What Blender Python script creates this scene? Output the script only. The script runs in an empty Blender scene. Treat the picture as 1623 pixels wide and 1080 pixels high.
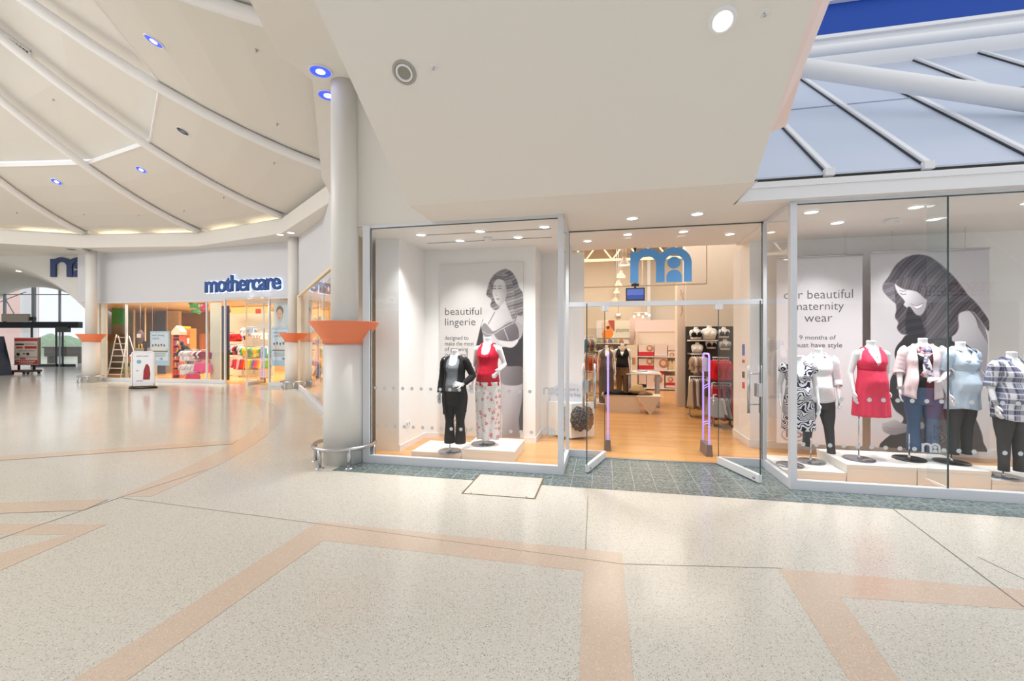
import bpy, bmesh, math, random
from math import sin, cos, pi, radians, sqrt, atan2, floor as ffloor
from mathutils import Vector, Matrix
import numpy as np

# ---------------------------------------------------------------- camera, world, lights, exposure
# World axes follow the shop front: x runs along the glass, y runs into the shop, z is up.
EYE = 1.65          # eye height of the photographer
FOC = 695.0         # focal length in photo pixels (1623 wide)
YAW = radians(11.85)
SC = bpy.context.scene
SC.view_settings.view_transform = 'Standard'
SC.view_settings.look = 'None'
SC.view_settings.gamma = 1.0
SC.view_settings.exposure = 0.0
SC.view_settings.use_curve_mapping = False
cam_d = bpy.data.cameras.new('camera'); cam_d.sensor_width = 36.0; cam_d.lens = FOC / 1623 * 36.0
cam_d.clip_start = 0.05; cam_d.clip_end = 300
cam = bpy.data.objects.new('camera', cam_d); SC.collection.objects.link(cam)
cam.location = (0, 0, EYE); cam.rotation_euler = (pi / 2, 0, YAW)
SC.camera = cam
SC.cycles.max_bounces = 7; SC.cycles.diffuse_bounces = 4; SC.cycles.glossy_bounces = 3
SC.cycles.transparent_max_bounces = 16; SC.cycles.transmission_bounces = 4
SC.cycles.caustics_reflective = False; SC.cycles.caustics_refractive = False
SC.cycles.use_denoising = True
SC.cycles.sample_clamp_indirect = 4.0

W = bpy.data.worlds.new('daylight'); SC.world = W; W.use_nodes = True
wn = W.node_tree.nodes; wl = W.node_tree.links
bg = wn['Background']; bg.inputs['Color'].default_value = (0.93, 0.96, 1.0, 1); bg.inputs['Strength'].default_value = 1.1

def area(name, loc, size, power, color=(1, 1, 1), rot=(0, 0, 0), size_y=None, spread=pi):
    d = bpy.data.lights.new(name, 'AREA'); d.energy = power; d.color = color; d.size = size
    if size_y: d.shape = 'RECTANGLE'; d.size_y = size_y
    d.spread = spread
    o = bpy.data.objects.new(name, d); SC.collection.objects.link(o); o.location = loc; o.rotation_euler = rot
    return o
def point(name, loc, power, color=(1, 1, 1), r=0.05):
    d = bpy.data.lights.new(name, 'POINT'); d.energy = power; d.color = color; d.shadow_soft_size = r
    o = bpy.data.objects.new(name, d); SC.collection.objects.link(o); o.location = loc
    return o
def spot(name, loc, power, color=(1, 1, 1), ang=100, target=None, blend=0.7, r=0.05):
    d = bpy.data.lights.new(name, 'SPOT'); d.energy = power; d.color = color; d.spot_size = radians(ang); d.spot_blend = blend
    d.shadow_soft_size = r
    o = bpy.data.objects.new(name, d); SC.collection.objects.link(o); o.location = loc
    if target: o.rotation_euler = (Vector(target) - Vector(loc)).to_track_quat('-Z', 'Y').to_euler()
    return o

WARM = (1.0, 0.86, 0.68)
area('rotunda_fill_light', (-15.5, 1.3, 8.6), 7, 1300, (1.0, 0.97, 0.93))  # fill light added below the rotunda ceiling to brighten it
area('shop_light', (0.3, 12.5, 4.9), 6, 420, (1, 0.92, 0.80), (0, 0, 0), 7)

# ---------------------------------------------------------------- points: photo pixel -> place in the world
CY, SY = cos(YAW), sin(YAW)
def cw(X, Z, h=0.0):                 # camera-aligned plan (right, ahead) -> world
    return Vector((X * CY - Z * SY, X * SY + Z * CY, h))
def fl(px, py, h=0.0):               # point at height h
    z = (EYE - h) * FOC / (py - 539.0)
    return cw((px - 811.5) / FOC * z, z, h)
def tp(px, py, t):                   # point on the plane y = t
    r = cw((px - 811.5) / FOC, 1.0); z = t / r.y
    v = r * z; v.z = EYE - (py - 539.0) / FOC * z; return v
def dp(px, py, z):                   # point at distance z ahead
    return cw((px - 811.5) / FOC * z, z, EYE - (py - 539.0) / FOC * z)

# ---------------------------------------------------------------- materials
MATS = {}
def mat(name, color=(0.8, 0.8, 0.8), rough=0.5, metal=0.0, emit=None, es=0.0, spec=0.5, **kw):
    if name in MATS: return MATS[name]
    m = bpy.data.materials.new(name); m.use_nodes = True
    b = m.node_tree.nodes['Principled BSDF']
    b.inputs['Base Color'].default_value = (*color, 1); b.inputs['Roughness'].default_value = rough
    b.inputs['Metallic'].default_value = metal; b.inputs['Specular IOR Level'].default_value = spec
    if emit: b.inputs['Emission Color'].default_value = (*emit, 1); b.inputs['Emission Strength'].default_value = es
    for k, v in kw.items(): b.inputs[k.replace('_', ' ')].default_value = v
    MATS[name] = m
    return m
def srgb(r, g, b):
    f = lambda c: (c / 255 / 12.92) if c / 255 <= 0.04045 else ((c / 255 + 0.055) / 1.055) ** 2.4
    return (f(r), f(g), f(b))
def nt(m): return m.node_tree.nodes, m.node_tree.links, m.node_tree.nodes['Principled BSDF']
def bumpy(m, scale=200, strength=0.2, dist=0.002, coord='Object'):
    n, l, b = nt(m)
    tc = n.new('ShaderNodeTexCoord'); tx = n.new('ShaderNodeTexNoise'); tx.inputs['Scale'].default_value = scale
    bp = n.new('ShaderNodeBump'); bp.inputs['Strength'].default_value = strength; bp.inputs['Distance'].default_value = dist
    l.new(tc.outputs[coord], tx.inputs['Vector']); l.new(tx.outputs['Fac'], bp.inputs['Height']); l.new(bp.outputs['Normal'], b.inputs['Normal'])
    return m
def glass_mat(name, tint=(0.97, 0.98, 0.98), refl=1.0):
    m = bpy.data.materials.new(name); m.use_nodes = True
    n = m.node_tree.nodes; l = m.node_tree.links; n.clear()
    o = n.new('ShaderNodeOutputMaterial'); mx = n.new('ShaderNodeMixShader'); tr = n.new('ShaderNodeBsdfTransparent')
    gl = n.new('ShaderNodeBsdfGlossy'); gl.inputs['Roughness'].default_value = 0.0; gl.inputs['Color'].default_value = (refl, refl, refl, 1)
    fr = n.new('ShaderNodeFresnel'); ge = n.new('ShaderNodeNewGeometry'); ma = n.new('ShaderNodeMath'); ma.operation = 'MULTIPLY_ADD'; ma.inputs[1].default_value = 1 / 1.5 - 1.5; ma.inputs[2].default_value = 1.5
    l.new(ge.outputs['Backfacing'], ma.inputs[0]); l.new(ma.outputs[0], fr.inputs['IOR'])
    tr.inputs['Color'].default_value = (*tint, 1)
    l.new(fr.outputs[0], mx.inputs[0]); l.new(tr.outputs[0], mx.inputs[1]); l.new(gl.outputs[0], mx.inputs[2]); l.new(mx.outputs[0], o.inputs[0])
    MATS[name] = m
    return m

M_wall = mat('white_paint', srgb(226, 222, 216), 0.6)
M_ceil = mat('ceiling_paint', srgb(234, 231, 226), 0.75)
M_white = mat('white_powder_coat', srgb(236, 236, 238), 0.35)
M_frame = mat('aluminium_frame', srgb(220, 222, 228), 0.4, 0.0)
M_dark = mat('dark_gap', (0.02, 0.02, 0.022), 0.5)
M_black = mat('black_plastic', (0.012, 0.012, 0.014), 0.35)
M_steel = mat('brushed_steel', (0.55, 0.55, 0.56), 0.28, 1.0)
M_chrome = mat('chrome', (0.75, 0.75, 0.77), 0.08, 1.0)
M_orange = bumpy(mat('orange_paint', srgb(243, 138, 98), 0.55), 40, 0.1)
M_glass = glass_mat('clear_glass')
M_glass2 = glass_mat('shop_front_glass', (0.97, 0.985, 0.98))
M_edge = mat('green_glass_edge', srgb(60, 84, 86), 0.2)
M_lamp = mat('downlight_glow', (1, 1, 1), 0.5, emit=(1, 0.96, 0.88), es=6.0)
M_lampw = mat('warm_lamp_glow', (1, 1, 1), 0.5, emit=(1, 0.85, 0.62), es=5.0)
M_blueglow = mat('blue_glow', (0.05, 0.1, 0.8), 0.4, emit=srgb(30, 70, 235), es=1.2)
M_plinth = mat('plinth_white', srgb(242, 241, 236), 0.4)
M_mann = mat('mannequin_white', srgb(238, 240, 243), 0.32)
M_logo = mat('logo_navy', srgb(48, 66, 112), 0.5)

# ---------------------------------------------------------------- mesh builder
class B:
    def __init__(s): s.bm = bmesh.new(); s.mats = []; s.cur = 0
    def m(s, material):
        if material not in s.mats: s.mats.append(material)
        s.cur = s.mats.index(material); return s
    def face(s, vs, smooth=False):
        try: f = s.bm.faces.new(vs)
        except ValueError: return None
        f.material_index = s.cur; f.smooth = smooth; return f
    def poly(s, pts, smooth=False): return s.face([s.bm.verts.new(p) for p in pts], smooth)
    def box(s, x0, x1, y0, y1, z0, z1, M=None, bev=0.0):
        pts = [Vector((x, y, z)) for z in (z0, z1) for y in (y0, y1) for x in (x0, x1)]
        if M is not None: pts = [M @ p for p in pts]
        v = [s.bm.verts.new(p) for p in pts]
        fs = [s.face([v[i] for i in q]) for q in ((0, 2, 3, 1), (4, 5, 7, 6), (0, 1, 5, 4), (2, 6, 7, 3), (0, 4, 6, 2), (1, 3, 7, 5))]
        if bev > 0:
            es = list({e for f in fs for e in f.edges})
            r = bmesh.ops.bevel(s.bm, geom=es, offset=bev, segments=2, profile=0.5, affect='EDGES')
            for f in r['faces']: f.material_index = s.cur
        return s
    def beam(s, a, b, w, hh, up=(0, 0, 1)):      # square bar from a to b
        a = Vector(a); b = Vector(b); d = (b - a); L = d.length; d.normalize()
        u = d.cross(Vector(up)); u.normalize(); v = u.cross(d)
        M = Matrix(((u.x, d.x, v.x, a.x), (u.y, d.y, v.y, a.y), (u.z, d.z, v.z, a.z), (0, 0, 0, 1)))
        return s.box(-w / 2, w / 2, 0, L, -hh / 2, hh / 2, M)
    def rings(s, rings, cap0=True, cap1=True, closed=True, smooth=True):
        vs = [[s.bm.verts.new(p) for p in r] for r in rings]; n = len(vs[0])
        for a, b in zip(vs, vs[1:]):
            for i in range(n if closed else n - 1):
                j = (i + 1) % n; s.face([a[i], a[j], b[j], b[i]], smooth)
        if cap0: s.face(list(reversed(vs[0])))
        if cap1: s.face(vs[-1])
        return s
    def tube(s, path, r, seg=10, cap=True, flat=1.0):
        path = [Vector(p) for p in path]; n = len(path); rr = r if isinstance(r, (list, tuple)) else [r] * n
        out = []; up = None
        for i, p in enumerate(path):
            d = (path[min(i + 1, n - 1)] - path[max(i - 1, 0)]); d.normalize()
            if up is None:
                up = Vector((0, 0, 1)) if abs(d.z) < 0.9 else Vector((0, 1, 0))
            u = d.cross(up)
            if u.length < 1e-4: u = d.orthogonal()
            u.normalize(); v = d.cross(u); up = -v if False else u.cross(d)
            out.append([p + rr[i] * (cos(2 * pi * k / seg) * u + flat * sin(2 * pi * k / seg) * v) for k in range(seg)])
        return s.rings(out, cap, cap)
    def lathe(s, prof, c=(0, 0, 0), seg=32, a0=0.0, a1=2 * pi, cap0=False, cap1=False):   # prof [(r,z)]
        full = abs(a1 - a0 - 2 * pi) < 1e-6; n = seg if full else seg + 1
        rings = [[Vector((c[0] + r * cos(a0 + (a1 - a0) * k / seg), c[1] + r * sin(a0 + (a1 - a0) * k / seg), c[2] + z)) for k in range(n)] for r, z in prof]
        return s.rings(rings, cap0, cap1, closed=full)
    def prism(s, poly, d, smooth=False):          # 3D planar polygon swept by vector d
        d = Vector(d); a = [s.bm.verts.new(Vector(p)) for p in poly]; b = [s.bm.verts.new(Vector(p) + d) for p in poly]
        n = len(a); s.face(a); s.face(list(reversed(b)))
        for i in range(n): s.face([a[i], b[i], b[(i + 1) % n], a[(i + 1) % n]], smooth)
        return s
    def build(s, name, material=None, parent=None, kind=None, world=False, smooth=None, recalc=True, noshare=False):
        if recalc: bmesh.ops.recalc_face_normals(s.bm, faces=s.bm.faces)
        if world and parent is not None: s.bm.transform(parent.matrix_basis.inverted())
        if smooth is not None:
            for f in s.bm.faces: f.smooth = smooth
        me = bpy.data.meshes.new(name); s.bm.to_mesh(me); s.bm.free()
        for mm in (s.mats or [material]): me.materials.append(mm)
        o = bpy.data.objects.new(name, me); SC.collection.objects.link(o)
        if parent is not None: o.parent = parent
        if kind: o['kind'] = kind
        return o
def thing(name, label, cat, loc=(0, 0, 0), rz=0.0, group=None, kind=None, rot=None):
    o = bpy.data.objects.new(name, None); SC.collection.objects.link(o); o.empty_display_size = 0.1
    o.location = loc; o.rotation_euler = rot or (0, 0, rz)
    o.matrix_basis = Matrix.Translation(Vector(loc)) @ (Matrix.Rotation(rz, 4, 'Z') if not rot else __import__('mathutils').Euler(rot).to_matrix().to_4x4())
    tag(o, label, cat, group, kind); return o
def tag(o, label=None, cat=None, group=None, kind=None):
    if label: o['label'] = label
    if cat: o['category'] = cat
    if group: o['group'] = group
    if kind: o['kind'] = kind
    return o
KIDS = {}
def copy_tree(o, parent=None, loc=None, rz=None, label=None, group=None):
    c = o.copy(); SC.collection.objects.link(c)
    if parent is not None: c.parent = parent
    if loc is not None: c.location = loc
    if rz is not None: c.rotation_euler = (0, 0, rz)
    if label: c['label'] = label
    if group: c['group'] = group
    for ch in [x for x in bpy.data.objects if x.parent == o]: copy_tree(ch, c)
    return c
def struct(b, name, material=None, parent=None, world=False, **k):
    return b.build(name, material, parent, 'structure' if parent is None else None, world, **k)
def text(name, body, size, material, loc, rot, parent=None, extrude=0.002, align='LEFT', offset=0.0, sx=1.0, shear=0.0, spacing=1.0):
    c = bpy.data.curves.new(name, 'FONT'); c.body = body; c.size = size; c.extrude = extrude; c.align_x = align; c.offset = offset
    c.space_character = spacing; c.shear = shear; c.resolution_u = 3
    c.materials.append(material)
    tmp = bpy.data.objects.new(name, c); SC.collection.objects.link(tmp)
    dg = bpy.context.evaluated_depsgraph_get(); me = bpy.data.meshes.new_from_object(tmp.evaluated_get(dg))
    bpy.data.objects.remove(tmp)
    if not me.materials: me.materials.append(material)
    o = bpy.data.objects.new(name, me); SC.collection.objects.link(o)
    Mx = Matrix.Translation(Vector(loc)) @ __import__('mathutils').Euler(rot).to_matrix().to_4x4() @ Matrix.Diagonal((sx, 1, 1, 1))
    if parent is not None: o.parent = parent; Mx = parent.matrix_basis.inverted() @ Mx
    me.transform(Mx)
    return o
FRONT = (pi / 2, 0, 0)       # text facing the mall (towards -y)
def catmull(pts, n=6, closed=True):
    pts = [Vector(p) for p in pts]; N = len(pts); out = []
    rng = range(N) if closed else range(N - 1)
    for i in rng:
        g = (lambda k: pts[k % N]) if closed else (lambda k: pts[max(0, min(N - 1, k))])
        p0, p1, p2, p3 = g(i - 1), g(i), g(i + 1), g(i + 2)
        for k in range(n):
            t = k / n
            out.append(0.5 * ((2 * p1) + (p2 - p0) * t + (2 * p0 - 5 * p1 + 4 * p2 - p3) * t * t + (3 * p1 - p0 - 3 * p2 + p3) * t ** 3))
    if not closed: out.append(pts[-1])
    return out

# ---------------------------------------------------------------- floor materials
def terrazzo(name, base, chip1, chip2):
    m = mat(name, base, 0.16); n, l, b = nt(m)
    tc = n.new('ShaderNodeTexCoord')
    def chips(scale, thr, seed):
        mp = n.new('ShaderNodeMapping'); mp.inputs['Location'].default_value = (seed, seed * 2, 0); mp.inputs['Scale'].default_value = (1, 1, 0.001)
        v = n.new('ShaderNodeTexVoronoi'); v.inputs['Scale'].default_value = scale; v.inputs['Randomness'].default_value = 1
        ns = n.new('ShaderNodeTexNoise'); ns.inputs['Scale'].default_value = scale * 1.6
        ad = n.new('ShaderNodeVectorMath'); ad.operation = 'MULTIPLY_ADD'; ad.inputs[1].default_value = (0.016, 0.016, 0.0)
        lt = n.new('ShaderNodeMath'); lt.operation = 'LESS_THAN'; lt.inputs[1].default_value = thr
        sep = n.new('ShaderNodeSeparateColor'); sel = n.new('ShaderNodeMath'); sel.operation = 'LESS_THAN'; sel.inputs[1].default_value = 0.45
        mu = n.new('ShaderNodeMath'); mu.operation = 'MULTIPLY'
        l.new(tc.outputs['Object'], mp.inputs[0]); l.new(mp.outputs[0], ns.inputs['Vector']); l.new(ns.outputs['Color'], ad.inputs[0]); l.new(mp.outputs[0], ad.inputs[2])
        l.new(ad.outputs[0], v.inputs['Vector']); l.new(v.outputs['Distance'], lt.inputs[0]); l.new(v.outputs['Color'], sep.inputs[0])
        l.new(sep.outputs[0], sel.inputs[0]); l.new(lt.outputs[0], mu.inputs[0]); l.new(sel.outputs[0], mu.inputs[1])
        return mu.outputs[0]
    cur = None
    big = n.new('ShaderNodeTexNoise'); big.inputs['Scale'].default_value = 0.7; big.inputs['Detail'].default_value = 3
    l.new(tc.outputs['Object'], big.inputs['Vector'])
    mixb = n.new('ShaderNodeMix'); mixb.data_type = 'RGBA'; l.new(big.outputs['Fac'], mixb.inputs[0])
    mixb.inputs[6].default_value = (*[c * 0.93 for c in base], 1); mixb.inputs[7].default_value = (*[min(1, c * 1.07) for c in base], 1)
    cur = mixb.outputs[2]
    for col, sc, th, sd in ((chip1, 115, 0.27, 0.0), (chip2, 75, 0.27, 3.3), (tuple(min(1, c * 1.25) for c in base), 90, 0.28, 7.7)):
        mx = n.new('ShaderNodeMix'); mx.data_type = 'RGBA'; l.new(chips(sc, th, sd), mx.inputs[0]); l.new(cur, mx.inputs[6]); mx.inputs[7].default_value = (*col, 1)
        cur = mx.outputs[2]
    l.new(cur, b.inputs['Base Color'])
    return m
M_terr = terrazzo('beige_terrazzo', srgb(219, 214, 203), srgb(136, 134, 122), srgb(170, 163, 146))
M_terrp = terrazzo('pink_terrazzo', srgb(219, 198, 178), srgb(200, 168, 148), srgb(232, 216, 202))

def tile_mat():
    m = mat('green_granite_tiles', (0.1, 0.14, 0.14), 0.22); n, l, b = nt(m)
    tc = n.new('ShaderNodeTexCoord'); br = n.new('ShaderNodeTexBrick')
    mp = n.new('ShaderNodeMapping'); mp.inputs['Location'].default_value = (0.135, 0.0, 0)
    br.offset = 0.0; br.inputs['Scale'].default_value = 1.0; br.inputs['Brick Width'].default_value = 0.235; br.inputs['Row Height'].default_value = 0.235
    br.inputs['Mortar Size'].default_value = 0.0035; br.inputs['Mortar'].default_value = (*srgb(165, 172, 168), 1)
    ns = n.new('ShaderNodeTexNoise'); ns.inputs['Scale'].default_value = 26; ns.inputs['Detail'].default_value = 6; ns.inputs['Roughness'].default_value = 0.75
    rp = n.new('ShaderNodeValToRGB'); e = rp.color_ramp.elements; e[0].position = 0.36; e[0].color = (*srgb(64, 78, 78), 1); e[1].position = 0.66; e[1].color = (*srgb(146, 160, 158), 1)
    l.new(tc.outputs['Object'], mp.inputs[0]); l.new(mp.outputs[0], br.inputs['Vector']); l.new(tc.outputs['Object'], ns.inputs['Vector'])
    l.new(ns.outputs['Fac'], rp.inputs[0]); l.new(rp.outputs[0], br.inputs['Color1']); l.new(rp.outputs[0], br.inputs['Color2']); l.new(br.outputs['Color'], b.inputs['Base Color'])
    return m
def wood_mat():
    m = mat('beech_floor_boards', (0.6, 0.38, 0.2), 0.22); n, l, b = nt(m)
    tc = n.new('ShaderNodeTexCoord'); br = n.new('ShaderNodeTexBrick')
    br.offset = 0.37; br.inputs['Scale'].default_value = 1.0; br.inputs['Brick Width'].default_value = 1.1; br.inputs['Row Height'].default_value = 0.075
    br.inputs['Mortar Size'].default_value = 0.0012; br.inputs['Mortar'].default_value = (*srgb(150, 105, 62), 1)
    br.inputs['Color1'].default_value = (*srgb(222, 172, 112), 1); br.inputs['Color2'].default_value = (*srgb(206, 152, 92), 1)
    mp = n.new('ShaderNodeMapping'); mp.inputs['Scale'].default_value = (2.5, 40, 1)
    ns = n.new('ShaderNodeTexNoise'); ns.inputs['Scale'].default_value = 1.0; ns.inputs['Detail'].default_value = 4
    mx = n.new('ShaderNodeMix'); mx.data_type = 'RGBA'; mx.blend_type = 'MULTIPLY'
    rp = n.new('ShaderNodeValToRGB'); e = rp.color_ramp.elements; e[0].color = (0.8, 0.74, 0.66, 1); e[1].color = (1, 1, 1, 1)
    l.new(tc.outputs['Object'], br.inputs['Vector']); l.new(tc.outputs['Object'], mp.inputs[0]); l.new(mp.outputs[0], ns.inputs['Vector'])
    l.new(ns.outputs['Fac'], rp.inputs[0]); mx.inputs[0].default_value = 0.8; l.new(br.outputs['Color'], mx.inputs[6]); l.new(rp.outputs[0], mx.inputs[7]); l.new(mx.outputs[2], b.inputs['Base Color'])
    return m
M_tile = tile_mat(); M_wood = wood_mat()

b = B(); b.box(-60, 14, -14, 60, -0.2, 0.0); struct(b, 'floor', M_terr)

# key places (metres, along the front / into the shop)
G = 5.42            # plane of the shop glass
DR = 6.28           # plane of the doors
SL, SJ0, SJ1, SR = -3.12, -0.485, 2.02, 7.2
FT = 4.97           # front edge of the granite strip
b = B(); b.box(-3.38, SR + 1.5, FT, G, 0.0, 0.003); b.box(SJ0, SJ1, G, DR, 0.0, 0.003); struct(b, 'floor_granite', M_tile)
b = B(); b.box(-3.7, SJ0 - 0.03, G + 0.02, 17.5, 0.0, 0.004); b.box(SJ0 - 0.03, SJ1 + 0.03, DR, 17.5, 0.0, 0.004)
b.box(SJ1 + 0.03, 8.8, G + 0.02, 17.5, 0.0, 0.004); struct(b, 'floor_beech_boards', M_wood)
b = B(); b.box(0.0, 1.5, DR - 0.03, DR + 0.03, 0.003, 0.012); struct(b, 'trim_threshold', M_steel)

# pink bands laid in the terrazzo
C0 = Vector((-15.5, 1.35, 0)); 
def band(px, h=0.0005):
    b = B(); b.prism([fl(x, y, h) for x, y in px], (0, 0, 0.001)); return struct(b, 'floor_inlay', M_terrp)
band([(505, 826), (985, 876), (990, 912), (925, 905), (512, 856)])
band([(505, 826), (512, 856), (170, 1100), (20, 1140)], 0.0009)
band([(925, 905), (988, 911), (1010, 1140), (915, 1140)], 0.0009)
band([(1235, 901), (1640, 936), (1640, 967), (1332, 946)])
band([(1235, 901), (1332, 946), (1470, 1140), (1385, 1140)], 0.0009)
band([(-60, 829), (168, 831), (122, 846), (-60, 849)])
band([(168, 831.5), (128, 848), (-60, 930), (-60, 892)], 0.0009)
b = B(); N = 90; a0, a1 = radians(12.5), radians(100)
ring = lambda r: [C0 + Vector((r * cos(a0 + (a1 - a0) * k / N), r * sin(a0 + (a1 - a0) * k / N), 0.0005)) for k in range(N + 1)]
ri, ro = ring(10.72), ring(11.08)
for k in range(N): b.prism([ri[k], ro[k], ro[k + 1], ri[k + 1]], (0, 0, 0.001))
struct(b, 'floor_inlay', M_terrp)
b = B()
for i, ad in enumerate((-3.5, 11.3, 26, 41, 56, 71, 86)):
    a = radians(ad)
    for da in (-1, 1):
        p0 = C0 + Vector((10.72 * cos(a), 10.72 * sin(a), 0.0006)); e = C0 + Vector((5.0 * cos(a + da * 0.13), 5.0 * sin(a + da * 0.13), 0.0006))
        lift = Vector((0, 0, 0.0015 + 0.0008 * (i * 2 + (da > 0)) / 2)); p0 = p0 + lift; e = e + lift
        d = (e - p0).normalized(); q = Vector((-d.y, d.x, 0)) * 0.15
        if da == -1 and i in (1, 2): b.prism([p0 - q, p0 + q, e + q, e - q], (0, 0, 0.001))
struct(b, 'floor_inlay', M_terrp)
# movement joints and the access hatch
M_joint = mat('joint_grey', srgb(120, 118, 120), 0.5)
b = B()
for p, q, w in (((1385, 783), (1650, 982), 0.008), ((1550, 882), (1650, 930), 0.004), ((0, 853), (190, 788), 0.006), ((190, 788), (330, 743), 0.006), ((190, 788), (985, 893), 0.003), ((932, 785), (928, 870), 0.004), ((985, 893), (1240, 900), 0.003)):
    A, Bq = fl(*p, 0.0022), fl(*q, 0.0022); b.beam(A, Bq, w, 0.001)
struct(b, 'floor_joint', M_joint)
M_brass = mat('hatch_brass_edge', srgb(150, 130, 95), 0.35, 0.6)
h = thing('access_hatch', 'square terrazzo access hatch with thin brass edging set in front of the left shop window', 'floor hatch', (-1.1, 4.86, 0))
b = B(); b.box(-0.385, 0.385, -0.34, 0.34, 0.0032, 0.0045); b.build('lid', M_terr, h)
b = B()
for x in (-0.395, 0.395): b.box(x - 0.007, x + 0.007, -0.35, 0.35, 0.003, 0.006)
for y in (-0.345, 0.345): b.box(-0.4, 0.4, y - 0.004, y + 0.004, 0.003, 0.0055)
b.build('edging', M_brass, h)
for x in (-0.3, 0.3):
    b = B(); b.lathe([(0.012, 0.0045), (0.012, 0.0055), (0.0, 0.0055)], (x, -0.32, 0), 12); b.build('lifting_socket', M_brass, h)

# ---------------------------------------------------------------- ceiling over the shop front
ZS = 3.2           # flat soffit over the front
ZT = 5.15          # high soffit round the rotunda
FOLD = 4.69; SLP = 0.65
XW0, XW1 = -2.2, 1.44
b = B()
b.box(XW0, XW1, FOLD, G, ZS, ZS + 0.12)
b.box(SJ0, SJ1, G, DR, ZS, ZS + 0.12)
struct(b, 'ceiling_entrance', M_ceil)
yt = 1.2; zt = ZS + SLP * (FOLD - yt)
b = B()
b.prism([(XW0, FOLD, ZS), (XW0, yt, zt), (XW0, yt, zt + 0.5), (XW0, G + 0.2, zt + 0.5), (XW0, G + 0.2, ZS + 0.12), (XW0, FOLD, ZS + 0.12)], (XW1 - XW0, 0, 0))
struct(b, 'ceiling_sloping', M_ceil)
# splayed reveal on the daylight side of the sloping ceiling
def on_slope(px, py, x):     # point where the sight line meets the plane x = const
    r = cw((px - 811.5) / FOC, 1.0); k = x / r.x; return Vector((x, r.y * k, EYE - (py - 539) / FOC * k))
e1 = [Vector((XW1, yt, zt)), Vector((XW1, on_slope(1222, 228, XW1).y, 0))]; e1[1].z = ZS + SLP * (FOLD - e1[1].y)
o2 = on_slope(1246, 199, XW1 + 0.12)
pk = on_slope(1274, 107, XW1 + 0.25); pt = on_slope(1312, -10, XW1 + 0.25)
M_pink = mat('blush_plaster', srgb(238, 214, 205), 0.6)
b = B(); b.poly([e1[0] , e1[1], o2, pk, pt, Vector((XW1 + 0.3, yt, zt + 0.3))]); 
struct(b, 'ceiling_reveal', M_pink)
# high soffit: outline traced round the ring of columns
edge = [fl(395, -60, ZT), fl(396, 0, ZT), fl(441, 86, ZT), fl(495, 126, ZT), fl(510, 281, ZT)]
b = B()
out = [Vector((XW0 - 0.0, -3, ZT)), Vector((edge[0].x - 0.2, -3, ZT))] + edge + [Vector((-7.3, 11.2, ZT)), Vector((-3.0, 12.5, ZT)), Vector((XW0, 12.5, ZT))]
b.prism(out, (0, 0, 0.5)); struct(b, 'ceiling_high_soffit', M_ceil)
# wall above the left window and its return
b = B(); b.box(-3.36, XW0, G, G + 0.2, ZS, ZT); b.box(XW0, SJ0, G, G + 0.2, ZS, 3.4); b.box(SJ1, SR+1.5, G, G + 0.2, ZS + 0.0, 3.42); struct(b, 'wall_front', M_wall)
b = B(); b.box(-3.40, -3.36, G - 0.02, G + 0.1, 4.45, ZT); struct(b, 'trim_gap_shade', M_dark)  # black strip stands in for the shade in the gap by the column
b = B(); b.box(-3.40, -3.36, G - 0.01, G + 0.1, ZS, 4.45); struct(b, 'window_slit_glow', mat('painted_daylight', srgb(190, 215, 250), 0.4, emit=srgb(180, 212, 255), es=0.7))  # glow put into a solid strip for daylight through the gap
# ceilings inside the two windows and the lobby
M_ceilw = mat('display_ceiling', srgb(240, 240, 238), 0.6)
b = B(); b.box(-3.5, SJ0 - 0.05, G + 0.03, 7.7, 3.17, 3.25); b.box(SJ1 + 0.05, 8.8, G + 0.03, 7.6, 3.17, 3.25); b.box(SJ0 - 0.05, SJ1 + 0.05, DR + 0.02, 7.6, 3.19, 3.25)
struct(b, 'ceiling_display', M_ceilw)
# partitions of the displays
M_disp = mat('display_white', srgb(242, 242, 241), 0.6)
b = B(); b.box(-3.36, -2.98, 6.03, 7.1, 0.0, 3.17); b.box(-2.98, -1.16, 6.98, 7.1, 0, 3.17); struct(b, 'wall_left_display', M_disp)
b = B(); b.box(-1.16, -1.08, 6.98, 7.62, 0, 3.17); b.box(-1.16, -0.335, 7.62, 7.72, 0, 3.17); struct(b, 'wall_lobby_left', M_disp)
b = B(); b.box(-2.98, -2.965, 6.03, 6.98, 0, 0.09); b.box(-2.965, -1.065, 6.965, 6.98, 0, 0.09); b.box(-1.08, -1.065, 6.98, 7.62, 0, 0.09); b.box(-1.065, -0.335, 7.605, 7.62, 0, 0.09)
struct(b, 'baseboard_left', M_white)
b = B(); b.box(2.2, 2.3, 7.37, 8.25, 0, 3.19); b.box(2.3, 8.8, 7.37, 7.47, 0, 3.19); struct(b, 'wall_right_display', M_disp)
b = B(); b.box(2.185, 2.2, 7.37, 8.25, 0, 0.12); b.box(2.185, 8.8, 7.355, 7.37, 0, 0.12); struct(b, 'baseboard_right', M_white)
b = B(); b.box(-3.6, -0.335, 7.72, 7.8, 3.26, 5.2); b.box(-0.335, 8.8, 7.6, 7.8, 3.26, 5.2)
struct(b, 'wall_over_lobby', mat('warm_wall', srgb(228, 214, 196), 0.7))
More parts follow.
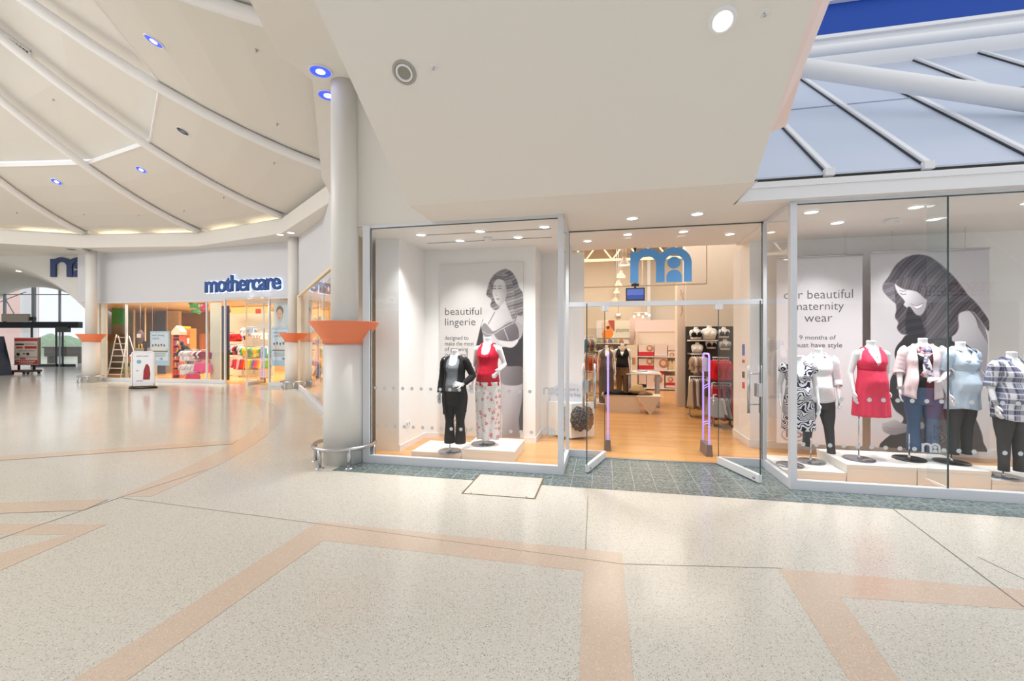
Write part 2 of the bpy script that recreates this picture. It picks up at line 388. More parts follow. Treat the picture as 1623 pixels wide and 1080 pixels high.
# ---- shop inside: high warehouse ceiling and far walls
def corrug():
    m = mat('corrugated_deck', srgb(226, 205, 172), 0.6); n, l, bb = nt(m)
    tc = n.new('ShaderNodeTexCoord'); w = n.new('ShaderNodeTexWave'); w.bands_direction = 'Y'; w.inputs['Scale'].default_value = 1.6
    bp = n.new('ShaderNodeBump'); bp.inputs['Distance'].default_value = 0.08; bp.inputs['Strength'].default_value = 1
    l.new(tc.outputs['Object'], w.inputs['Vector']); l.new(w.outputs['Fac'], bp.inputs['Height']); l.new(bp.outputs['Normal'], bb.inputs['Normal']); return m
b = B(); b.box(-3.6, 4.0, 7.7, 17.6, 5.2, 5.35); struct(b, 'ceiling_shop', corrug())
M_walli = mat('inner_wall_cream', srgb(232, 220, 202), 0.7)
b = B(); b.box(-3.6, 4.0, 17.5, 17.7, 0, 5.3); struct(b, 'wall_shop_back', M_walli)
b = B(); b.box(3.9, 4.0, 8.2, 17.5, 0, 5.3); struct(b, 'wall_shop_right', M_walli)
b = B(); b.box(-3.7, -3.6, 5.7, 17.5, 0, 5.3); struct(b, 'wall_shop_left', M_walli)

# ---------------------------------------------------------------- fascia beam, glass roof and tubes at the right
FB = 5.30
b = B()
xl = XW1 + 0.02
# left end is cut back along the edge of the flat ceiling
b.prism([(xl, FB, ZS), (xl, FB - 0.62, ZS + 0.01), (xl + 0.12, FB, 3.38)], (0.01, 0, 0))
b.box(xl, 9.5, FB, G - 0.001, ZS - 0.004, 3.40); b.box(xl, 9.5, FB - 0.015, FB, 3.33, 3.38)
struct(b, 'trim_fascia', M_white)
RS = 0.89
def roof(y): return 3.44 + RS * (y - 5.35)
M_frost = mat('frosted_roof_glass', srgb(194, 204, 222), 0.3)
nfr, lfr, bfr = nt(M_frost)
b = B(); yy0, yy1 = 5.36, 8.62
b.prism([(XW1 - 0.8, yy0, roof(yy0)), (9.6, yy0, roof(yy0)), (9.6, yy1, roof(yy1)), (XW1 - 0.8, yy1, roof(yy1))], (0, 0, 0.02))
struct(b, 'window_roof_glazing', M_frost)
b = B(); ym = 7.1; b.beam((XW1, ym, roof(ym) + 0.022), (9.6, ym, roof(ym) + 0.022), 0.02, 0.012); struct(b, 'trim_glazing_joint', mat('glazing_joint', srgb(160, 172, 190), 0.5))
proto = None
for k in range(9):
    x = 1.47 + 0.912 * k
    if proto is None:
        r = thing('glazing_bar', 'white glazing bar of the sloping glass roof closest to the plaster reveal', 'glazing bar', (x, 5.35, 3.46), 0, 'glazing bars of the sloping glass roof')
        b = B(); b.beam((0, 0.0, 0.03), (0, 3.25, RS * 3.25 + 0.03), 0.055, 0.05); b.build('rail', M_white, r)
        b = B(); b.beam((-0.034, 0.0, 0.012), (-0.034, 3.25, RS * 3.25 + 0.012), 0.014, 0.02); b.build('gasket', M_dark, r)
        b = B(); b.box(-0.045, 0.045, -0.035, 0.03, -0.03, 0.05); b.build('end_bracket', M_white, r)
        proto = r
    else:
        copy_tree(proto, loc=(x, 5.35, 3.46), label='white glazing bar of the sloping glass roof, %s from the plaster reveal' % ['first', 'second', 'third', 'fourth', 'fifth', 'sixth', 'seventh', 'eighth', 'ninth'][k])
# eaves wall beyond the top of the glass roof, with the blue clerestory panel
b = B(); b.box(XW1 - 1.5, 11, 8.62, 8.8, 6.2, 6.95); b.box(XW1 - 1.5, 11, 8.55, 8.8, 7.53, 9.5); struct(b, 'wall_upper_right', M_white)
M_blue = mat('royal_blue_panel', srgb(0, 68, 168), 0.6)
b = B(); b.box(XW1 - 1.5, 11, 8.64, 8.8, 6.95, 7.53); tag(b.build('blue_clerestory_band', M_blue), 'royal blue band high above the sloping glass roof', 'panel')
b = B(); b.box(XW1 - 1.5, 11, 8.56, 8.64, 6.9, 6.96); struct(b, 'trim_upper_band', M_white)
b = B(); b.tube([(XW1 - 1.5, 8.3, 6.53), (11, 8.3, 6.53)], 0.085, 20)
tag(b.build('horizontal_roof_tube', M_white), 'white tube running along the eaves just below the royal blue band', 'roof tube')
b = B(); b.tube([dp(1215, 98, 6.2), dp(1800, 184, 4.7)], [0.115, 0.115], 24); tag(b.build('diagonal_roof_tube', M_white), 'thick white tube crossing in front of the sloping glass roof', 'roof tube')

# ---------------------------------------------------------------- rotunda: ring beam, ribs, ceiling panels, walls
R0 = 12.65
ANG = [-28, -5, 18.1, 42, 66, 87.5, 109, 131, 153]
def pol(r, a, h=0.0): a = radians(a); return Vector((C0.x + r * cos(a), C0.y + r * sin(a), h))
def rib_h(d): return 5.75 + 0.13 * d + 0.043 * d * d
M_rwall = mat('cool_white_fascia', srgb(214, 214, 218), 0.6)
M_rpan = mat('rotunda_panel', srgb(222, 218, 212), 0.75)
b = B()
prof = [(R0 - 0.28, 5.2), (R0 - 0.28, 5.68), (R0 - 0.2, 5.74), (R0 - 0.05, 5.74), (R0 - 0.05, 5.56), (R0 + 0.6, 5.56), (R0 + 0.6, 6.4), (R0 + 1.5, 6.4), (R0 + 1.5, 5.2)]
rings = [[pol(r, a, h) for r, h in prof] for a in ANG[3:]]
rings = [[edge[-1] + Vector((0.0, -0.4, 0)) + Vector((0.0, 0, h - ZT)) for r, h in prof]] and [[pol(r, 33, h) for r, h in prof]] + rings
b.rings(rings, smooth=False); struct(b, 'trim_ring_beam', M_wall)
# outer ceiling panels (lowered) and inner field; gap between them holds the cove lamps
ST = 3.75
b = B()
for a, c in zip(ANG, ANG[1:]):
    for (d0, d1, dz) in ((-0.15, ST, 0.10), (ST - 0.1, 11.8, 0.34)):
        n = 5
        for i in range(n):
            u, v = d0 + (d1 - d0) * i / n, d0 + (d1 - d0) * (i + 1) / n
            q = [pol(R0 - u, a, rib_h(u) + dz), pol(R0 - u, c, rib_h(u) + dz), pol(R0 - v, c, rib_h(v) + dz), pol(R0 - v, a, rib_h(v) + dz)]
            b.poly(q)
bmesh.ops.remove_doubles(b.bm, verts=b.bm.verts, dist=1e-4)
pan = struct(b, 'ceiling_rotunda', M_rpan, recalc=False)
m_ = pan.modifiers.new('s', 'SOLIDIFY'); m_.thickness = 0.03; m_.offset = 0
b = B()
for a, c in zip(ANG, ANG[1:]):
    b.beam(pol(R0 - ST, a, rib_h(ST) + 0.13), pol(R0 - ST, c, rib_h(ST) + 0.13), 0.03, 0.11)
struct(b, 'trim_cove_edge', M_white)
proto = None
wh = ['', 'cut off by the high soffit', 'ending at the near column', 'ending behind the near column', 'ending above the column by the blue raised letters', 'ending at the ring beam over the distant window', 'ending above the far left column', 'leftmost, running out of the picture', '']
for i, a in enumerate(ANG[1:8]):
    if i == 0: continue
    r = thing('roof_rib', 'curved white tubular roof rib, ' + wh[i + 1], 'roof rib', pol(R0, a, 5.75), radians(a), 'radial ribs of the rotunda')
    b = B(); d_ = [-0.1 if False else 0.05] + [0.6 * k for k in range(1, 20)]
    b.tube([(-d, 0, rib_h(d) - 5.75 - 0.02) for d in d_], 0.105, 14); b.build('tube', M_white, r)
    b = B(); b.box(-0.22, 0.1, -0.14, 0.14, -0.1, 0.28); b.build('end_bracket', M_white, r)
# cove lamps behind the ring beam and behind the step of the panels
M_cove = mat('cove_tube_glow', (1, 1, 1), 0.5, emit=(1, 0.84, 0.56), es=24); M_cove2 = mat('step_tube_glow', (1, 1, 1), 0.5, emit=(1, 0.84, 0.56), es=3)
for nme, rr, zz, rng, sh in (('cove_lamp', R0 + 0.2, 5.61, range(4, 8), 'behind the ring beam'), ('cove_lamp', R0 - ST + 0.28, rib_h(ST) + 0.12, range(4, 8), 'above the step between the ceiling panels')):
    for i in rng:
        a, c = ANG[i], ANG[i + 1]
        for f0, f1 in ((0.12, 0.42), (0.58, 0.9)):
            p, q = pol(rr, a, zz), pol(rr, c, zz)
            bb = B(); bb.tube([p.lerp(q, f0), p.lerp(q, f1)], 0.02, 8)
            tag(bb.build(nme, M_cove if rr > R0 else M_cove2), 'warm fluorescent tube hidden ' + sh, 'cove lamp', 'cove lamps ' + sh)
# the small open gap box with grille at the far upper left
# ---- shop wall under the ring beam, following the kinks of the glass line
PT = [fl(100, 602), fl(150, 603), fl(327, 606.5), fl(445, 615), fl(510, 628)]
P0w, P1w, P2w, P3w = PT[1], PT[2], Vector((-10.85, 13.72, 0)), fl(512, 628.5)
P4w = Vector((-3.9, 6.4, 0))
PH = 3.22
M_bulk = M_rwall
b = B()
chain = [P0w + Vector((-0.9, 0, 0)), P1w, P2w, P3w, P4w]
def wallseg(b, p, q, z0, z1, th=0.2):
    d = (q - p).normalized(); nrm = Vector((-d.y, d.x, 0)) * -th
    b.prism([p + Vector((0, 0, z0)), q + Vector((0, 0, z0)), q + nrm * -1 + Vector((0, 0, z0)) if False else q - nrm + Vector((0, 0, z0)) if False else q + nrm + Vector((0, 0, z0)), p + nrm + Vector((0, 0, z0))], (0, 0, z1 - z0))
for p, q in zip(chain, chain[1:]): wallseg(b, q, p, PH, 5.3)
struct(b, 'wall_over_left_shop', M_bulk)

# ---------------------------------------------------------------- glazed shop front (right shop)
def pane(p, q, z0, z1, parent, name='pane', th=0.012, material=None, edge=False):
    p, q = Vector(p), Vector(q); d = (q - p).normalized(); nn = Vector((-d.y, d.x, 0)) * 0.001
    b = B(); b.poly([p + Vector((0, 0, z0)), q + Vector((0, 0, z0)), q + Vector((0, 0, z1)), p + Vector((0, 0, z1))])
    return b.build(name, material or M_glass, parent)
def dots_row(parent, x0, x1, y, z, step=0.155, r=0.024, start=0.0, skip=()):
    i = 0; x = x0 + start
    while x < x1:
        if not any(a < x < c for a, c in skip):
            b = B(); b.lathe([(0.0, 0), (r, 0)], seg=14); b.bm.transform(Matrix.Translation((x, y, z)) @ Matrix.Rotation(pi / 2, 4, 'X')); b.build('safety_dot', M_dot, parent)
        x += step
M_dot = mat('etched_film', srgb(205, 208, 212), 0.6)
def mlogo(mtl, w, depth, name, parent=None):     # rounded double-arch m with a small figure in the second arch; local x right, z up, width w
    b = B(); u = w / 100.0; A = lambda cx, r, a0, a1, n=20: [(cx + r * cos(a0 + (a1 - a0) * k / n), 32 + r * sin(a0 + (a1 - a0) * k / n)) for k in range(n + 1)]
    t1 = math.acos(-14.5 / 28); tv = math.acos(22 / 28)
    o = [(0, 0), (0, 55), (13.5, 55)] + A(28, 28, t1, tv) + A(72, 28, pi - tv, 0)[1:] + [(100, 0), (87.5, 0)] + A(72, 15.5, 0, pi) + [(56.5, 0), (42.5, 0)] + A(28, 14.5, 0, pi) + [(13.5, 0)]
    c = bpy.data.curves.new(name, 'CURVE'); c.dimensions = '2D'; c.fill_mode = 'BOTH'; c.extrude = depth / 2
    n = 24
    for pts in (o, [(71.7 + 10.8 * cos(2 * pi * k / n), 33.5 + 10.2 * sin(2 * pi * k / n)) for k in range(n)], [(71.7 + 12.3 * cos(pi * k / n), 9 + 12.3 * sin(pi * k / n)) for k in range(n + 1)] + [(59.4, 0), (84.0, 0)]):
        sp = c.splines.new('POLY'); sp.points.add(len(pts) - 1); sp.use_cyclic_u = True
        for q, (x, z) in zip(sp.points, pts): q.co = (u * x, u * z, 0, 1)
    tmp = bpy.data.objects.new(name, c); SC.collection.objects.link(tmp)
    me = bpy.data.meshes.new_from_object(tmp.evaluated_get(bpy.context.evaluated_depsgraph_get())); bpy.data.objects.remove(tmp)
    me.transform(Matrix.Rotation(pi / 2, 4, 'X')); me.materials.clear(); me.materials.append(mtl)
    ob = bpy.data.objects.new(name, me); SC.collection.objects.link(ob)
    if parent is not None: ob.parent = parent
    return ob
# left window -------------------------------------------------
w1 = thing('window_1', None, None, (-1.8, G, 0), kind='structure')
def bd(name, boxes, m, parent, bev=0):
    b = B()
    for q in boxes: b.box(*q, bev=bev)
    return b.build(name, m, parent, world=True)
bd('frame', [(-3.19, SJ0, G - 0.04, G + 0.03, 0.003, 0.105), (-3.19, SL + 0.03, G - 0.04, G + 0.03, 0.105, 3.2), (SJ0 - 0.07, SJ0, G - 0.04, G + 0.03, 0.105, 3.2), (-3.19, SJ0, G - 0.02, G + 0.03, 3.165, 3.2),
             (SJ0 - 0.05, SJ0, G + 0.03, DR, 0.003, 0.105), (SJ0 - 0.04, SJ0, DR - 0.05, DR, 0.105, 3.2), (SJ0 - 0.05, SJ0, G + 0.03, DR, 3.17, 3.2)], M_frame, w1)
bd('glazing_seal', [(SL + 0.03, SJ0 - 0.07, G - 0.012, G + 0.004, 3.155, 3.165), (SL + 0.03, SL + 0.036, G - 0.012, G + 0.004, 0.105, 3.16)], M_edge, w1)
o = pane((SL + 0.03, G, 0), (SJ0 - 0.07, G, 0), 0.105, 3.16, None); o.data.transform(Matrix.Translation(-Vector(w1.location))); o.parent = w1
o = pane((SJ0 - 0.025, G + 0.03, 0), (SJ0 - 0.025, DR - 0.05, 0), 0.105, 3.17, None); o.data.transform(Matrix.Translation(-Vector(w1.location))); o.parent = w1
# right window ------------------------------------------------
w2 = thing('window_2', None, None, (4.5, G, 0), kind='structure')
bd('frame', [(SJ1, SR, G - 0.04, G + 0.03, 0.003, 0.105), (SJ1, SJ1 + 0.065, G - 0.04, G + 0.03, 0.105, 3.17), (SJ1, SR, G - 0.02, G + 0.03, 3.165, 3.2),
             (SJ1, SJ1 + 0.05, G + 0.03, DR, 0.003, 0.105), (SJ1, SJ1 + 0.04, DR - 0.05, DR, 0.105, 3.2), (SJ1, SJ1 + 0.05, G + 0.03, DR, 3.17, 3.2)], M_frame, w2)
bd('glazing_seal', [(SJ1 + 0.065, SR, G - 0.012, G + 0.004, 3.155, 3.165), (SJ1 + 0.065, SJ1 + 0.07, G - 0.012, G + 0.004, 0.105, 3.16), (3.513, 3.521, G - 0.008, G + 0.008, 0.105, 3.16)], M_edge, w2)
for x0, x1 in ((SJ1 + 0.065, 3.513), (3.521, SR)):
    o = pane((x0, G, 0), (x1, G, 0), 0.105, 3.16, None); o.data.transform(Matrix.Translation(-Vector(w2.location))); o.parent = w2
o = pane((SJ1 + 0.025, G + 0.03, 0), (SJ1 + 0.025, DR - 0.05, 0), 0.105, 3.17, None); o.data.transform(Matrix.Translation(-Vector(w2.location))); o.parent = w2
M_fin = glass_mat('green_tinted_glass', (0.86, 0.93, 0.94))
fin = thing('glass_fin', 'clear stiffening glass fin standing behind the joint of the right window', 'glass fin', (3.517, G, 0))
b = B(); b.poly([(3.517, G + 0.012, 0.11), (3.517, G + 0.31, 0.11), (3.517, G + 0.31, 3.16), (3.517, G + 0.012, 3.16)]); b.build('blade', M_fin, fin, world=True)
b = B(); b.box(3.508, 3.526, G + 0.012, G + 0.31, 0.095, 0.115); b.build('foot_channel', M_white, fin, world=True)
# dots and small marks on the glass (film)
for win, x0, x1, skips in ((w1, -3.02, -0.75, ()), (w2, SJ1 + 0.12, 6.0, ())):
    off = Vector(win.location)
    for z, st in ((1.01, 0.0), (0.50, 0.02)):
        x = x0 + st; xs = []
        while x < x1: xs.append(x); x += 0.132
        for x in xs:
            if z < 0.6 and win is w2 and 3.22 < x < 3.48: continue
            if win is w1 and x > -0.87: continue
            b = B(); b.lathe([(0.0001, 0), (0.023, 0)], seg=14); b.bm.transform(Matrix.Translation(Vector((x, G - 0.003, z)) - off) @ Matrix.Rotation(pi / 2, 4, 'X')); b.build('safety_dot', M_dot, win)
o = mlogo(M_dot, 0.17, 0.001, 'glass_mark', None); o.location = Vector((3.28, G - 0.004, 0.47)) - Vector(w2.location); o.parent = w2
o = mlogo(M_dot, 0.15, 0.001, 'glass_mark', None); o.location = Vector((-0.74, G - 0.004, 0.98)) - Vector(w1.location); o.parent = w1
o = mlogo(M_dot, 0.15, 0.001, 'glass_mark', None); o.location = Vector((-0.74, G - 0.004, 0.47)) - Vector(w1.location); o.parent = w1

# entrance screen: transom, side lights, logo ------------------
w3 = thing('window_3', None, None, (0.75, DR, 0), kind='structure')
TZ = 2.17
bd('transom', [(SJ0, SJ1, DR - 0.04, DR + 0.03, TZ - 0.045, TZ + 0.02)], M_frame, w3)
bd('glazing_seal', [(SJ0, SJ1, DR - 0.012, DR + 0.004, 3.188, 3.2), (SJ0, SJ0 + 0.006, DR - 0.02, DR + 0.004, TZ, 3.2), (SJ1 - 0.006, SJ1, DR - 0.02, DR + 0.004, 0.1, 3.2)], M_edge, w3)
bd('frame', [(SJ0, -0.0, DR - 0.02, DR + 0.02, 0.003, 0.10), (1.5, SJ1, DR - 0.02, DR + 0.02, 0.003, 0.10)], M_frame, w3)
bd('clamp', [(0.0, 0.06, DR - 0.05, DR + 0.04, TZ - 0.11, TZ - 0.045)], M_white, w3); bd('clamp', [(1.44, 1.5, DR - 0.05, DR + 0.04, TZ - 0.11, TZ - 0.045)], M_white, w3)
for x0, x1, z0, z1 in ((SJ0, SJ1, TZ + 0.02, 3.19), (SJ0, -0.01, 0.10, TZ - 0.045), (1.51, SJ1, 0.10, TZ - 0.045)):
    o = pane((x0, DR, 0), (x1, DR, 0), z0, z1, None); o.data.transform(Matrix.Translation(-Vector(w3.location))); o.parent = w3
M_lblue = mat('logo_sky_blue', srgb(96, 158, 218), 0.5)
lg = mlogo(M_lblue, 0.86, 0.012, 'shop_logo'); q0 = tp(999, 448, DR - 0.02); lg.location = (q0.x, DR - 0.022, q0.z - 0.0)
tag(lg, 'sky blue double-arch logo with a small round-headed figure on the glass over the entrance', 'logo')
sx = (tp(1096, 448, DR).x - tp(999, 448, DR).x) / 0.86; lg.scale = (sx, 1, sx * 0.98)

# doors -------------------------------------------------------
def door(name, hinge, tip, lockside):
    h, t = Vector(hinge), Vector(tip); L = (t - h).length; a = atan2((t - h).y, (t - h).x)
    d = thing(name, None, None, h, a, kind='structure')
    b = B(); b.box(0, L, -0.022, 0.022, 0.012, 0.105, bev=0.004); b.build('bottom_rail', M_white, d)
    b = B(); b.poly([(0, 0, 0.105), (L, 0, 0.105), (L, 0, 2.11), (0, 0, 2.11)]); b.build('pane', M_glass, d)
    b = B(); b.box(L - 0.006, L, -0.006, 0.006, 0.105, 2.11); b.box(0, 0.004, -0.005, 0.005, 0.105, 2.11); b.build('glass_edge', M_edge, d)
    b = B(); b.box(0.0, 0.07, -0.02, 0.02, 2.06, 2.13); b.build('top_clamp', M_white, d)
    for s in (-1, 1):
        b = B(); x = L - 0.1; y = s * 0.075
        b.tube([(x, y, 0.80), (x, y, 1.36)], 0.016, 14); b.build('handle', M_steel, d)
        b = B(); b.tube([(x, 0, 0.90), (x, y, 0.90)], 0.008, 10); b.tube([(x, 0, 1.26), (x, y, 1.26)], 0.008, 10); b.build('handle_stay', M_steel, d)
    b = B(); b.box(L - 0.07, L + 0.002, -0.03, 0.03, 1.0, 1.16, bev=0.008); b.build('lock', M_steel, d)
    b = B(); b.lathe([(0, 0), (0.018, 0), (0.018, 0.008), (0.0, 0.012)], seg=14); b.bm.transform(Matrix.Translation((L - 0.08, lockside * 0.022, 0.055)) @ Matrix.Rotation(-lockside * pi / 2, 4, 'X')); b.build('bolt', M_steel, d)
    return d
door('door_1', (0.01, DR, 0), (-0.21, 5.51, 0), 1)
door('door_2', (1.49, DR, 0), (1.76, 5.52, 0), -1)

# security pedestals ------------------------------------------
M_neon = mat('violet_acrylic_glow', srgb(170, 150, 235), 0.3, emit=srgb(175, 150, 255), es=0.9)
M_acr = glass_mat('clear_acrylic', (0.88, 0.88, 0.98))
def pedestal(loc, rz, label, cp=None):
    if cp: return copy_tree(cp, loc=loc, rz=rz, label=label)
    r = thing('security_pedestal', label, 'security gate', loc, rz, 'anti-theft pedestals inside the doors')
    H = 1.46; D = 0.30
    path = [(0, 0, 0.14), (0, 0, H - 0.05), (0, 0.015, H - 0.015), (0, 0.05, H), (0, D - 0.05, H), (0, D - 0.015, H - 0.015), (0, D, H - 0.05), (0, D, 0.14)]
    b = B(); b.tube(path, 0.013, 10); b.build('edge_tube', M_neon, r)
    b = B(); b.poly([(0, 0.01, 0.14), (0, D - 0.01, 0.14), (0, D - 0.01, H - 0.02), (0, 0.01, H - 0.02)]); b.build('panel', M_acr, r)
    for z in (0.42, 0.95):
        b = B()
        for q in (0, 0.035): b.tube([(0, 0.0, z + q + 0.06), (0, D, z + q - 0.02)], 0.006, 6)
        b.build('brace', M_neon, r)
    b = B(); b.box(-0.018, 0.018, 0.1, D - 0.03, H - 0.26, H - 0.06, bev=0.008); b.build('sensor_head', mat('sensor_grey', srgb(190, 180, 215), 0.4), r)
    b = B(); q = [(-0.045, -0.02), (0.045, -0.02), (0.045, D + 0.02), (-0.045, D + 0.02)]
    b.rings([[Vector((x, y, 0.004)) for x, y in q], [Vector((x * 0.75, y, 0.17)) for x, y in q]], smooth=False); b.build('foot', mat('pedestal_foot', srgb(128, 118, 120), 0.4, 0.3), r)
    return r
pd = pedestal((0.06, 6.68, 0), 0.0, 'violet glowing anti-theft pedestal beside the left open door')
pedestal((1.46, 6.66, 0), 0.06, 'violet glowing anti-theft pedestal beside the right open door', pd)

# ---------------------------------------------------------------- columns with orange collars and bump rails
M_col = mat('column_paint', srgb(232, 230, 226), 0.45)
def column(loc, label, shaft_top, cp=None, rail_a=(150, 400)):
    if cp: return copy_tree(cp, loc=loc, label=label)
    r = thing('column', label, 'column', loc, 0, 'round columns with orange collars')
    b = B(); b.lathe([(0.178, 1.6), (0.178, shaft_top)], seg=40, cap0=True, cap1=True); b.build('shaft', M_col, r)
    b = B(); b.lathe([(0.272, 0.0), (0.272, 1.615)], seg=48, cap0=True, cap1=True); b.build('casing', M_col, r)
    b = B(); b.lathe([(0.262, 1.605), (0.288, 1.605), (0.288, 1.665), (0.30, 1.68), (0.455, 1.895), (0.455, 1.905), (0.44, 1.905)], seg=64); b.build('collar', M_orange, r)
    b = B(); b.lathe([(0.44, 1.9045), (0.18, 1.86)], seg=48); b.build('collar_top', M_col, r)  # unseen top face, made white to cut orange bounce on the shaft
    a0, a1 = radians(rail_a[0]), radians(rail_a[1]); RR = 0.40
    b = B(); n = 44; b.tube([(RR * cos(a0 + (a1 - a0) * k / n), RR * sin(a0 + (a1 - a0) * k / n), 0.245) for k in range(n + 1)], 0.026, 12); b.build('bump_rail', M_steel, r)
    for f in (0.12, 0.40, 0.66, 0.93):
        a = a0 + (a1 - a0) * f; x, y = RR * cos(a), RR * sin(a)
        b = B(); b.tube([(x, y, 0.01), (x, y, 0.24)], 0.024, 12); b.lathe([(0.055, 0.0), (0.055, 0.008), (0.03, 0.02), (0.0, 0.02)], (x, y, 0.0), 20); b.build('rail_post', M_steel, r)
    return r
CA = (-3.47, 5.40, 0); CBp = fl(458, 616); CBp = (CBp.x - 0.02, CBp.y + 0.25, 0); CCp = fl(133, 606); CCp = (CCp.x, CCp.y + 0.25, 0)
c1 = column(CA, 'near white round column with an orange collar beside the left shop window', 5.2, rail_a=(165, 385))
column(CBp, 'distant white round column with an orange collar just right of the blue raised letters', 5.2, c1)
column(CCp, 'farthest white round column with an orange collar beside the arched entrance', 5.2, c1)

# ---------------------------------------------------------------- downlights (each gives off its own light)
DLI = [0]
def downlight(loc, label, group, r=0.075, power=0, cone=110, glow=None, proto={}, normal=None, col=(1, 0.975, 0.945)):
    key = (round(r, 3), (glow or M_lamp).name)
    if key in proto:
        o = copy_tree(proto[key], loc=loc, label=label, group=group)
    else:
        o = thing('downlight', label, 'downlight', loc, 0, group); proto[key] = o
        b = B(); b.lathe([(r * 0.86, -0.002), (r * 0.9, -0.010), (r * 1.12, -0.008), (r * 1.15, 0.0)], seg=28); b.build('bezel', M_white, o)
        b = B(); b.lathe([(0.0001, -0.001), (r * 0.88, -0.003)], seg=28, cap0=True); b.build('lens', glow or M_lamp, o)
    if power: spot('downlight_beam', Vector(loc) + Vector((0, 0, -0.03)), power, col, 102 if power > 60 else cone, Vector(loc) + Vector((0, 0, -3)), 1.0, r * 0.6)
    return o
Lh = lambda px, py, h: fl(px, py, h)
names = ['first', 'second', 'third', 'fourth', 'fifth', 'sixth', 'seventh', 'eighth']
pw = 125
for i, ((px, py), wd) in enumerate(zip([(667, 371), (761, 365.5), (863, 358.5), (729, 380.5), (821, 375)],
        ['front row, left', 'front row, middle', 'front row, right', 'back row, left', 'back row, right'])):
    downlight(Lh(px, py, 3.168), 'round downlight in the left window display ceiling, ' + wd, 'left window downlights', power=pw)
for i, ((px, py), wd) in enumerate(zip([(1286, 335), (1452, 327), (1632, 320), (1327, 352), (1480, 346.5)],
        ['front row, over the zebra dress', 'front row, left of the glass fin', 'front row, cut by the picture edge', 'back row, over the text banner', 'back row, by the glass fin'])):
    downlight(Lh(px, py, 3.168), 'round downlight in the right window display ceiling, ' + wd, 'right window downlights', power=pw, r=0.08)
for i, ((px, py), wd) in enumerate(zip([(931, 381), (995, 370.5), (1083, 366), (1157, 370)],
        ['at the left', 'second from the left', 'third from the left', 'at the right'])):
    downlight(Lh(px, py, 3.188), 'round downlight in the lobby ceiling behind the logo glass, ' + wd, 'lobby downlights', power=40, r=0.07)
for (px, py), wd in zip([(1002, 345), (1105, 338)], ['left', 'right']):
    downlight(Lh(px, py, ZS - 0.001), '%s one of the two downlights in the soffit outside the entrance glass' % wd, 'entrance soffit downlights', power=26)
# fittings in the sloping ceiling
def slope_pt(px, py):
    r = cw((px - 811.5) / FOC, 1.0); m = -(py - 539) / FOC
    k = (ZS + SLP * FOLD - EYE) / (m + SLP * r.y); return Vector((r.x * k, r.y * k, EYE + m * k))
na = math.atan(SLP)
def tilted(name, loc, label, cat, prof_list, group=None):
    t = thing(name, label, cat, loc, 0, group, rot=(-na, 0, 0))
    for nm, prof, mm in prof_list:
        b = B(); b.lathe(prof, seg=36, cap0=(prof[0][0] < 0.001)); b.build(nm, mm, t)
    return t
M_grey = mat('lamp_grey', srgb(168, 166, 160), 0.5)
M_off = mat('unlit_lens', srgb(150, 148, 140), 0.3)
q = slope_pt(1145, 32)
tilted('ceiling_spotlight', q, 'large lit round spotlight in the sloping ceiling at the upper right', 'spotlight', [('bezel', [(0.066, -0.004), (0.07, -0.016), (0.092, -0.012), (0.098, 0.0)], M_white), ('lens', [(0.0001, -0.006), (0.066, -0.008)], M_lamp)])
q = slope_pt(641, 114)
tilted('ceiling_spotlight', q, 'unlit round grey spotlight in the sloping ceiling above the left window', 'spotlight', [('bezel', [(0.078, -0.004), (0.082, -0.014), (0.1, -0.01), (0.106, 0.0)], M_grey), ('gimbal', [(0.056, -0.005), (0.06, -0.018), (0.074, -0.014), (0.076, -0.004)], M_white), ('lens', [(0.0001, -0.005), (0.056, -0.006)], M_off)])
for (px, py), wd in zip([(688, 105), (1211, 20)], ['beside the unlit grey spotlight', 'beside the large lit spotlight']):
    tilted('sprinkler_head', slope_pt(px, py), 'small chrome sprinkler head in the sloping ceiling ' + wd, 'sprinkler', [('rose', [(0.001, -0.004), (0.026, -0.006), (0.03, 0.0)], M_white), ('head', [(0.0001, -0.034), (0.011, -0.033), (0.011, -0.03), (0.004, -0.028), (0.005, -0.005)], M_steel)])
# blue ringed lamps of the rotunda and high soffit
from mathutils.bvhtree import BVHTree
dg = bpy.context.evaluated_depsgraph_get(); BV = BVHTree.FromObject(pan, dg)
def ray(px, py): return (cw((px - 811.5) / FOC, 1.0, -(py - 539) / FOC)).normalized()
def bluelamp(loc, nrm, label, lit=True):
    e = Vector(nrm).to_track_quat('Z', 'Y').to_euler()
    t = thing('blue_ring_lamp', label, 'ceiling lamp', loc, 0, 'blue ring lamps', rot=e)
    b = B(); b.lathe([(0.125, 0.0), (0.13, 0.012), (0.145, 0.012), (0.15, 0.0)], seg=36); b.build('bezel', M_white, t)
    b = B(); b.lathe([(0.055, 0.008), (0.127, 0.008)], seg=36); b.build('glow_ring', M_blueglow if lit else mat('navy_ring', srgb(62, 66, 100), 0.4), t)
    b = B(); b.lathe([(0.0001, 0.012), (0.055, 0.012)], seg=24); b.build('lens', M_lamp if lit else M_off, t)
for (px, py), wd, lit in [((244, 64), 'large blue ringed lamp in the rotunda ceiling nearest the top of the picture', True), ((290, 207), 'unlit navy ringed lamp in the rotunda ceiling', False), ((224, 268), 'blue ringed lamp in the rotunda ceiling below the unlit one', True), ((90, 287), 'leftmost blue ringed lamp in the rotunda ceiling', True)]:
    h = BV.ray_cast(Vector((0, 0, EYE)), ray(px, py))
    if h[0] is not None:
        nn = h[1] if h[1].z < 0 else -h[1]; bluelamp(h[0] + nn * 0.004, nn, wd, lit)
for (px, py), wd in [((508, 112), 'blue ringed lamp in the high soffit left of the near column top'), ((520, 150), 'blue ringed lamp half hidden behind the top of the near column')]:
    bluelamp(fl(px, py, ZT - 0.002), (0, 0, -1), wd)
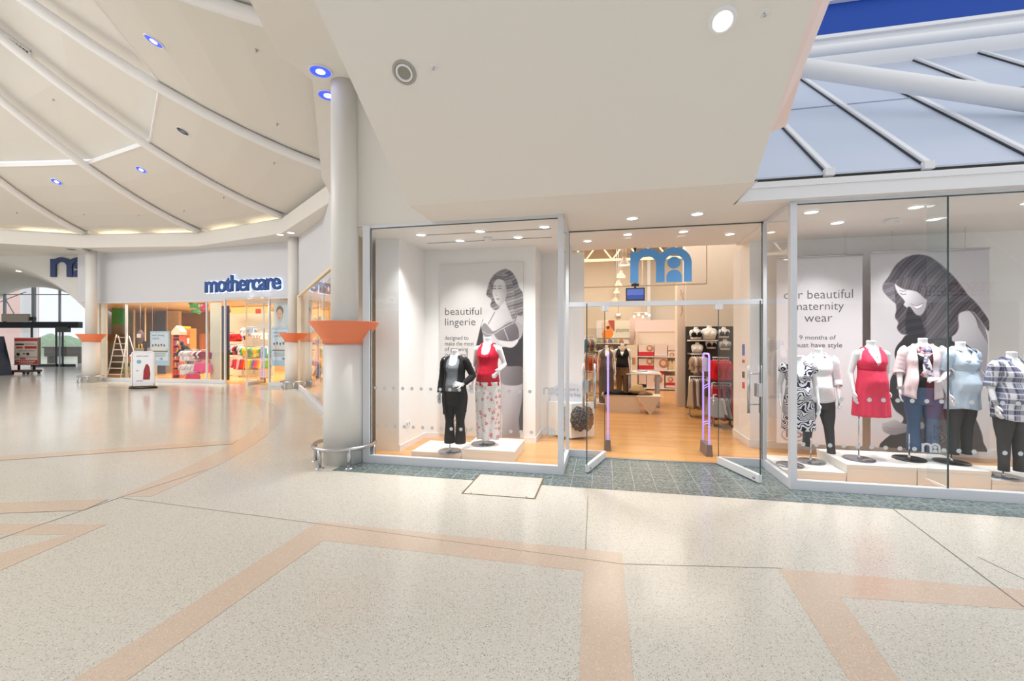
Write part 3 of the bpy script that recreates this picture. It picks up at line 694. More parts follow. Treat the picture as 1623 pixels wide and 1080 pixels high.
# ceiling fittings in the display: sensors and slots
M_slot = mat('diffuser_slot', srgb(120, 120, 112), 0.5)
for (x0, y0), (x1, y1) in (((-2.6, 5.92), (-0.7, 5.92)), ((-2.7, 6.42), (-0.75, 6.42))):
    b = B(); b.box(x0, x1, y0, y0 + 0.02, 3.166, 3.17); tag(b.build('ceiling_slot', M_slot), 'thin slot in the left display ceiling, %s row' % ('front' if y0 < 6 else 'back'), 'ceiling slot', 'ceiling slots')
for (px, py), wd in (((773, 376), 'left window'), ((1413, 347), 'right window')):
    q = Lh(px, py, 3.165); b = B(); b.box(q.x - 0.06, q.x + 0.06, q.y - 0.05, q.y + 0.05, 3.13, 3.169, bev=0.01); b.tube([(q.x + 0.03, q.y - 0.02, 3.13), (q.x + 0.06, q.y - 0.07, 3.09)], 0.015, 8)
    tag(b.build('ceiling_sensor', M_white), 'small white sensor box on the ceiling of the %s display' % wd, 'sensor')

# ---------------------------------------------------------------- small fittings of the rotunda
for i, ((px, py), wd) in enumerate(zip([(407, 78), (440, 195), (435, 257), (355, 312), (292, 333), (220, 340), (133, 339), (27, 336), (85, 157)],
        ['nearest the high soffit', 'right of the unlit navy lamp', 'below and right of the unlit navy lamp', 'above the blue raised letters', 'above the kink of the ring beam', 'above the party notice', 'above the farthest column', 'at the left picture edge', 'between two ribs at the far upper left'])):
    h = BV.ray_cast(Vector((0, 0, EYE)), ray(px, py))
    if h[0] is None: continue
    nn = h[1] if h[1].z < 0 else -h[1]; t = thing('ceiling_sprinkler', 'tiny grey sprinkler head in the rotunda ceiling ' + wd, 'sprinkler', h[0], 0, None, rot=Vector(nn).to_track_quat('Z', 'Y').to_euler())
    b = B(); b.lathe([(0.0001, .004), (.022, .004), (.03, 0)], seg=12); b.build('rose', M_grey, t)
    b = B(); b.lathe([(0.0001, .05), (.016, .048), (.016, .04), (.006, .036), (.006, .004)], seg=10); b.build('head', M_steel, t)
M_pinkglow = mat('pale_pink_lamp_glow', (1, 1, 1), .5, emit=(1, .82, .80), es=3.5)
for (px, py), lit, wd in (((444, 371), True, 'left of the column by the blue letters'), ((461, 368), True, 'over the column by the blue letters'), ((113, 394.5), False, 'left of the top of the farthest column'), ((138, 394.5), False, 'right of the top of the farthest column')):
    t = thing('beam_lamp', '%s round lamp under the ring beam %s' % ('lit' if lit else 'dark unlit', wd), 'ceiling lamp', fl(px, py, 5.196), 0, None)
    b = B(); b.lathe([(.10, -.002), (.13, -.014), (.15, 0)], seg=24); b.build('bezel', M_white if lit else M_grey, t)
    b = B(); b.lathe([(0.0001, -.006), (.10, -.006)], seg=20); b.build('lens', M_pinkglow if lit else mat('dark_lens', srgb(50, 54, 80), .3), t)
# air grille beside the rib at the upper left
ha, hb = BV.ray_cast(Vector((0, 0, EYE)), ray(-6, 44)), BV.ray_cast(Vector((0, 0, EYE)), ray(50, 84))
if ha[0] is not None and hb[0] is not None:
    pa_, pb_ = ha[0], hb[0]; d_ = (pb_ - pa_).normalized(); nn = ha[1] if ha[1].z < 0 else -ha[1]; sdir = d_.cross(nn).normalized(); L = (pb_ - pa_).length
    t = thing('air_grille', 'narrow open louvred air slot beside a rib at the upper left of the rotunda ceiling', 'air grille', pa_)
    Mx = Matrix(((d_.x, sdir.x, nn.x, 0), (d_.y, sdir.y, nn.y, 0), (d_.z, sdir.z, nn.z, 0), (0, 0, 0, 1)))
    b = B(); b.box(0, L, -.11, -.09, .0, .06, Mx); b.box(0, L, .09, .11, 0, .06, Mx); b.box(L - .02, L, -.11, .11, 0, .06, Mx); b.box(-.02, 0, -.11, .11, 0, .06, Mx); b.build('frame', M_white, t)
    b = B()
    for k in range(10): b.box(L * (k + .5) / 10 - .01, L * (k + .5) / 10 + .01, -.09, .09, .01, .04, Mx)
    b.build('louvres', M_grey, t)
    b = B(); b.box(0, L, -.09, .09, .001, .006, Mx); b.build('void_shade', M_dark, t)  # black sheet painted in for the shade inside the open slot
p_ = pol(R0 - .285, 113.5, 5.45); o = text('beam_mark', 'E3', .14, mat('mark_grey', srgb(90, 90, 96), .6), p_, (pi / 2, 0, radians(24)), None, .002); o.location = (0, 0, 0)
tag(o, 'tiny grey two-character mark on the ring beam above the arch', 'mark')

# ---------------------------------------------------------------- the distant shop under the rotunda
bW = P2w - P1w; cW = P3w - P2w
M_cream = mat('cream_partition', srgb(226, 214, 190), 0.6)
def cpx(x, y, z): return dp(x, y, z)
w4 = thing('window_4', None, None, (P0w.x, P0w.y, 0), kind='structure')
def framebar(parent, p, q, z0, z1, w=0.06, th=0.07, name='frame', mm=None):
    b = B(); d = (q - p).normalized(); n = Vector((-d.y, d.x, 0)) * th / 2
    b.prism([p - n + Vector((0, 0, z0)), q - n + Vector((0, 0, z0)), q + n + Vector((0, 0, z0)), p + n + Vector((0, 0, z0))], (0, 0, z1 - z0))
    return b.build(name, mm or M_frame, parent, world=True)
def post(parent, p, z0, z1, w=0.06, name='mullion', mm=None):
    b = B(); b.box(p.x - w / 2, p.x + w / 2, p.y - w / 2, p.y + w / 2, z0, z1); return b.build(name, mm or M_frame, parent, world=True)
def wpane(parent, p, q, z0, z1):
    o = pane(p, q, z0, z1, None, material=M_glass2); o.data.transform(Matrix.Translation(-Vector(parent.location))); o.parent = parent
def onl(p, q, px):      # point of line p-q seen in photo column px
    r = cw((px - 811.5) / FOC, 1.0); d = q - p; det = r.x * (-d.y) + d.x * r.y
    k = (p.x * (-d.y) + d.x * p.y) / det; return Vector((r.x * k, r.y * k, 0))
framebar(w4, P0w, P1w, 0.003, 0.14); framebar(w4, P0w, P1w, 3.16, 3.22)
for px in (152, 328): post(w4, onl(P0w, P1w, px), 0.1, 3.2)
wpane(w4, P0w, P1w, 0.14, 3.16)
w5 = thing('window_5', None, None, (P1w.x, P1w.y, 0), kind='structure')
a5, b5 = onl(P1w, P2w, 357), onl(P1w, P2w, 427)
framebar(w5, P1w, a5, 0.003, 0.14); framebar(w5, P1w, a5, 3.16, 3.22); framebar(w5, b5, P2w, 0.003, 0.14); framebar(w5, b5, P2w, 3.16, 3.22)
for p in (a5, b5): post(w5, p, 0.0, 3.2)
wpane(w5, P1w, a5, 0.14, 3.16); wpane(w5, b5, P2w, 0.14, 3.16)
w6 = thing('window_6', None, None, (P2w.x, P2w.y, 0), kind='structure')
a6, b6 = onl(P2w, P3w, 474), onl(P2w, P3w, 512)
framebar(w6, a6, P4w, 0.003, 0.14); framebar(w6, a6, P4w, 3.14, 3.22, mm=M_cream); post(w6, a6, 0, 3.2, 0.09, mm=M_cream); post(w6, b6, 0, 3.2)
wpane(w6, a6, P4w, 0.14, 3.16)
b = B(); wallseg(b, a6, P2w, 0, 3.22, 0.12); struct(b, 'wall_pier_behind_column', M_rwall)
# recessed door glazing of that shop
nv = Vector((-(P2w - P1w).y, (P2w - P1w).x, 0)).normalized() 
if nv.y < 0: nv = -nv
ra, rb = a5 + nv * 0.9, b5 + nv * 0.9
d3 = thing('door_3', None, None, (ra.x, ra.y, 0), kind='structure')
framebar(d3, ra, rb, 2.12, 2.2); framebar(d3, ra, rb, 3.1, 3.2)
framebar(d3, ra, ra.lerp(rb, 0.28), 0.003, 0.1); post(d3, ra.lerp(rb, 0.42), 0.0, 3.1, 0.05); post(d3, ra, 0, 3.1, 0.05, mm=M_cream)
wpane(d3, ra, ra.lerp(rb, 0.42), 0.1, 3.1)
lf0 = ra.lerp(rb, 0.42); lf1 = onl(P1w, P2w, 400) + Vector((0.0, -0.25, 0))
framebar(d3, lf0, lf1, 0.012, 0.12, name='bottom_rail'); wpane(d3, lf0, lf1, 0.12, 2.1)
# shop room: floor, back wall, ceiling
room = [P0w + Vector((0.05, 0.06, 0)), P1w + Vector((0.0, 0.06, 0)), P2w + Vector((0.05, 0.1, 0)), P3w + Vector((0.1, 0.12, 0)), P4w + Vector((0.15, 0.2, 0)), Vector((-3.75, 24, 0)), Vector((-30.5, 24, 0)), Vector((-30.5, 22.3, 0)), Vector((-20.9, 14.3, 0))]
b = B(); b.prism(room, (0, 0, 0.004)); struct(b, 'floor_beech_far_shop', M_wood)
M_warmc = mat('warm_ceiling', srgb(236, 222, 196), 0.7)
b = B(); b.prism([p + Vector((0, 0, 3.25)) for p in room], (0, 0, 0.1)); struct(b, 'ceiling_far_shop', M_warmc)
b = B(); b.box(-30, -3.75, 21.5, 21.6, 0, 3.25); struct(b, 'wall_far_shop_back', mat('warm_yellow_wall', srgb(240, 208, 150), 0.7))
area('far_shop_light', (-16.5, 17.2, 3.2), 8, 620, (1, 0.89, 0.72), (0, 0, 0), 5, radians(110))
area('far_shop_light', (-8.0, 15.0, 3.2), 4, 200, (1, 0.92, 0.80), (0, 0, 0), 4, radians(110))
for px, py in ((188, 477), (202, 477.5), (239, 477.5), (288, 477)):
    downlight(fl(px, py, 3.245), 'tiny warm downlight inside the distant shop seen at its glass top, near %s' % {188: 'the green panel', 202: 'the step ladder', 239: 'the party notice', 288: 'the yellow shelf'}[px], 'distant shop downlights', glow=M_lampw, r=0.07)
b = B()
for p, q in ((a5, ra), (b5, rb)): pass
q_ = [a5, b5, rb, ra]
b.prism([p + Vector((0, 0, 3.2)) for p in q_], (0, 0, 0.04)); struct(b, 'ceiling_door_recess', M_ceil)
for px, py in ((394, 472.5), (416, 471)):
    downlight(fl(px, py, 3.195), 'small downlight in the recess ceiling under the blue raised letters, %s' % ('left' if px < 400 else 'right'), 'recess downlights', r=0.07, power=6)
# cream pier panels at the left of the window and grey panel in the door recess
b = B(); A0, A1 = onl(P0w + Vector((0, .5, 0)), P1w + Vector((0, .5, 0)), 160), onl(P0w + Vector((0, .5, 0)), P1w + Vector((0, .5, 0)), 168)
wallseg(b, A1, A0, 0, 3.2, 0.06); 
tag(b.build('upright_board', M_cream), 'cream upright panel behind the left edge of the distant window', 'panel')
A0, A1 = onl(P1w + nv * .8, P2w + nv * .8, 333), onl(P1w + nv * .8, P2w + nv * .8, 349)
b = B(); wallseg(b, A1, A0, 0, 3.2, 0.06); tag(b.build('upright_board', mat('grey_beige_panel', srgb(205, 202, 186), 0.6)), 'grey-beige upright panel left of the distant doors', 'panel')
A0, A1 = onl(P1w + nv * 1.2, P2w + nv * 1.2, 350), onl(P1w + nv * 1.2, P2w + nv * 1.2, 362)
pn = thing('night_scene_poster', 'tall dark blue and green landscape panel behind the distant doors', 'panel', A0)
b = B(); wallseg(b, A1, A0, 1.15, 3.1, 0.05); o_ = b.build('sky_print', mat('dusk_blue_print', srgb(40, 62, 108), 0.4), pn, world=True)
b = B(); wallseg(b, A1, A0, 0.004, 1.15, 0.05); b.build('meadow_print', mat('meadow_print', srgb(52, 66, 42), 0.5), pn, world=True)
# raised blue letters over the doors
dd = (P2w - P1w).normalized(); ang = atan2(dd.y, dd.x)
q0 = onl(P1w, P2w, 330.5); off = Vector((dd.y, -dd.x, 0)) * 0.13
qe = onl(P1w, P2w, 450)
M_letter = mat('letter_blue', srgb(58, 92, 158), 0.45)
M_halo = mat('letter_halo', (1, 1, 1), 0.5, emit=srgb(200, 225, 255), es=1.1)
sg = thing('shop_sign', 'raised blue letters reading mothercare with a pale blue glow on the white fascia', 'sign', q0 + off + Vector((0, 0, 3.47)), ang)
wid = (qe - q0).length
import mathutils
def textfit(name, body, w_, h_, mm, parent, y, ext, offset, z=0, x=0, spacing=1.0):
    o = text(name, body, 1.0, mm, (0, 0, 0), (0, 0, 0), None, 0.0, 'LEFT', offset, spacing=spacing)
    xs = [v.co.x for v in o.data.vertices]; ys = [v.co.y for v in o.data.vertices]
    sxx = w_ / (max(xs) - min(xs)); syy = h_ / (max(ys) - min(ys)); x0 = min(xs); y0 = min(ys)
    for v in o.data.vertices: v.co = Vector((x + (v.co.x - x0) * sxx, y, z + (v.co.y - y0) * syy))
    if ext:
        bm = bmesh.new(); bm.from_mesh(o.data); bmesh.ops.solidify(bm, geom=bm.faces, thickness=ext); bmesh.ops.recalc_face_normals(bm, faces=bm.faces); bm.to_mesh(o.data); bm.free()
    o.parent = parent; return o
body = 'mothercare'
lx = 0.0
full = textfit('tmp', body, wid, 1, M_letter, None, 0, 0, 0.03, spacing=0.86)
bpy.data.objects.remove(full)
textfit('letters', body, wid, 0.63, M_letter, sg, -0.03, 0.06, 0.02, spacing=0.84)
textfit('halo', body, wid + 0.07, 0.69, M_halo, sg, 0.06, 0.01, 0.045, z=-0.03, x=-0.035, spacing=0.84)

# A-frame poster stand in front of the window
qa = fl(227, 615)
st = thing('poster_stand', 'white framed pavement poster stand with a red car seat picture and black base', 'poster stand', (qa.x, qa.y, 0), 0.42)
M_wst = mat('stand_white', srgb(232, 232, 236), 0.35)
b = B(); b.tube(catmull([(-0.33, 0, 0.02), (-0.33, 0, 0.7), (-0.33, 0, 1.17), (-0.26, 0, 1.25), (0, 0, 1.25), (0.26, 0, 1.25), (0.33, 0, 1.17), (0.33, 0, 0.7), (0.33, 0, 0.1)], 4, closed=False), 0.026, 8); b.build('frame', M_wst, st)
b = B(); b.box(-0.30, 0.30, -0.012, 0.012, 0.12, 1.23); b.build('poster', M_wst, st)
b = B(); b.rings([[Vector((x, y * 0.55, 0.004)) for x, y in [(0.42 * cos(2 * pi * k / 24), 0.42 * sin(2 * pi * k / 24)) for k in range(24)]], [Vector((0.4 * cos(2 * pi * k / 24), 0.2 * sin(2 * pi * k / 24), 0.08)) for k in range(24)]]); b.build('base', M_black, st)
b = B(); b.lathe([(0.0001, 0), (0.07, 0)], seg=20); b.bm.transform(Matrix.Translation((-0.12, -0.014, 0.92)) @ Matrix.Rotation(pi / 2, 4, 'X')); b.build('round_print', mat('teal_print', srgb(110, 175, 200), 0.5), st)
b = B(); b.prism([(0.0, -0.0135, 0.3), (0.2, -0.0135, 0.3), (0.22, -0.0135, 0.5), (0.19, -0.0135, 0.74), (0.14, -0.0135, 0.84), (0.08, -0.0135, 0.82), (0.02, -0.0135, 0.62)], (0, -0.002, 0)); b.build('seat_print', mat('red_print', srgb(150, 40, 46), 0.5), st)
for x0, x1, z in ((-0.2, -0.02, 1.1), (0.0, 0.16, 1.1), (-0.2, -0.13, 0.6), (-0.2, 0.0, 0.25)): b = B(); b.box(x0, x1, -0.0145, -0.013, z, z + 0.022); b.build('text_line', mat('print_grey', srgb(110, 110, 115), 0.6), st)

# notices on / behind the glass
def party_notice(loc, rz, label, w=0.86, h=1.37, cp=None):
    if cp: return copy_tree(cp, loc=loc, rz=rz, label=label)
    t = thing('party_notice', label, 'notice', loc, rz, 'pale blue party notices')
    b = B(); b.box(0, w, 0, 0.02, 0, h); b.build('board', mat('notice_pale_blue', srgb(172, 204, 228), 0.5), t)
    b = B(); b.box(0.06, w - 0.06, -0.004, 0, 0.2, h - 0.06); b.build('sheet', mat('notice_sheet', srgb(214, 226, 236), 0.5), t)
    b = B(); b.box(0.06, w - 0.06, -0.006, -0.004, 0.56, 0.66); b.build('table_print', mat('print_tan', srgb(198, 188, 170), 0.6), t)
    b = B(); b.box(0.06, w - 0.06, -0.0065, -0.006, 0.545, 0.585); b.build('table_edge_print', mat('print_brown', srgb(110, 96, 84), 0.6), t)
    for k in range(5):
        x = 0.14 + k * 0.145
        b = B(); b.lathe([(0.0001, 0), (0.043, 0)], seg=12); b.bm.transform(Matrix.Translation((x, -0.0072, 0.80 + 0.02 * (k % 2))) @ Matrix.Rotation(pi / 2, 4, 'X') @ Matrix.Scale(1.1, 4, (0, 1, 0))); b.build('head_print', mat('print_face', srgb(176, 130, 104), 0.6), t)
        b = B(); b.lathe([(0.0001, 0), (0.047, 0)], seg=12, a0=0, a1=pi); b.bm.transform(Matrix.Translation((x, -0.0078, 0.815 + 0.02 * (k % 2))) @ Matrix.Rotation(pi / 2, 4, 'X')); b.build('hair_print', mat('print_hair', srgb(70, 48, 40), 0.6), t)
        b = B(); b.prism([(x - 0.065, -0.0068, 0.62), (x + 0.065, -0.0068, 0.62), (x + 0.045, -0.0068, 0.76), (x - 0.045, -0.0068, 0.76)], (0, -0.0006, 0)); b.build('shirt_print', mat('print_shirt', srgb(226, 226, 222), 0.6), t)
    b = B()
    for x in (.1, w - .1): b.tube([(x, .01, h), (x, .01, 3.25 - loc[2])], .004, 5)
    b.build('hanging_wire', M_frame, t)
    M_tx = mat('print_slate', srgb(76, 84, 100), 0.6)
    for body, z, s in (("we're having", h - 0.2, 0.12), ("a party...", h - 0.32, 0.12)):
        o = text('heading', body, s, M_tx, (0.11, -0.006, z), FRONT, None, 0.0005); o.parent = t
    for k in range(4):
        b = B(); b.box(0.11, w - 0.16 - 0.06 * (k == 3), -0.006, -0.004, 0.49 - k * 0.045, 0.505 - k * 0.045); b.build('text_line', mat('print_grey', (0.2, 0.2, 0.2)), t)
    o = mlogo(M_tx, 0.13, 0.001, 'small_mark'); o.location = (0.5, -0.007, 0.23); o.parent = t
    return t
wl_ = lambda px: onl(P0w + Vector((0, 0.5, 0)), P1w + Vector((0, 0.5, 0)), px)
pq = wl_(238); pa = party_notice((pq.x, pq.y, 0.63), 0.0, "pale blue notice about having a party hanging in the distant window", w=0.95, h=1.4)
bq = onl(P1w + nv * 0.25, P2w + nv * 0.25, 430)
party_notice((bq.x, bq.y, 0.71), ang, 'pale blue party notice beside the distant doors, partly behind the column', cp=pa)
# child portrait above it
t = thing('child_poster', 'poster of a smiling fair-haired child above the pale blue notice', 'poster', (bq.x + nv.x * .12, bq.y + nv.y * .12, 2.12), ang)
b = B(); b.box(0, 0.8, 0, 0.02, 0, 0.95); b.build('sheet', mat('pale_sky_print', srgb(206, 218, 222), 0.5), t)
def disc_print(name, x, z, rx, rz_, col, parent, y):
    b = B(); b.prism([(x + rx * cos(2 * pi * k / 20), y, z + rz_ * sin(2 * pi * k / 20)) for k in range(20)], (0, -0.001, 0)); return b.build(name, mat(name + '_%d%d' % (int(col[0] * 99), int(col[2] * 99)), col, 0.6), parent)
disc_print('shirt_print', 0.33, 0.06, 0.24, 0.13, srgb(222, 222, 226), t, -0.002)
disc_print('hair_print', 0.28, 0.62, 0.17, 0.2, srgb(138, 110, 84), t, -0.004)
disc_print('face_print', 0.27, 0.48, 0.145, 0.22, srgb(232, 190, 166), t, -0.006)
for x in (0.21, 0.33): disc_print('eye_print', x, 0.52, 0.016, 0.012, srgb(70, 50, 44), t, -0.008)
disc_print('mouth_print', 0.27, 0.37, 0.045, 0.014, srgb(180, 96, 90), t, -0.008)

# ---------------------------------------------------------------- arched entrance hall at the far left
z1, z2 = 18.6, 28.0
def arch(xc, zc, r, hw, Z, n=28):
    return [cw(xc - hw + 2 * hw * k / n, Z, zc + sqrt(r * r - (hw - 2 * hw * k / n) ** 2)) for k in range(n + 1)]
A1_ = arch(-23.2, -1.95, 7.16, 5.5, z1); A2_ = arch(-30.2, 0.55, 4.55, 4.3, z2)
M_hall = mat('hall_plaster', srgb(224, 221, 217), 0.7)
dv = cw(0, 0.25)
def over(b, A, top, Z, xl, xr):
    for p, q in zip(A, A[1:]):
        b.poly([p, q, Vector((q.x, q.y, top)), Vector((p.x, p.y, top))])
    b.poly([A[-1], cw(xr, Z, A[-1].z), cw(xr, Z, top), Vector((A[-1].x, A[-1].y, top))]); b.poly([cw(xl, Z, A[0].z), A[0], Vector((A[0].x, A[0].y, top)), cw(xl, Z, top)])
    b.poly([Vector((A[-1].x, A[-1].y, 0)), cw(xr, Z, 0), cw(xr, Z, A[-1].z), A[-1]]); b.poly([cw(xl, Z, 0), Vector((A[0].x, A[0].y, 0)), A[0], cw(xl, Z, A[0].z)])
b = B(); over(b, A1_, 5.3, z1, -34, -17.62); wa = struct(b, 'wall_arch', M_hall, recalc=False); s_ = wa.modifiers.new('s', 'SOLIDIFY'); s_.thickness = 0.12; s_.offset = 0
b = B(); b.rings([A1_, A2_], False, False, closed=False); v_ = struct(b, 'ceiling_vault', M_hall, recalc=False); s_ = v_.modifiers.new('s', 'SOLIDIFY'); s_.thickness = 0.1; s_.offset = 0
b = B(); over(b, A2_, 6.5, z2, -42, -22); wa = struct(b, 'wall_far_arch', M_hall, recalc=False); s_ = wa.modifiers.new('s', 'SOLIDIFY'); s_.thickness = 0.12; s_.offset = 0
b = B(); p, q = cw(-17.75, z1, 0), cw(-25.9, z2, 0); b.prism([p, q, q + Vector((0.3, 0, 0)), p + Vector((0.3, 0, 0))], (0, 0, 3.3)); struct(b, 'wall_hall_right', M_hall)
# soffit strip between ring beam and arch wall
b = B(); b.prism([pol(R0 + 1.0, 106, 5.24), pol(R0 + 1.0, 131, 5.24), pol(R0 + 1.0, 150, 5.24), cw(-34, z1, 5.24), cw(-16.6, z1, 5.24)], (0, 0, 0.06)); struct(b, 'ceiling_hall_soffit', M_ceil)
hl = mlogo(M_logo, 1.62, 0.06, 'shop_logo'); hl.scale = (1, 1, .84); q = dp(80.5, 438, z1 - 0.12); hl.location = q; hl.rotation_euler = (0, 0, YAW)
tag(hl, 'navy double-arch logo on the white arch wall at the far left', 'logo')
for (px, py), w_ in (((31, 429.5), 'near'), ((78, 443.5), 'far')):
    t = thing('downlight', 'warm downlight in the vaulted hall ceiling, the %s one' % w_, 'downlight', dp(px, py, 21 if w_ == 'near' else 24.0), 0, 'vault downlights')
    b = B(); b.lathe([(0.0001, 0), (0.11, -0.004), (0.13, 0.0)], seg=20); b.build('lens', M_lampw, t)
# glazed doors and windows
M_dkf = mat('door_frame_black', srgb(26, 34, 44), 0.4)
M_gryf = mat('window_bar_grey', srgb(170, 178, 188), 0.5)
w7 = thing('window_7', None, None, cw(-30, z2 - 0.3, 0), YAW, kind='structure')      # local x right, y away
X = lambda px, zz=z2 - 0.3: (px - 811.5) / FOC * zz + 30
Hh = lambda py, zz=z2 - 0.3: EYE - (py - 539) / FOC * zz
b = B()
for px, w_ in ((9, 0.12), (55, 0.2), (96, 0.08), (-40, 0.12)): b.box(X(px) - w_ / 2, X(px) + w_ / 2, -0.1, 0.0, Hh(511), 5.0 if px > 20 else 4.6)
b.box(X(-60), X(130), -0.08, -0.01, Hh(465.5) - 0.06, Hh(465.5)); b.build('glazing_bar', M_gryf, w7)
b = B(); b.beam((X(-10), -0.03, Hh(482)), (X(42), -0.03, Hh(462)), 0.04, 0.04); b.beam((X(10), -0.03, Hh(474)), (X(25), -0.03, Hh(500)), 0.04, 0.04); b.build('brace', M_gryf, w7)
b = B(); b.box(X(-60), X(130), -0.25, 0.05, Hh(519), Hh(509.5)); b.build('transom', M_dkf, w7)
b = B(); b.box(X(8), X(50), -0.2, -0.05, Hh(509), Hh(497)); b.build('blind_box', mat('blind_box', srgb(196, 188, 176), 0.6), w7)
b = B(); b.poly([(X(-60), 0.02, Hh(511)), (X(130), 0.02, Hh(511)), (X(130), 0.02, 5.1), (X(-60), 0.02, 5.1)]); b.build('pane', M_glass, w7)
b = B(); b.box(X(54.5), X(60.5), -0.3, -0.1, Hh(508), Hh(502)); cc = b.build('door_sensor', M_black, w7)
w8 = thing('door_4', None, None, cw(-30, z2 - 0.3, 0), YAW, kind='structure')
b = B(); b.box(X(50), X(52.5), -0.06, 0.0, 0.0, Hh(516)); b.box(X(56), X(120), -0.06, 0, 0.0, 0.16); b.build('frame', M_dkf, w8)
for px in (90.5, 100.5): 
    b = B(); b.box(X(px), X(px + 1.7), -0.12, -0.04, 0, Hh(516)); b.build('stile', M_dkf, w8)
b = B(); b.box(X(95.5), X(97.5), -0.1, -0.04, 0, Hh(518)); b.build('centre_post', M_gryf, w8)
b = B(); b.box(X(98), X(115), -0.35, -0.1, Hh(526), Hh(517.5)); b.build('operator_box', mat('dark_grey', srgb(86, 92, 98), 0.5), w8)
b = B(); b.poly([(X(-60), 0.0, 0.0), (X(130), 0.0, 0.0), (X(130), 0.0, Hh(516)), (X(-60), 0.0, Hh(516))]); b.build('pane', M_glass, w8)
# outdoors beyond the doors
M_pinkw = mat('pink_render', srgb(246, 212, 204), 0.7)
b = B(); p = cw(-52, 42, 0); q = cw(-41.6, 38, 0); b.prism([p, q, q + Vector((0, 0.5, 0)), p + Vector((0, 0.5, 0))], (0, 0, 9)); tag(b.build('neighbour_building', M_pinkw), 'pink rendered building outside the far left windows', 'building')
b = B(); q = cw(-40.3, 36.6, 0); b.lathe([(0.5, 0), (0.5, 9)], q, 20, cap1=True); tag(b.build('outdoor_column', M_white), 'round white column outside the far left doors', 'column')
b = B(); p = cw(-41, 36, 3.6); q = cw(-52, 36, 3.6); b.box(-56, q.x + 14, p.y - 0.4, p.y + 0.2, 2.9, 3.1); tag(b.build('outdoor_canopy', M_white), 'white canopy edge outside the far left doors', 'canopy')
random.seed(5)
M_bush = bumpy(mat('bush_green', srgb(170, 200, 168), 0.8), 6, 1.0, 0.2)
for i, (px, zz, r) in enumerate(((64, 50, 1.2), (78, 54, 1.4), (94, 48, 1.2), (110, 52, 1.3))):
    b = B(); bmesh.ops.create_icosphere(b.bm, subdivisions=4, radius=r)
    for v in b.bm.verts: v.co *= 1 + 0.16 * sin(v.co.x * 3.1 + i) * cos(v.co.y * 2.7) + random.uniform(-0.06, 0.06)
    o = b.build('bush', M_bush, smooth=True); o.location = dp(px, 539, zz) ; o.location.z = r * .62; tag(o, 'rounded green bush outside the entrance doors, %s' % ['leftmost of four', 'second of four', 'third of four', 'rightmost of four'][i], 'bush', 'bushes outside')
cb = thing('planter', 'dark wooden planter box just outside the entrance doors', 'planter', dp(105, 560, 32) * 1.0, YAW)
cb.location.z = 0; cb.matrix_basis = Matrix.Translation(cb.location) @ Matrix.Rotation(YAW, 4, 'Z')
b = B(); b.box(-1.3, 1.3, -0.3, 0.3, 0.5, 1.1); b.box(-1.4, 1.4, -0.35, 0.35, 1.1, 1.2); b.build('box', mat('planter_wood', srgb(92, 84, 78), 0.6), cb)
for x in (-1.1, 1.1): 
    b = B(); b.box(x - .08, x + .08, -0.2, 0.2, 0.0, 0.5); b.build('leg', mat('planter_wood', (0.1, 0.1, 0.1)), cb)
# black cabinet at the picture edge
kz = 21.0
kb = thing('black_cabinet', 'black machine cabinet with a flared grey side at the left picture edge', 'cabinet', cw((-18 - 811.5) / FOC * kz, kz - 0.9), YAW)
M_ks = mat('cabinet_side_grey', srgb(72, 80, 96), 0.4)
prof_k = [(0.0, 0.0), (0.0, 1.85), (0.75, 1.85), (0.78, 1.2), (1.1, 0.35), (1.12, 0.0)]
b = B(); b.prism([(x - 0.7, 0, z) for x, z in [(-1.5, 0), (-1.5, 1.82), (1.32, 1.82), (1.32, 1.15), (1.2, 0.9), (1.2, 0.0)]], (0, 0.9, 0)); b.build('body', M_black, kb)
b = B(); b.prism([(0.62, -0.03, 0.0), (0.62, -0.03, 0.45), (0.5, -0.03, 1.0), (0.5, -0.03, 1.85), (0.66, -0.03, 1.85), (0.66, -0.03, 1.1), (0.98, -0.03, 0.5), (1.05, -0.03, 0.0)], (0, 1.0, 0)); bmesh.ops.triangulate(b.bm, faces=b.bm.faces); b.build('flared_side', M_ks, kb)
b = B(); b.box(-2.0, 0.55, -0.02, 0, 1.17, 1.19); b.box(-2.0, 0.55, -0.02, 0, 0.98, 0.995); b.build('seam', mat('seam_grey', srgb(60, 64, 72), 0.4), kb)
# red and white advertising board on a wheeled stand
bz = 21.6
ab = thing('advert_board', 'cream and red advertising board on a low wheeled stand beside the black cabinet', 'advertising board', cw((22.5 - 811.5) / FOC * bz, bz), YAW)
bw = 38.5 / FOC * bz; z0b, z1b = Hh(577, bz), Hh(534.5, bz); hb = z1b - z0b
M_red = mat('print_red', srgb(190, 52, 48), 0.5); M_crm = mat('print_cream', srgb(214, 202, 190), 0.5); M_ink = mat('print_ink', srgb(60, 50, 50), 0.6)
b = B(); b.box(0, bw, 0, 0.05, z0b, z1b); b.build('panel', M_crm, ab)
b = B(); b.box(0.02, bw - 0.02, -0.006, 0, z1b - 0.17 * 1.0, z1b - 0.03); b.build('header_print', M_red, ab)
b = B(); b.box(0.06, bw - 0.03, -0.006, 0, z0b + 0.02, z0b + 0.22); b.build('footer_print', M_red, ab)
b = B(); b.box(0.1, 0.42, -0.006, 0, z0b + 0.79, z0b + 0.88); b.box(0.52, bw - 0.08, -0.006, 0, z0b + 0.78, z0b + 0.9); b.box(0.3, 0.56, -0.006, 0, z0b + 0.25, z0b + 0.32); b.build('red_label_print', M_red, ab)
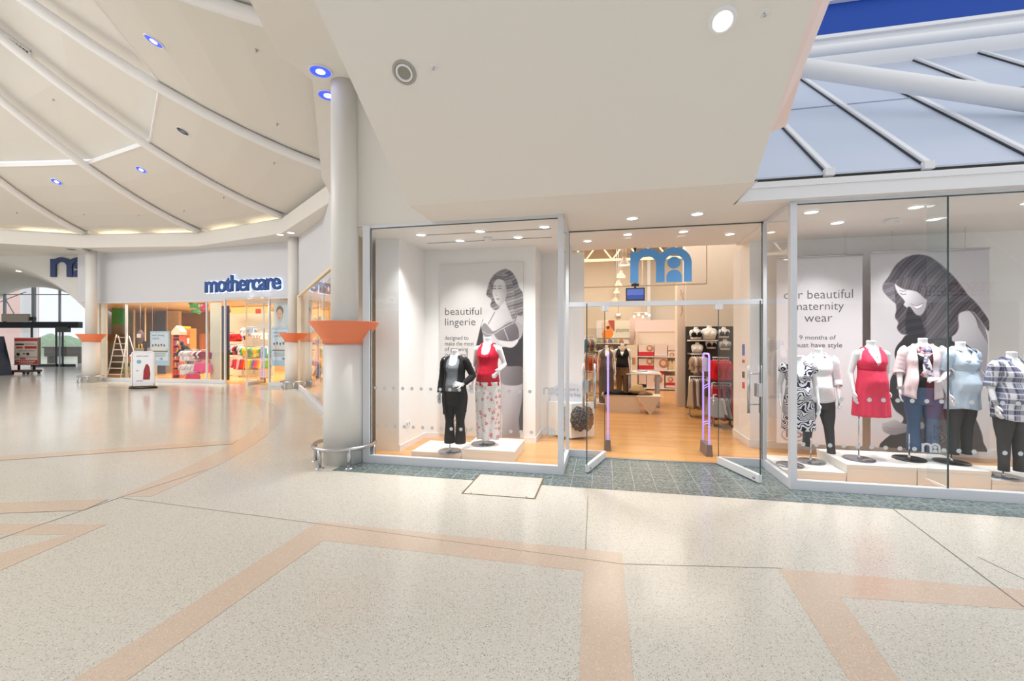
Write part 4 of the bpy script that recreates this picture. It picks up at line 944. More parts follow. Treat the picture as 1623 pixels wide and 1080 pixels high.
b = B(); b.box(0.06, 0.48, -0.006, 0, z0b + 0.95, z0b + 1.03); b.box(0.02, bw - 0.02, -0.006, 0, z0b + 0.355, z0b + 0.37); b.box(0.6, 0.74, -0.006, 0, z0b + 0.45, z0b + 0.58); b.box(0.44, 0.53, -0.006, 0, z0b + 0.5, z0b + 0.56)
for k, z in enumerate((0.98, 1.03, 0.70, 0.65)): b.box(0.52 if k < 2 else 0.2, bw - 0.1 - 0.1 * (k % 2), -0.006, 0, z0b + z, z0b + z + 0.012)
b.prism([(0.2 + 0.09 * cos(2 * pi * k / 16), -0.003, z0b + 0.5 + 0.08 * sin(2 * pi * k / 16)) for k in range(16)], (0, -0.004, 0)); b.build('ink_print', M_ink, ab)
for body, x, z, s, mm in (('BEAR GARAGE', 0.12, z0b + 0.10, 0.11, M_crm),): 
    pass
b = B(); 
for k in range(9): b.box(0.12 + k * 0.105, 0.12 + k * 0.105 + 0.07, -0.009, -0.006, z0b + 0.12, z0b + 0.18)
b.box(0.25, bw - 0.25, -0.009, -0.006, z0b + 0.055, z0b + 0.08); b.build('footer_lettering', M_crm, ab)
b = B(); b.box(0, bw, -0.02, 0.08, z0b - 0.03, z0b + 0.0); b.box(bw - 0.02, bw + 0.03, -0.03, 0.08, z0b, z1b); b.build('frame', mat('board_frame', srgb(150, 120, 112), 0.5), ab)
b = B(); b.box(0.15, 1.05, -0.3, 0.3, 0.1, 0.2); b.build('trolley', mat('trolley_brown', srgb(96, 72, 60), 0.5), ab)
for x in (0.2, 0.95): 
    b = B(); b.box(x - 0.04, x + 0.04, 0.0, 0.06, 0.2, z0b); b.build('upright', M_black, ab)
    for y in (-0.25, 0.25):
        b = B(); b.tube([(x - 0.03, y, 0.055), (x + 0.03, y, 0.055)], 0.055, 14); b.build('wheel', M_black, ab)

# ---------------------------------------------------------------- fabrics
def fabric(name, col, rough=0.85, sc=900):
    return bumpy(mat(name, col, rough, spec=0.2), sc, 0.25, 0.0008)
def fold_noise(l, n, b, amt=0.6, sc=14):
    tc = n.new('ShaderNodeTexCoord'); ns = n.new('ShaderNodeTexNoise'); ns.inputs['Scale'].default_value = sc; ns.inputs['Detail'].default_value = 2
    mp = n.new('ShaderNodeMapping'); mp.inputs['Scale'].default_value = (1, 1, 0.35)
    bp = n.new('ShaderNodeBump'); bp.inputs['Strength'].default_value = amt; bp.inputs['Distance'].default_value = 0.012
    l.new(tc.outputs['Object'], mp.inputs[0]); l.new(mp.outputs[0], ns.inputs['Vector']); l.new(ns.outputs['Fac'], bp.inputs['Height']); l.new(bp.outputs['Normal'], b.inputs['Normal'])
def soft(name, col, rough=0.8, amt=0.6, sc=14):
    m = mat(name, col, rough, spec=0.25); n, l, b = nt(m); fold_noise(l, n, b, amt, sc); return m
F_black = soft('black_jersey', srgb(30, 30, 34)); F_char = soft('charcoal_trouser_cloth', srgb(66, 67, 70), 0.8, 0.3)
F_grey = soft('grey_jersey', srgb(128, 134, 142)); F_red = soft('crimson_satin', srgb(196, 22, 52), 0.42, 0.9, 11); F_coral = soft('coral_red_jersey', srgb(236, 66, 98), 0.7, 0.5)
F_whitec = soft('white_cotton', srgb(240, 242, 246), 0.8, 0.8); F_pinkw = soft('pale_pink_linen', srgb(238, 226, 230), 0.8, 0.9, 20); F_denim = soft('light_denim_chambray', srgb(192, 208, 224), 0.85, 0.8)
F_jeans = soft('blue_jeans', srgb(78, 102, 134), 0.85, 0.5); F_brown = soft('brown_cloth', srgb(132, 102, 76), 0.85, 0.5)
def zebra():
    m = mat('zebra_print_jersey', (1, 1, 1), 0.8, spec=0.2); n, l, b = nt(m)
    tc = n.new('ShaderNodeTexCoord'); ns = n.new('ShaderNodeTexNoise'); ns.inputs['Scale'].default_value = 7.5; ns.inputs['Detail'].default_value = 0.5
    mu = n.new('ShaderNodeMath'); mu.operation = 'MULTIPLY'; mu.inputs[1].default_value = 60.0
    sx_ = n.new('ShaderNodeSeparateXYZ'); ad = n.new('ShaderNodeMath'); ad.operation = 'MULTIPLY_ADD'; ad.inputs[1].default_value = 170.0
    sn = n.new('ShaderNodeMath'); sn.operation = 'SINE'; gt = n.new('ShaderNodeMath'); gt.operation = 'GREATER_THAN'; gt.inputs[1].default_value = 0.1
    mx = n.new('ShaderNodeMix'); mx.data_type = 'RGBA'; mx.inputs[6].default_value = (*srgb(232, 233, 240), 1); mx.inputs[7].default_value = (*srgb(34, 38, 62), 1)
    l.new(tc.outputs['Object'], ns.inputs['Vector']); l.new(ns.outputs['Fac'], mu.inputs[0]); l.new(tc.outputs['Object'], sx_.inputs[0]); l.new(sx_.outputs['Z'], ad.inputs[0]); l.new(mu.outputs[0], ad.inputs[2])
    l.new(ad.outputs[0], sn.inputs[0]); l.new(sn.outputs[0], gt.inputs[0]); l.new(gt.outputs[0], mx.inputs[0]); l.new(mx.outputs[2], b.inputs['Base Color']); return m
def floral():
    m = mat('floral_print_cotton', (1, 1, 1), 0.8, spec=0.2); n, l, b = nt(m)
    tc = n.new('ShaderNodeTexCoord'); v = n.new('ShaderNodeTexVoronoi'); v.inputs['Scale'].default_value = 13
    ns = n.new('ShaderNodeTexNoise'); ns.inputs['Scale'].default_value = 70; ns.inputs['Detail'].default_value = 3
    lt = n.new('ShaderNodeMapRange'); lt.inputs[1].default_value = 0.25; lt.inputs[2].default_value = 0.5; lt.inputs[3].default_value = 0.58; lt.inputs[4].default_value = 0.26
    cmp_ = n.new('ShaderNodeMath'); cmp_.operation = 'LESS_THAN'
    mx = n.new('ShaderNodeMix'); mx.data_type = 'RGBA'; mx.inputs[6].default_value = (*srgb(240, 238, 238), 1); mx.inputs[7].default_value = (*srgb(216, 140, 146), 1)
    l.new(tc.outputs['Object'], v.inputs['Vector']); l.new(tc.outputs['Object'], ns.inputs['Vector']); l.new(v.outputs['Distance'], lt.inputs[0]); l.new(ns.outputs['Fac'], cmp_.inputs[0]); l.new(lt.outputs[0], cmp_.inputs[1])
    l.new(cmp_.outputs[0], mx.inputs[0]); l.new(mx.outputs[2], b.inputs['Base Color']); fold_noise(l, n, b, 0.5, 10); return m
def plaid():
    m = mat('navy_plaid_cotton', (1, 1, 1), 0.8, spec=0.2); n, l, b = nt(m)
    tc = n.new('ShaderNodeTexCoord'); sp = n.new('ShaderNodeSeparateXYZ'); l.new(tc.outputs['Object'], sp.inputs[0])
    def band(axis, fr, thr, ph):
        a = n.new('ShaderNodeMath'); a.operation = 'MULTIPLY_ADD'; a.inputs[1].default_value = fr; a.inputs[2].default_value = ph
        s_ = n.new('ShaderNodeMath'); s_.operation = 'SINE'; g_ = n.new('ShaderNodeMapRange'); g_.inputs[1].default_value = thr - 0.15; g_.inputs[2].default_value = thr + 0.15
        l.new(sp.outputs[axis], a.inputs[0]); l.new(a.outputs[0], s_.inputs[0]); l.new(s_.outputs[0], g_.inputs[0]); return g_.outputs[0]
    cur = None; base = srgb(222, 224, 234)
    for k, (ax, fr, th, ph, col, f) in enumerate((('X', 62, 0.0, 0.5, srgb(60, 66, 116), 0.62), ('Z', 52, 0.1, 0.2, srgb(54, 60, 108), 0.6), ('X', 124, 0.75, 1.2, srgb(30, 32, 66), 0.7), ('Z', 104, 0.8, 2.0, srgb(240, 240, 246), 0.6))):
        mx = n.new('ShaderNodeMix'); mx.data_type = 'RGBA'; mu = n.new('ShaderNodeMath'); mu.operation = 'MULTIPLY'; mu.inputs[1].default_value = f
        l.new(band(ax, fr, th, ph), mu.inputs[0]); l.new(mu.outputs[0], mx.inputs[0]); mx.inputs[7].default_value = (*col, 1)
        if cur is None: mx.inputs[6].default_value = (*base, 1)
        else: l.new(cur, mx.inputs[6])
        cur = mx.outputs[2]
    l.new(cur, b.inputs['Base Color']); fold_noise(l, n, b, 0.6, 12); return m
def scarf_mat():
    m = mat('printed_scarf_silk', (1, 1, 1), 0.5); n, l, b = nt(m)
    tc = n.new('ShaderNodeTexCoord'); v = n.new('ShaderNodeTexVoronoi'); v.inputs['Scale'].default_value = 34
    sp = n.new('ShaderNodeSeparateColor'); rp = n.new('ShaderNodeValToRGB'); rp.color_ramp.interpolation = 'CONSTANT'
    e = rp.color_ramp.elements; e[0].color = (*srgb(226, 224, 230), 1); e[1].position = 0.45; e[1].color = (*srgb(206, 110, 124), 1)
    for p_, c_ in ((0.55, srgb(96, 110, 156)), (0.7, srgb(236, 214, 210)), (0.85, srgb(60, 66, 104))): q_ = e.new(p_); q_.color = (*c_, 1)
    l.new(tc.outputs['Object'], v.inputs['Vector']); l.new(v.outputs['Color'], sp.inputs[0]); l.new(sp.outputs[0], rp.inputs[0]); l.new(rp.outputs[0], b.inputs['Base Color']); return m
F_zebra, F_floral, F_plaid, F_scarf = zebra(), floral(), plaid(), scarf_mat()

# ---------------------------------------------------------------- mannequin body
TOR = [(1.43, .052, .048, .052), (1.385, .048, .042, .050), (1.36, .058, .042, .058), (1.335, .110, .048, .066), (1.305, .158, .058, .076), (1.265, .172, .085, .082), (1.20, .166, .130, .083), (1.165, .163, .148, .082),
       (1.12, .150, .126, .078), (1.07, .143, .126, .074), (1.00, .149, .160, .074), (.94, .158, .182, .080), (.88, .168, .162, .094), (.82, .180, .124, .108), (.76, .186, .106, .114), (.70, .178, .100, .104), (.60, .16, .09, .10)]
def tor(z):
    if z >= TOR[0][0]: return TOR[0][1:]
    for (z1_, *a), (z0_, *c) in zip(TOR, TOR[1:]):
        if z >= z0_:
            t = (z - z0_) / (z1_ - z0_); t = t * t * (3 - 2 * t) * 0.35 + t * 0.65
            return tuple(q + (p - q) * t for p, q in zip(a, c))
    return TOR[-1][1:]
def tor_pt(z, th, off=0.0):      # th = -90 deg is the front
    rx, f, bk = tor(z); s_ = sin(th)
    return Vector(((rx + off) * cos(th), (f + off if s_ < 0 else bk + off) * s_, z))
ARM = {'down': ((.178, .0, 1.275), (.228, .035, 1.04), (.238, -.05, .82), (.0, -.25, -1)),
       'back': ((.178, .0, 1.275), (.222, .05, 1.04), (.215, .03, .83), (.05, .1, -1)),
       'hip': ((.178, .0, 1.275), (.292, .035, 1.06), (.180, -.15, .955), (-.75, -.35, .1)),
       'fwd': ((.178, .0, 1.275), (.250, .05, 1.06), (.225, -.15, 1.0), (-.15, -.7, -.55)),
       'front': ((.178, .0, 1.275), (.262, .02, 1.05), (.13, -.235, .965), (-.9, -.25, .05))}
def armpts(pose, side):
    a = [Vector((p[0] * side, p[1], p[2])) for p in ARM[pose]]
    return a
def arm_path(pose, side, k1=1.0, off=0.0):
    s_, e_, w_, d_ = armpts(pose, side)
    p = [s_ + Vector((-0.03 * side, 0, 0.012)), s_ + Vector((0.004 * side, 0, -0.01)), s_.lerp(e_, .35), s_.lerp(e_, .7), e_, e_.lerp(w_, .25), e_.lerp(w_, .6), w_]
    r = [.040, .046, .042, .037, .034, .034, .029, .023]
    return p, [q + off for q in r]
def hand(b, w, d, side, curl=0.5):
    d = Vector(d).normalized(); n = Vector((side, 0.25, 0)); n = (n - n.dot(d) * d).normalized(); u = d.cross(n).normalized()      # u: across the knuckles
    if u.y > 0: u = -u                # thumb side points forward
    k = 16
    rg = []
    for t, wd, th in ((-0.02, .020, .019), (0.0, .021, .017), (.03, .031, .016), (.065, .038, .014), (.088, .036, .012)):
        c = w + d * t; rg.append([c + u * wd * cos(2 * pi * i / k) + n * th * sin(2 * pi * i / k) for i in range(k)])
    b.rings(rg)
    for i, (o_, L) in enumerate(((.029, .066), (.0095, .074), (-.010, .069), (-.029, .054))):
        c = w + d * .078 + u * o_; c1 = c + d * L * .42 - n * L * .06 * curl + u * o_ * .12; c2 = c1 + (d - n * curl * .8).normalized() * L * .34; c3 = c2 + (d - n * curl * 1.9).normalized() * L * .28
        b.tube([c, c1, c2, c3, c3 + (c3 - c2).normalized() * .004], [.0095, .0092, .0085, .0072, .004], 8)
    c = w + d * .02 + u * .024; c1 = c + (d * .6 + u * .8).normalized() * .036; c2 = c1 + (d * .95 + u * .25 - n * .3).normalized() * .032
    b.tube([c - u * .01, c, c1, c2, c2 + (c2 - c1).normalized() * .004], [.012, .0125, .0108, .0088, .005], 8)
BODY = {}
def body_mesh(pl, pr, legs=True):
    key = (pl, pr, legs)
    if key in BODY: return BODY[key]
    b = B(); N = 28; zs = [1.43, 1.41, 1.385, 1.36, 1.345, 1.33, 1.305, 1.28, 1.25, 1.2, 1.165, 1.12, 1.07, 1.03, .98, .94, .9, .86, .82, .79, .76, .73, .70, .67]
    b.rings([[tor_pt(z, 2 * pi * k / N) for k in range(N)] for z in zs])
    if legs:
        for s_ in (-1, 1):
            b.tube([(s_ * .088, 0, .80), (s_ * .09, 0, .70), (s_ * .088, 0, .56), (s_ * .086, 0, .43), (s_ * .086, .008, .31), (s_ * .085, .004, .18), (s_ * .085, 0, .12)], [.082, .082, .064, .044, .042, .032, .028], 16)
    for pose, s_ in ((pl, -1), (pr, 1)):
        if pose: p, r = arm_path(pose, s_); b.tube(p, r, 14)
    o = b.build('body', M_mann); m = o.modifiers.new('r', 'REMESH'); m.mode = 'VOXEL'; m.voxel_size = 0.008; m.use_smooth_shade = True
    m2 = o.modifiers.new('s', 'SMOOTH'); m2.iterations = 4; m2.factor = 0.5
    dg = bpy.context.evaluated_depsgraph_get(); me = bpy.data.meshes.new_from_object(o.evaluated_get(dg)); bpy.data.objects.remove(o)
    bm = bmesh.new(); bm.from_mesh(me); hb = B(); hb.bm.free(); hb.bm = bm; hb.mats = [M_mann]
    for pose, s_ in ((pl, -1), (pr, 1)):
        if pose: a = armpts(pose, s_); hand(hb, a[2], a[3], s_, 0.9 if pose in ('hip', 'front', 'fwd') else 0.45)
    for f in bm.faces: f.smooth = True
    bm.to_mesh(me); bm.free(); me.materials.clear(); me.materials.append(M_mann); BODY[key] = me
    return me
def shell(b, top, hem, off=0.008, flare=0.0, folds=0, amp=0.0, a0=-pi / 2, a1=3 * pi / 2, nt_=22, na=72, belt=None, skirt=None, drape=0.0, y_clip=None):
    """one layer of cloth round the trunk; top(th) and hem(th) give its edges"""
    closed = abs(a1 - a0 - 2 * pi) < 1e-6; rows = []
    for j in range(nt_ + 1):
        v = j / nt_; r_ = []
        for i in range(na if closed else na + 1):
            th = a0 + (a1 - a0) * i / na; zt, zh = top(th), hem(th); z = zt + (zh - zt) * v
            zz = z if skirt is None else max(z, skirt)
            p = tor_pt(zz, th, off); low = max(0.0, (1.10 - z))
            k = 1 + flare * low * low * 1.6
            if drape and z < 1.14:      # hangs straight from the bust
                q = tor_pt(1.12, th, off); m_ = min(1, (1.14 - z) / .08) * drape
                if q.y < p.y and False: pass
                fx = max(abs(p.x), abs(q.x)) * (1 if p.x >= 0 else -1); fy = min(p.y, q.y) if p.y < 0 else max(p.y, q.y)
                p = Vector((p.x + (fx - p.x) * m_, p.y + (fy - p.y) * m_, p.z))
            p.x *= k; p.y *= k; p.z = z
            w_ = amp * min(1, low * 2.2) * sin(folds * th + 0.7 * sin(3 * th) + 1.3)
            dr = Vector((cos(th), sin(th), 0)); p += dr * w_
            if belt and abs(z - belt[0]) < belt[1]: p -= dr * belt[2] * (1 - abs(z - belt[0]) / belt[1])
            r_.append(p)
        rows.append(r_)
    vs = [[b.bm.verts.new(p) for p in r_] for r_ in rows]; n = len(vs[0])
    for a, c in zip(vs, vs[1:]):
        for i in range(n if closed else n - 1): b.face([a[i], a[(i + 1) % n], c[(i + 1) % n], c[i]], True)
def cloth(b, name, m, parent, th=0.003, recalc=True):
    o = b.build(name, m, parent, recalc=recalc, smooth=True); s_ = o.modifiers.new('t', 'SOLIDIFY'); s_.thickness = th; s_.offset = 1; return o
def front_c(th):      # 0 at centre line, 1 at the side; and whether front
    return abs(cos(th)), sin(th) < 0
def lerp_tab(x, tab):
    if x <= tab[0][0]: return tab[0][1]
    for (x0, y0), (x1, y1) in zip(tab, tab[1:]):
        if x <= x1: t = (x - x0) / (x1 - x0); t = t * t * (3 - 2 * t); return y0 + (y1 - y0) * t
    return tab[-1][1]
def tank_top(fz=1.20, bz=1.27, wide=0.0):
    def f(th):
        c, fr = front_c(th)
        return lerp_tab(c, [(0.0, fz if fr else bz), (0.30 + wide, (fz if fr else bz) + 0.01), (0.52 + wide, 1.338), (0.68 + wide, 1.338), (0.86, 1.24), (1.0, 1.20)])
    return f
def vneck_top(fz=1.13, bz=1.30, sleeves=True):
    def f(th):
        c, fr = front_c(th)
        if fr: t_ = [(0.0, fz), (0.45, 1.30), (0.6, 1.352), (1.0, 1.352 if sleeves else 1.21)]
        else: t_ = [(0.0, bz + .03), (0.55, 1.345), (1.0, 1.352 if sleeves else 1.21)]
        return lerp_tab(c, t_)
    return f
def straps(b, x=0.088, w=0.016):
    for s_ in (-1, 1):
        rg = []
        for t in range(9):
            a = pi * t / 8; y = -0.052 * cos(a) + 0.008; z = 1.332 + 0.022 * sin(a)
            rg.append([Vector((s_ * (x - w), y, z)), Vector((s_ * (x + w), y, z - .004))])
        for p, q in zip(rg, rg[1:]): b.poly([p[0], p[1], q[1], q[0]], True)
def sleeve(b, pose, side, upto=1.0, off=0.012, flare=0.0, short=None):
    p, r = arm_path(pose, side, off=off); p = [Vector(q) for q in p]
    L = [0]; 
    for a, c in zip(p, p[1:]): L.append(L[-1] + (c - a).length)
    tot = L[-1] * upto; P, R = [], []; n = 18
    for k in range(n + 1):
        d_ = tot * k / n
        for i in range(len(L) - 1):
            if d_ <= L[i + 1] + 1e-9: t = (d_ - L[i]) / (L[i + 1] - L[i]); P.append(p[i].lerp(p[i + 1], t)); R.append(r[i] + (r[i + 1] - r[i]) * t + flare * k / n + 0.002 * sin(k * 2.1)); break
    b.tube(P, R, 16, cap=False)
def trousers(b, hem, r_hem, r_knee, r_thigh=.102, waist=.86, hem2=None, spread=0.0):
    for s_ in (-1, 1):
        h = hem if s_ < 0 or hem2 is None else hem2
        zs = [.80, .70, .56, .43, .30, (h + .30) / 2 if h < .25 else .2, h]; rs = [r_thigh * .95, r_thigh, r_thigh * .86, r_knee, (r_knee + r_hem) / 2, r_hem * .98, r_hem]
        if h > .3: zs = [.80, .70, .56, (.56 + h) / 2, h]; rs = [r_thigh * .95, r_thigh, r_thigh * .86, (r_thigh * .86 + r_knee) / 2, r_knee]
        b.tube([(s_ * (.090 + spread * max(0, .8 - z) / .8), 0.004, z) for z in zs], rs, 20, cap=False)
    shell(b, lambda th: waist, lambda th: .655, 0.012, nt_=12, na=40)
def collar(b, z=1.352, w=0.03, open_=0.6, drop=0.03):
    n = 26; rg = []
    for k in range(n + 1):
        a = -pi / 2 + open_ + (2 * pi - 2 * open_) * k / n
        r0 = tor_pt(z, a, 0.012); r0.z += 0.022 - 0.03 * max(0, -sin(a)); r1 = Vector(r0) + Vector((cos(a) * w, sin(a) * w, -drop)); rg.append((r0, r1))
    for p, q in zip(rg, rg[1:]): b.poly([p[0], p[1], q[1], q[0]], True)
def bangles(parent, pose, side, n=3):
    s_, e_, w_, d_ = armpts(pose, side); ax = (w_ - e_).normalized()
    for k in range(n):
        c = w_ - ax * (0.005 + 0.012 * k); u = ax.orthogonal().normalized(); v = ax.cross(u); b = B()
        b.tube([c + (u * cos(2 * pi * i / 20) + v * sin(2 * pi * i / 20)) * .031 for i in range(21)], .0035, 6); b.build('bangle', M_steel, parent)
M_disc = mat('polished_base_disc', srgb(150, 152, 160), 0.12, 0.75); M_discb = mat('black_base_disc', srgb(28, 28, 30), 0.1, 0.2)
M_acrp = glass_mat('acrylic_rod', (0.85, 0.88, 0.9))
def mannequin(base, label, dx, sc, rz, pl, pr, dress, group=None, disc=M_disc, legs=True, pole_top=0.6, pole='steel', plinth_z=0.0, cat='mannequin', dy=0.0):
    root = thing('mannequin', label, cat, (base.x + dx, base.y + dy, base.z), rz, group)
    sx_ = sc * .88; root.matrix_basis = root.matrix_basis @ Matrix.Diagonal((sx_, sc, sc, 1))
    bo = bpy.data.objects.new('body', body_mesh(pl, pr, legs)); SC.collection.objects.link(bo); bo.parent = root
    dress(root)
    if disc is not None:
        px_ = Matrix.Rotation(-rz, 3, 'Z') @ Vector((-dx, -dy, 0)); px_ = Vector((px_.x / sx_, px_.y / sc, 0))
        b = B(); b.lathe([(0.0001, 0.0), (0.18, 0.0), (0.182, 0.004), (0.178, 0.010), (0.0001, 0.010)], px_, 44); b.build('base_disc', disc, root)
        b = B(); b.tube([px_ + Vector((0, 0, 0.01)), Vector((px_.x * .98, px_.y * .9, pole_top))], 0.008, 10); b.build('support_rod', M_chrome if pole == 'steel' else M_frame, root)
        b = B(); b.lathe([(0.014, 0.01), (0.016, 0.012), (0.012, 0.045), (0.0001, 0.045)], px_, 14); b.build('rod_socket', M_chrome, root)
    return root

# ---------------------------------------------------------------- plinths and mannequins in the windows
def plinth(x0, x1, y0, y1, z0, z1, label, seam=True):
    t = thing('plinth', label, 'plinth', ((x0 + x1) / 2, (y0 + y1) / 2, z0), 0, 'white display plinths')
    b = B(); b.box(x0, x1, y0, y1, z1 - 0.04, z1); b.build('top', M_plinth, t, world=True)
    b = B(); b.box(x0 + 0.003, x1 - 0.003, y0 + 0.003, y1 - 0.003, z0, z1 - 0.042); b.build('body', M_plinth, t, world=True)
    return t
plinth(-2.68, -1.94, 5.81, 6.5, 0.004, 0.075, 'low white plinth under the mannequin in the long black cardigan')
plinth(-1.935, -1.18, 5.80, 6.55, 0.004, 0.148, 'raised white plinth under the mannequin in the red vest')
plinth(2.10, 2.765, 5.80, 6.5, 0.004, 0.105, 'low white plinth under the zebra dress mannequin')
plinth(2.77, 3.47, 5.80, 6.55, 0.004, 0.207, 'raised white plinth under the coral red dress mannequin')
plinth(3.475, 4.17, 5.80, 6.55, 0.004, 0.207, 'raised white plinth behind the glass fin under the scarf mannequin')
plinth(4.175, 5.1, 5.80, 6.45, 0.004, 0.117, 'low white plinth at the right picture edge under the plaid shirt mannequin')

def d_cardigan(r):
    b = B(); shell(b, tank_top(1.215, 1.3), lambda th: .80 + .03 * sin(th), 0.006, drape=0.0, nt_=26); cloth(b, 'vest', F_grey, r)
    b = B(); trousers(b, .12, .082, .062); cloth(b, 'trousers', F_black, r)
    b = B(); op = 0.62
    shell(b, lambda th: lerp_tab(abs(cos(th)), [(0, 1.33), (.5, 1.345), (1, 1.352)]) if sin(th) > 0 else lerp_tab(abs(cos(th)), [(.5, 1.335), (.75, 1.352), (1, 1.352)]), lambda th: .56 + .10 * max(0, sin(th)) - .05 * max(0, -sin(th)) , 0.016, a0=-pi / 2 + op, a1=3 * pi / 2 - op, drape=0.8, folds=9, amp=.008, flare=.1)
    sleeve(b, 'down', -1, .98, .014); sleeve(b, 'hip', 1, .95, .014); cloth(b, 'cardigan', F_black, r)
def d_redvest(r):
    b = B(); shell(b, tank_top(1.20, 1.27), lambda th: .79, 0.007, nt_=30); straps(b); cloth(b, 'vest', F_red, r)
    b = B(); shell(b, lambda th: .84, lambda th: .075 + .012 * sin(5 * th), 0.012, flare=-0.09, folds=8, amp=.010, skirt=.78, nt_=30); cloth(b, 'skirt', F_floral, r)
def d_zebra(r):
    b = B(); shell(b, vneck_top(1.10, 1.28), lambda th: .47, 0.009, folds=7, amp=.010, flare=.16, drape=.4, skirt=.76, nt_=34, belt=(1.10, .03, .008)); sleeve(b, 'down', -1, .18, .018); sleeve(b, 'down', 1, .18, .018); cloth(b, 'dress', F_zebra, r)
    b = B(); b.box(-.035, .035, -.165, -.15, 1.085, 1.115, bev=.008); b.build('knot', F_zebra, r)
def d_whiteshirt(r):
    b = B(); shell(b, vneck_top(1.29, 1.31), lambda th: .76 + .015 * cos(2 * th), 0.014, folds=8, amp=.006, drape=.7, flare=.12, belt=(1.10, .035, .012)); sleeve(b, 'down', -1, .72, .020); sleeve(b, 'down', 1, .72, .020); collar(b); cloth(b, 'shirt', F_whitec, r)
    b = B(); b.box(-.012, .012, -.19, -.18, .82, 1.29); 
    b.bm.free(); b = B(); trousers(b, .17, .050, .060, hem2=.10, spread=.075); cloth(b, 'leggings', F_char, r)
    for z in (1.24, 1.19, 1.14): 
        b = B(); q = tor_pt(z, -pi / 2, .02); b.lathe([(0.0001, 0), (.006, 0)], seg=10); b.bm.transform(Matrix.Translation(q) @ Matrix.Rotation(pi / 2, 4, 'X')); b.build('button', M_frame, r)
def d_coral(r):
    b = B(); shell(b, lambda th: lerp_tab(front_c(th)[0], [(0, 1.13 if front_c(th)[1] else 1.2), (.55, 1.335), (.7, 1.335), (.9, 1.2), (1, 1.19)]), lambda th: .525, 0.009, folds=16, amp=.007, drape=.6, flare=.22, skirt=.76, nt_=36, belt=(1.095, .02, .01)); straps(b, .088, .013); cloth(b, 'dress', F_coral, r)
    b = B(); shell(b, lambda th: 1.11, lambda th: 1.075, 0.014, nt_=3); cloth(b, 'waistband', soft('coral_dark_band', srgb(206, 40, 72)), r)
    b = B(); b.tube([(-.05, -.045, 1.36), (-.03, -.09, 1.30), (0, -.118, 1.245), (.03, -.09, 1.30), (.05, -.045, 1.36)], .0015, 5); b.lathe([(0.0001, 0), (.008, .0), (.008, .014), (0.0001, .014)], (0, -.12, 1.228), 8); b.build('necklace', M_steel, r)
def d_scarf(r):
    b = B(); op = .42
    shell(b, tank_top(1.24, 1.3), lambda th: .80, 0.006); cloth(b, 'vest', F_black, r)
    b = B(); trousers(b, .10, .075, .064); cloth(b, 'jeans', F_jeans, r)
    b = B(); shell(b, lambda th: 1.35, lambda th: .735 + .02 * cos(2 * th), 0.018, a0=-pi / 2 + op, a1=3 * pi / 2 - op, folds=9, amp=.008, drape=.85, flare=.2); sleeve(b, 'down', -1, .62, .024, .006); sleeve(b, 'front', 1, .62, .024, .006); cloth(b, 'blouse', F_pinkw, r)
    b = B(); n = 40; rg = []
    for k in range(n + 1):
        a = 2 * pi * k / n - pi / 2; c = tor_pt(1.345, a, .012); fr = max(0, -sin(a)); c.z -= .035 * fr; o_ = c + Vector((cos(a) * (.045 + .035 * fr), sin(a) * (.04 + .05 * fr), -.05 - .11 * fr)); rg.append((c + Vector((0, 0, .02)), c.lerp(o_, .5) + Vector((0, -.012 * fr + .006 * sin(5 * a), .012)), o_))
    for p, q in zip(rg, rg[1:]):
        for i in (0, 1): b.poly([p[i], p[i + 1], q[i + 1], q[i]], True)
    for x, L in ((-.012, .20), (.02, .25)):
        b.tube([(x * .4, -.16, 1.19), (x, -.185, 1.12), (x + .01, -.195, 1.19 - L * .7), (x + .02 * (1 if x > 0 else -1), -.2, 1.19 - L)], [.016, .024, .030, .036], 10, flat=.35)
    cloth(b, 'scarf', F_scarf, r)
    b = B(); bmesh.ops.create_uvsphere(b.bm, u_segments=12, v_segments=8, radius=.024); b.bm.transform(Matrix.Translation((0, -.165, 1.195))); b.build('scarf_knot', F_scarf, r, smooth=True)
    bangles(r, 'down', -1)
def d_tunic(r):
    b = B(); shell(b, vneck_top(1.25, 1.31), lambda th: .645 + .01 * cos(3 * th), 0.016, folds=10, amp=.009, drape=.5, flare=.26, skirt=.76, nt_=34, belt=(1.10, .025, .014)); sleeve(b, 'down', -1, .45, .026, .006); sleeve(b, 'back', 1, .45, .026, .006); collar(b, w=.04, open_=.4); cloth(b, 'tunic', F_denim, r)
    b = B(); shell(b, lambda th: 1.108, lambda th: 1.092, 0.012, nt_=2); cloth(b, 'sash', F_denim, r)
    for x, L in ((.015, .46), (-.0, .38)):
        b = B(); b.tube([(.13, -.12, 1.10), (.16 + x, -.17, 1.0), (.165 + x, -.175, 1.10 - L)], .004, 6); b.build('tie_end', F_denim, r)
    for s_ in (-1, 1):
        b = B(); b.box(s_ * .075 - .035, s_ * .075 + .035, -.150, -.142, 1.195, 1.215, bev=.003); b.build('pocket_flap', F_denim, r)
    b = B(); trousers(b, .10, .048, .058); cloth(b, 'leggings', F_char, r)
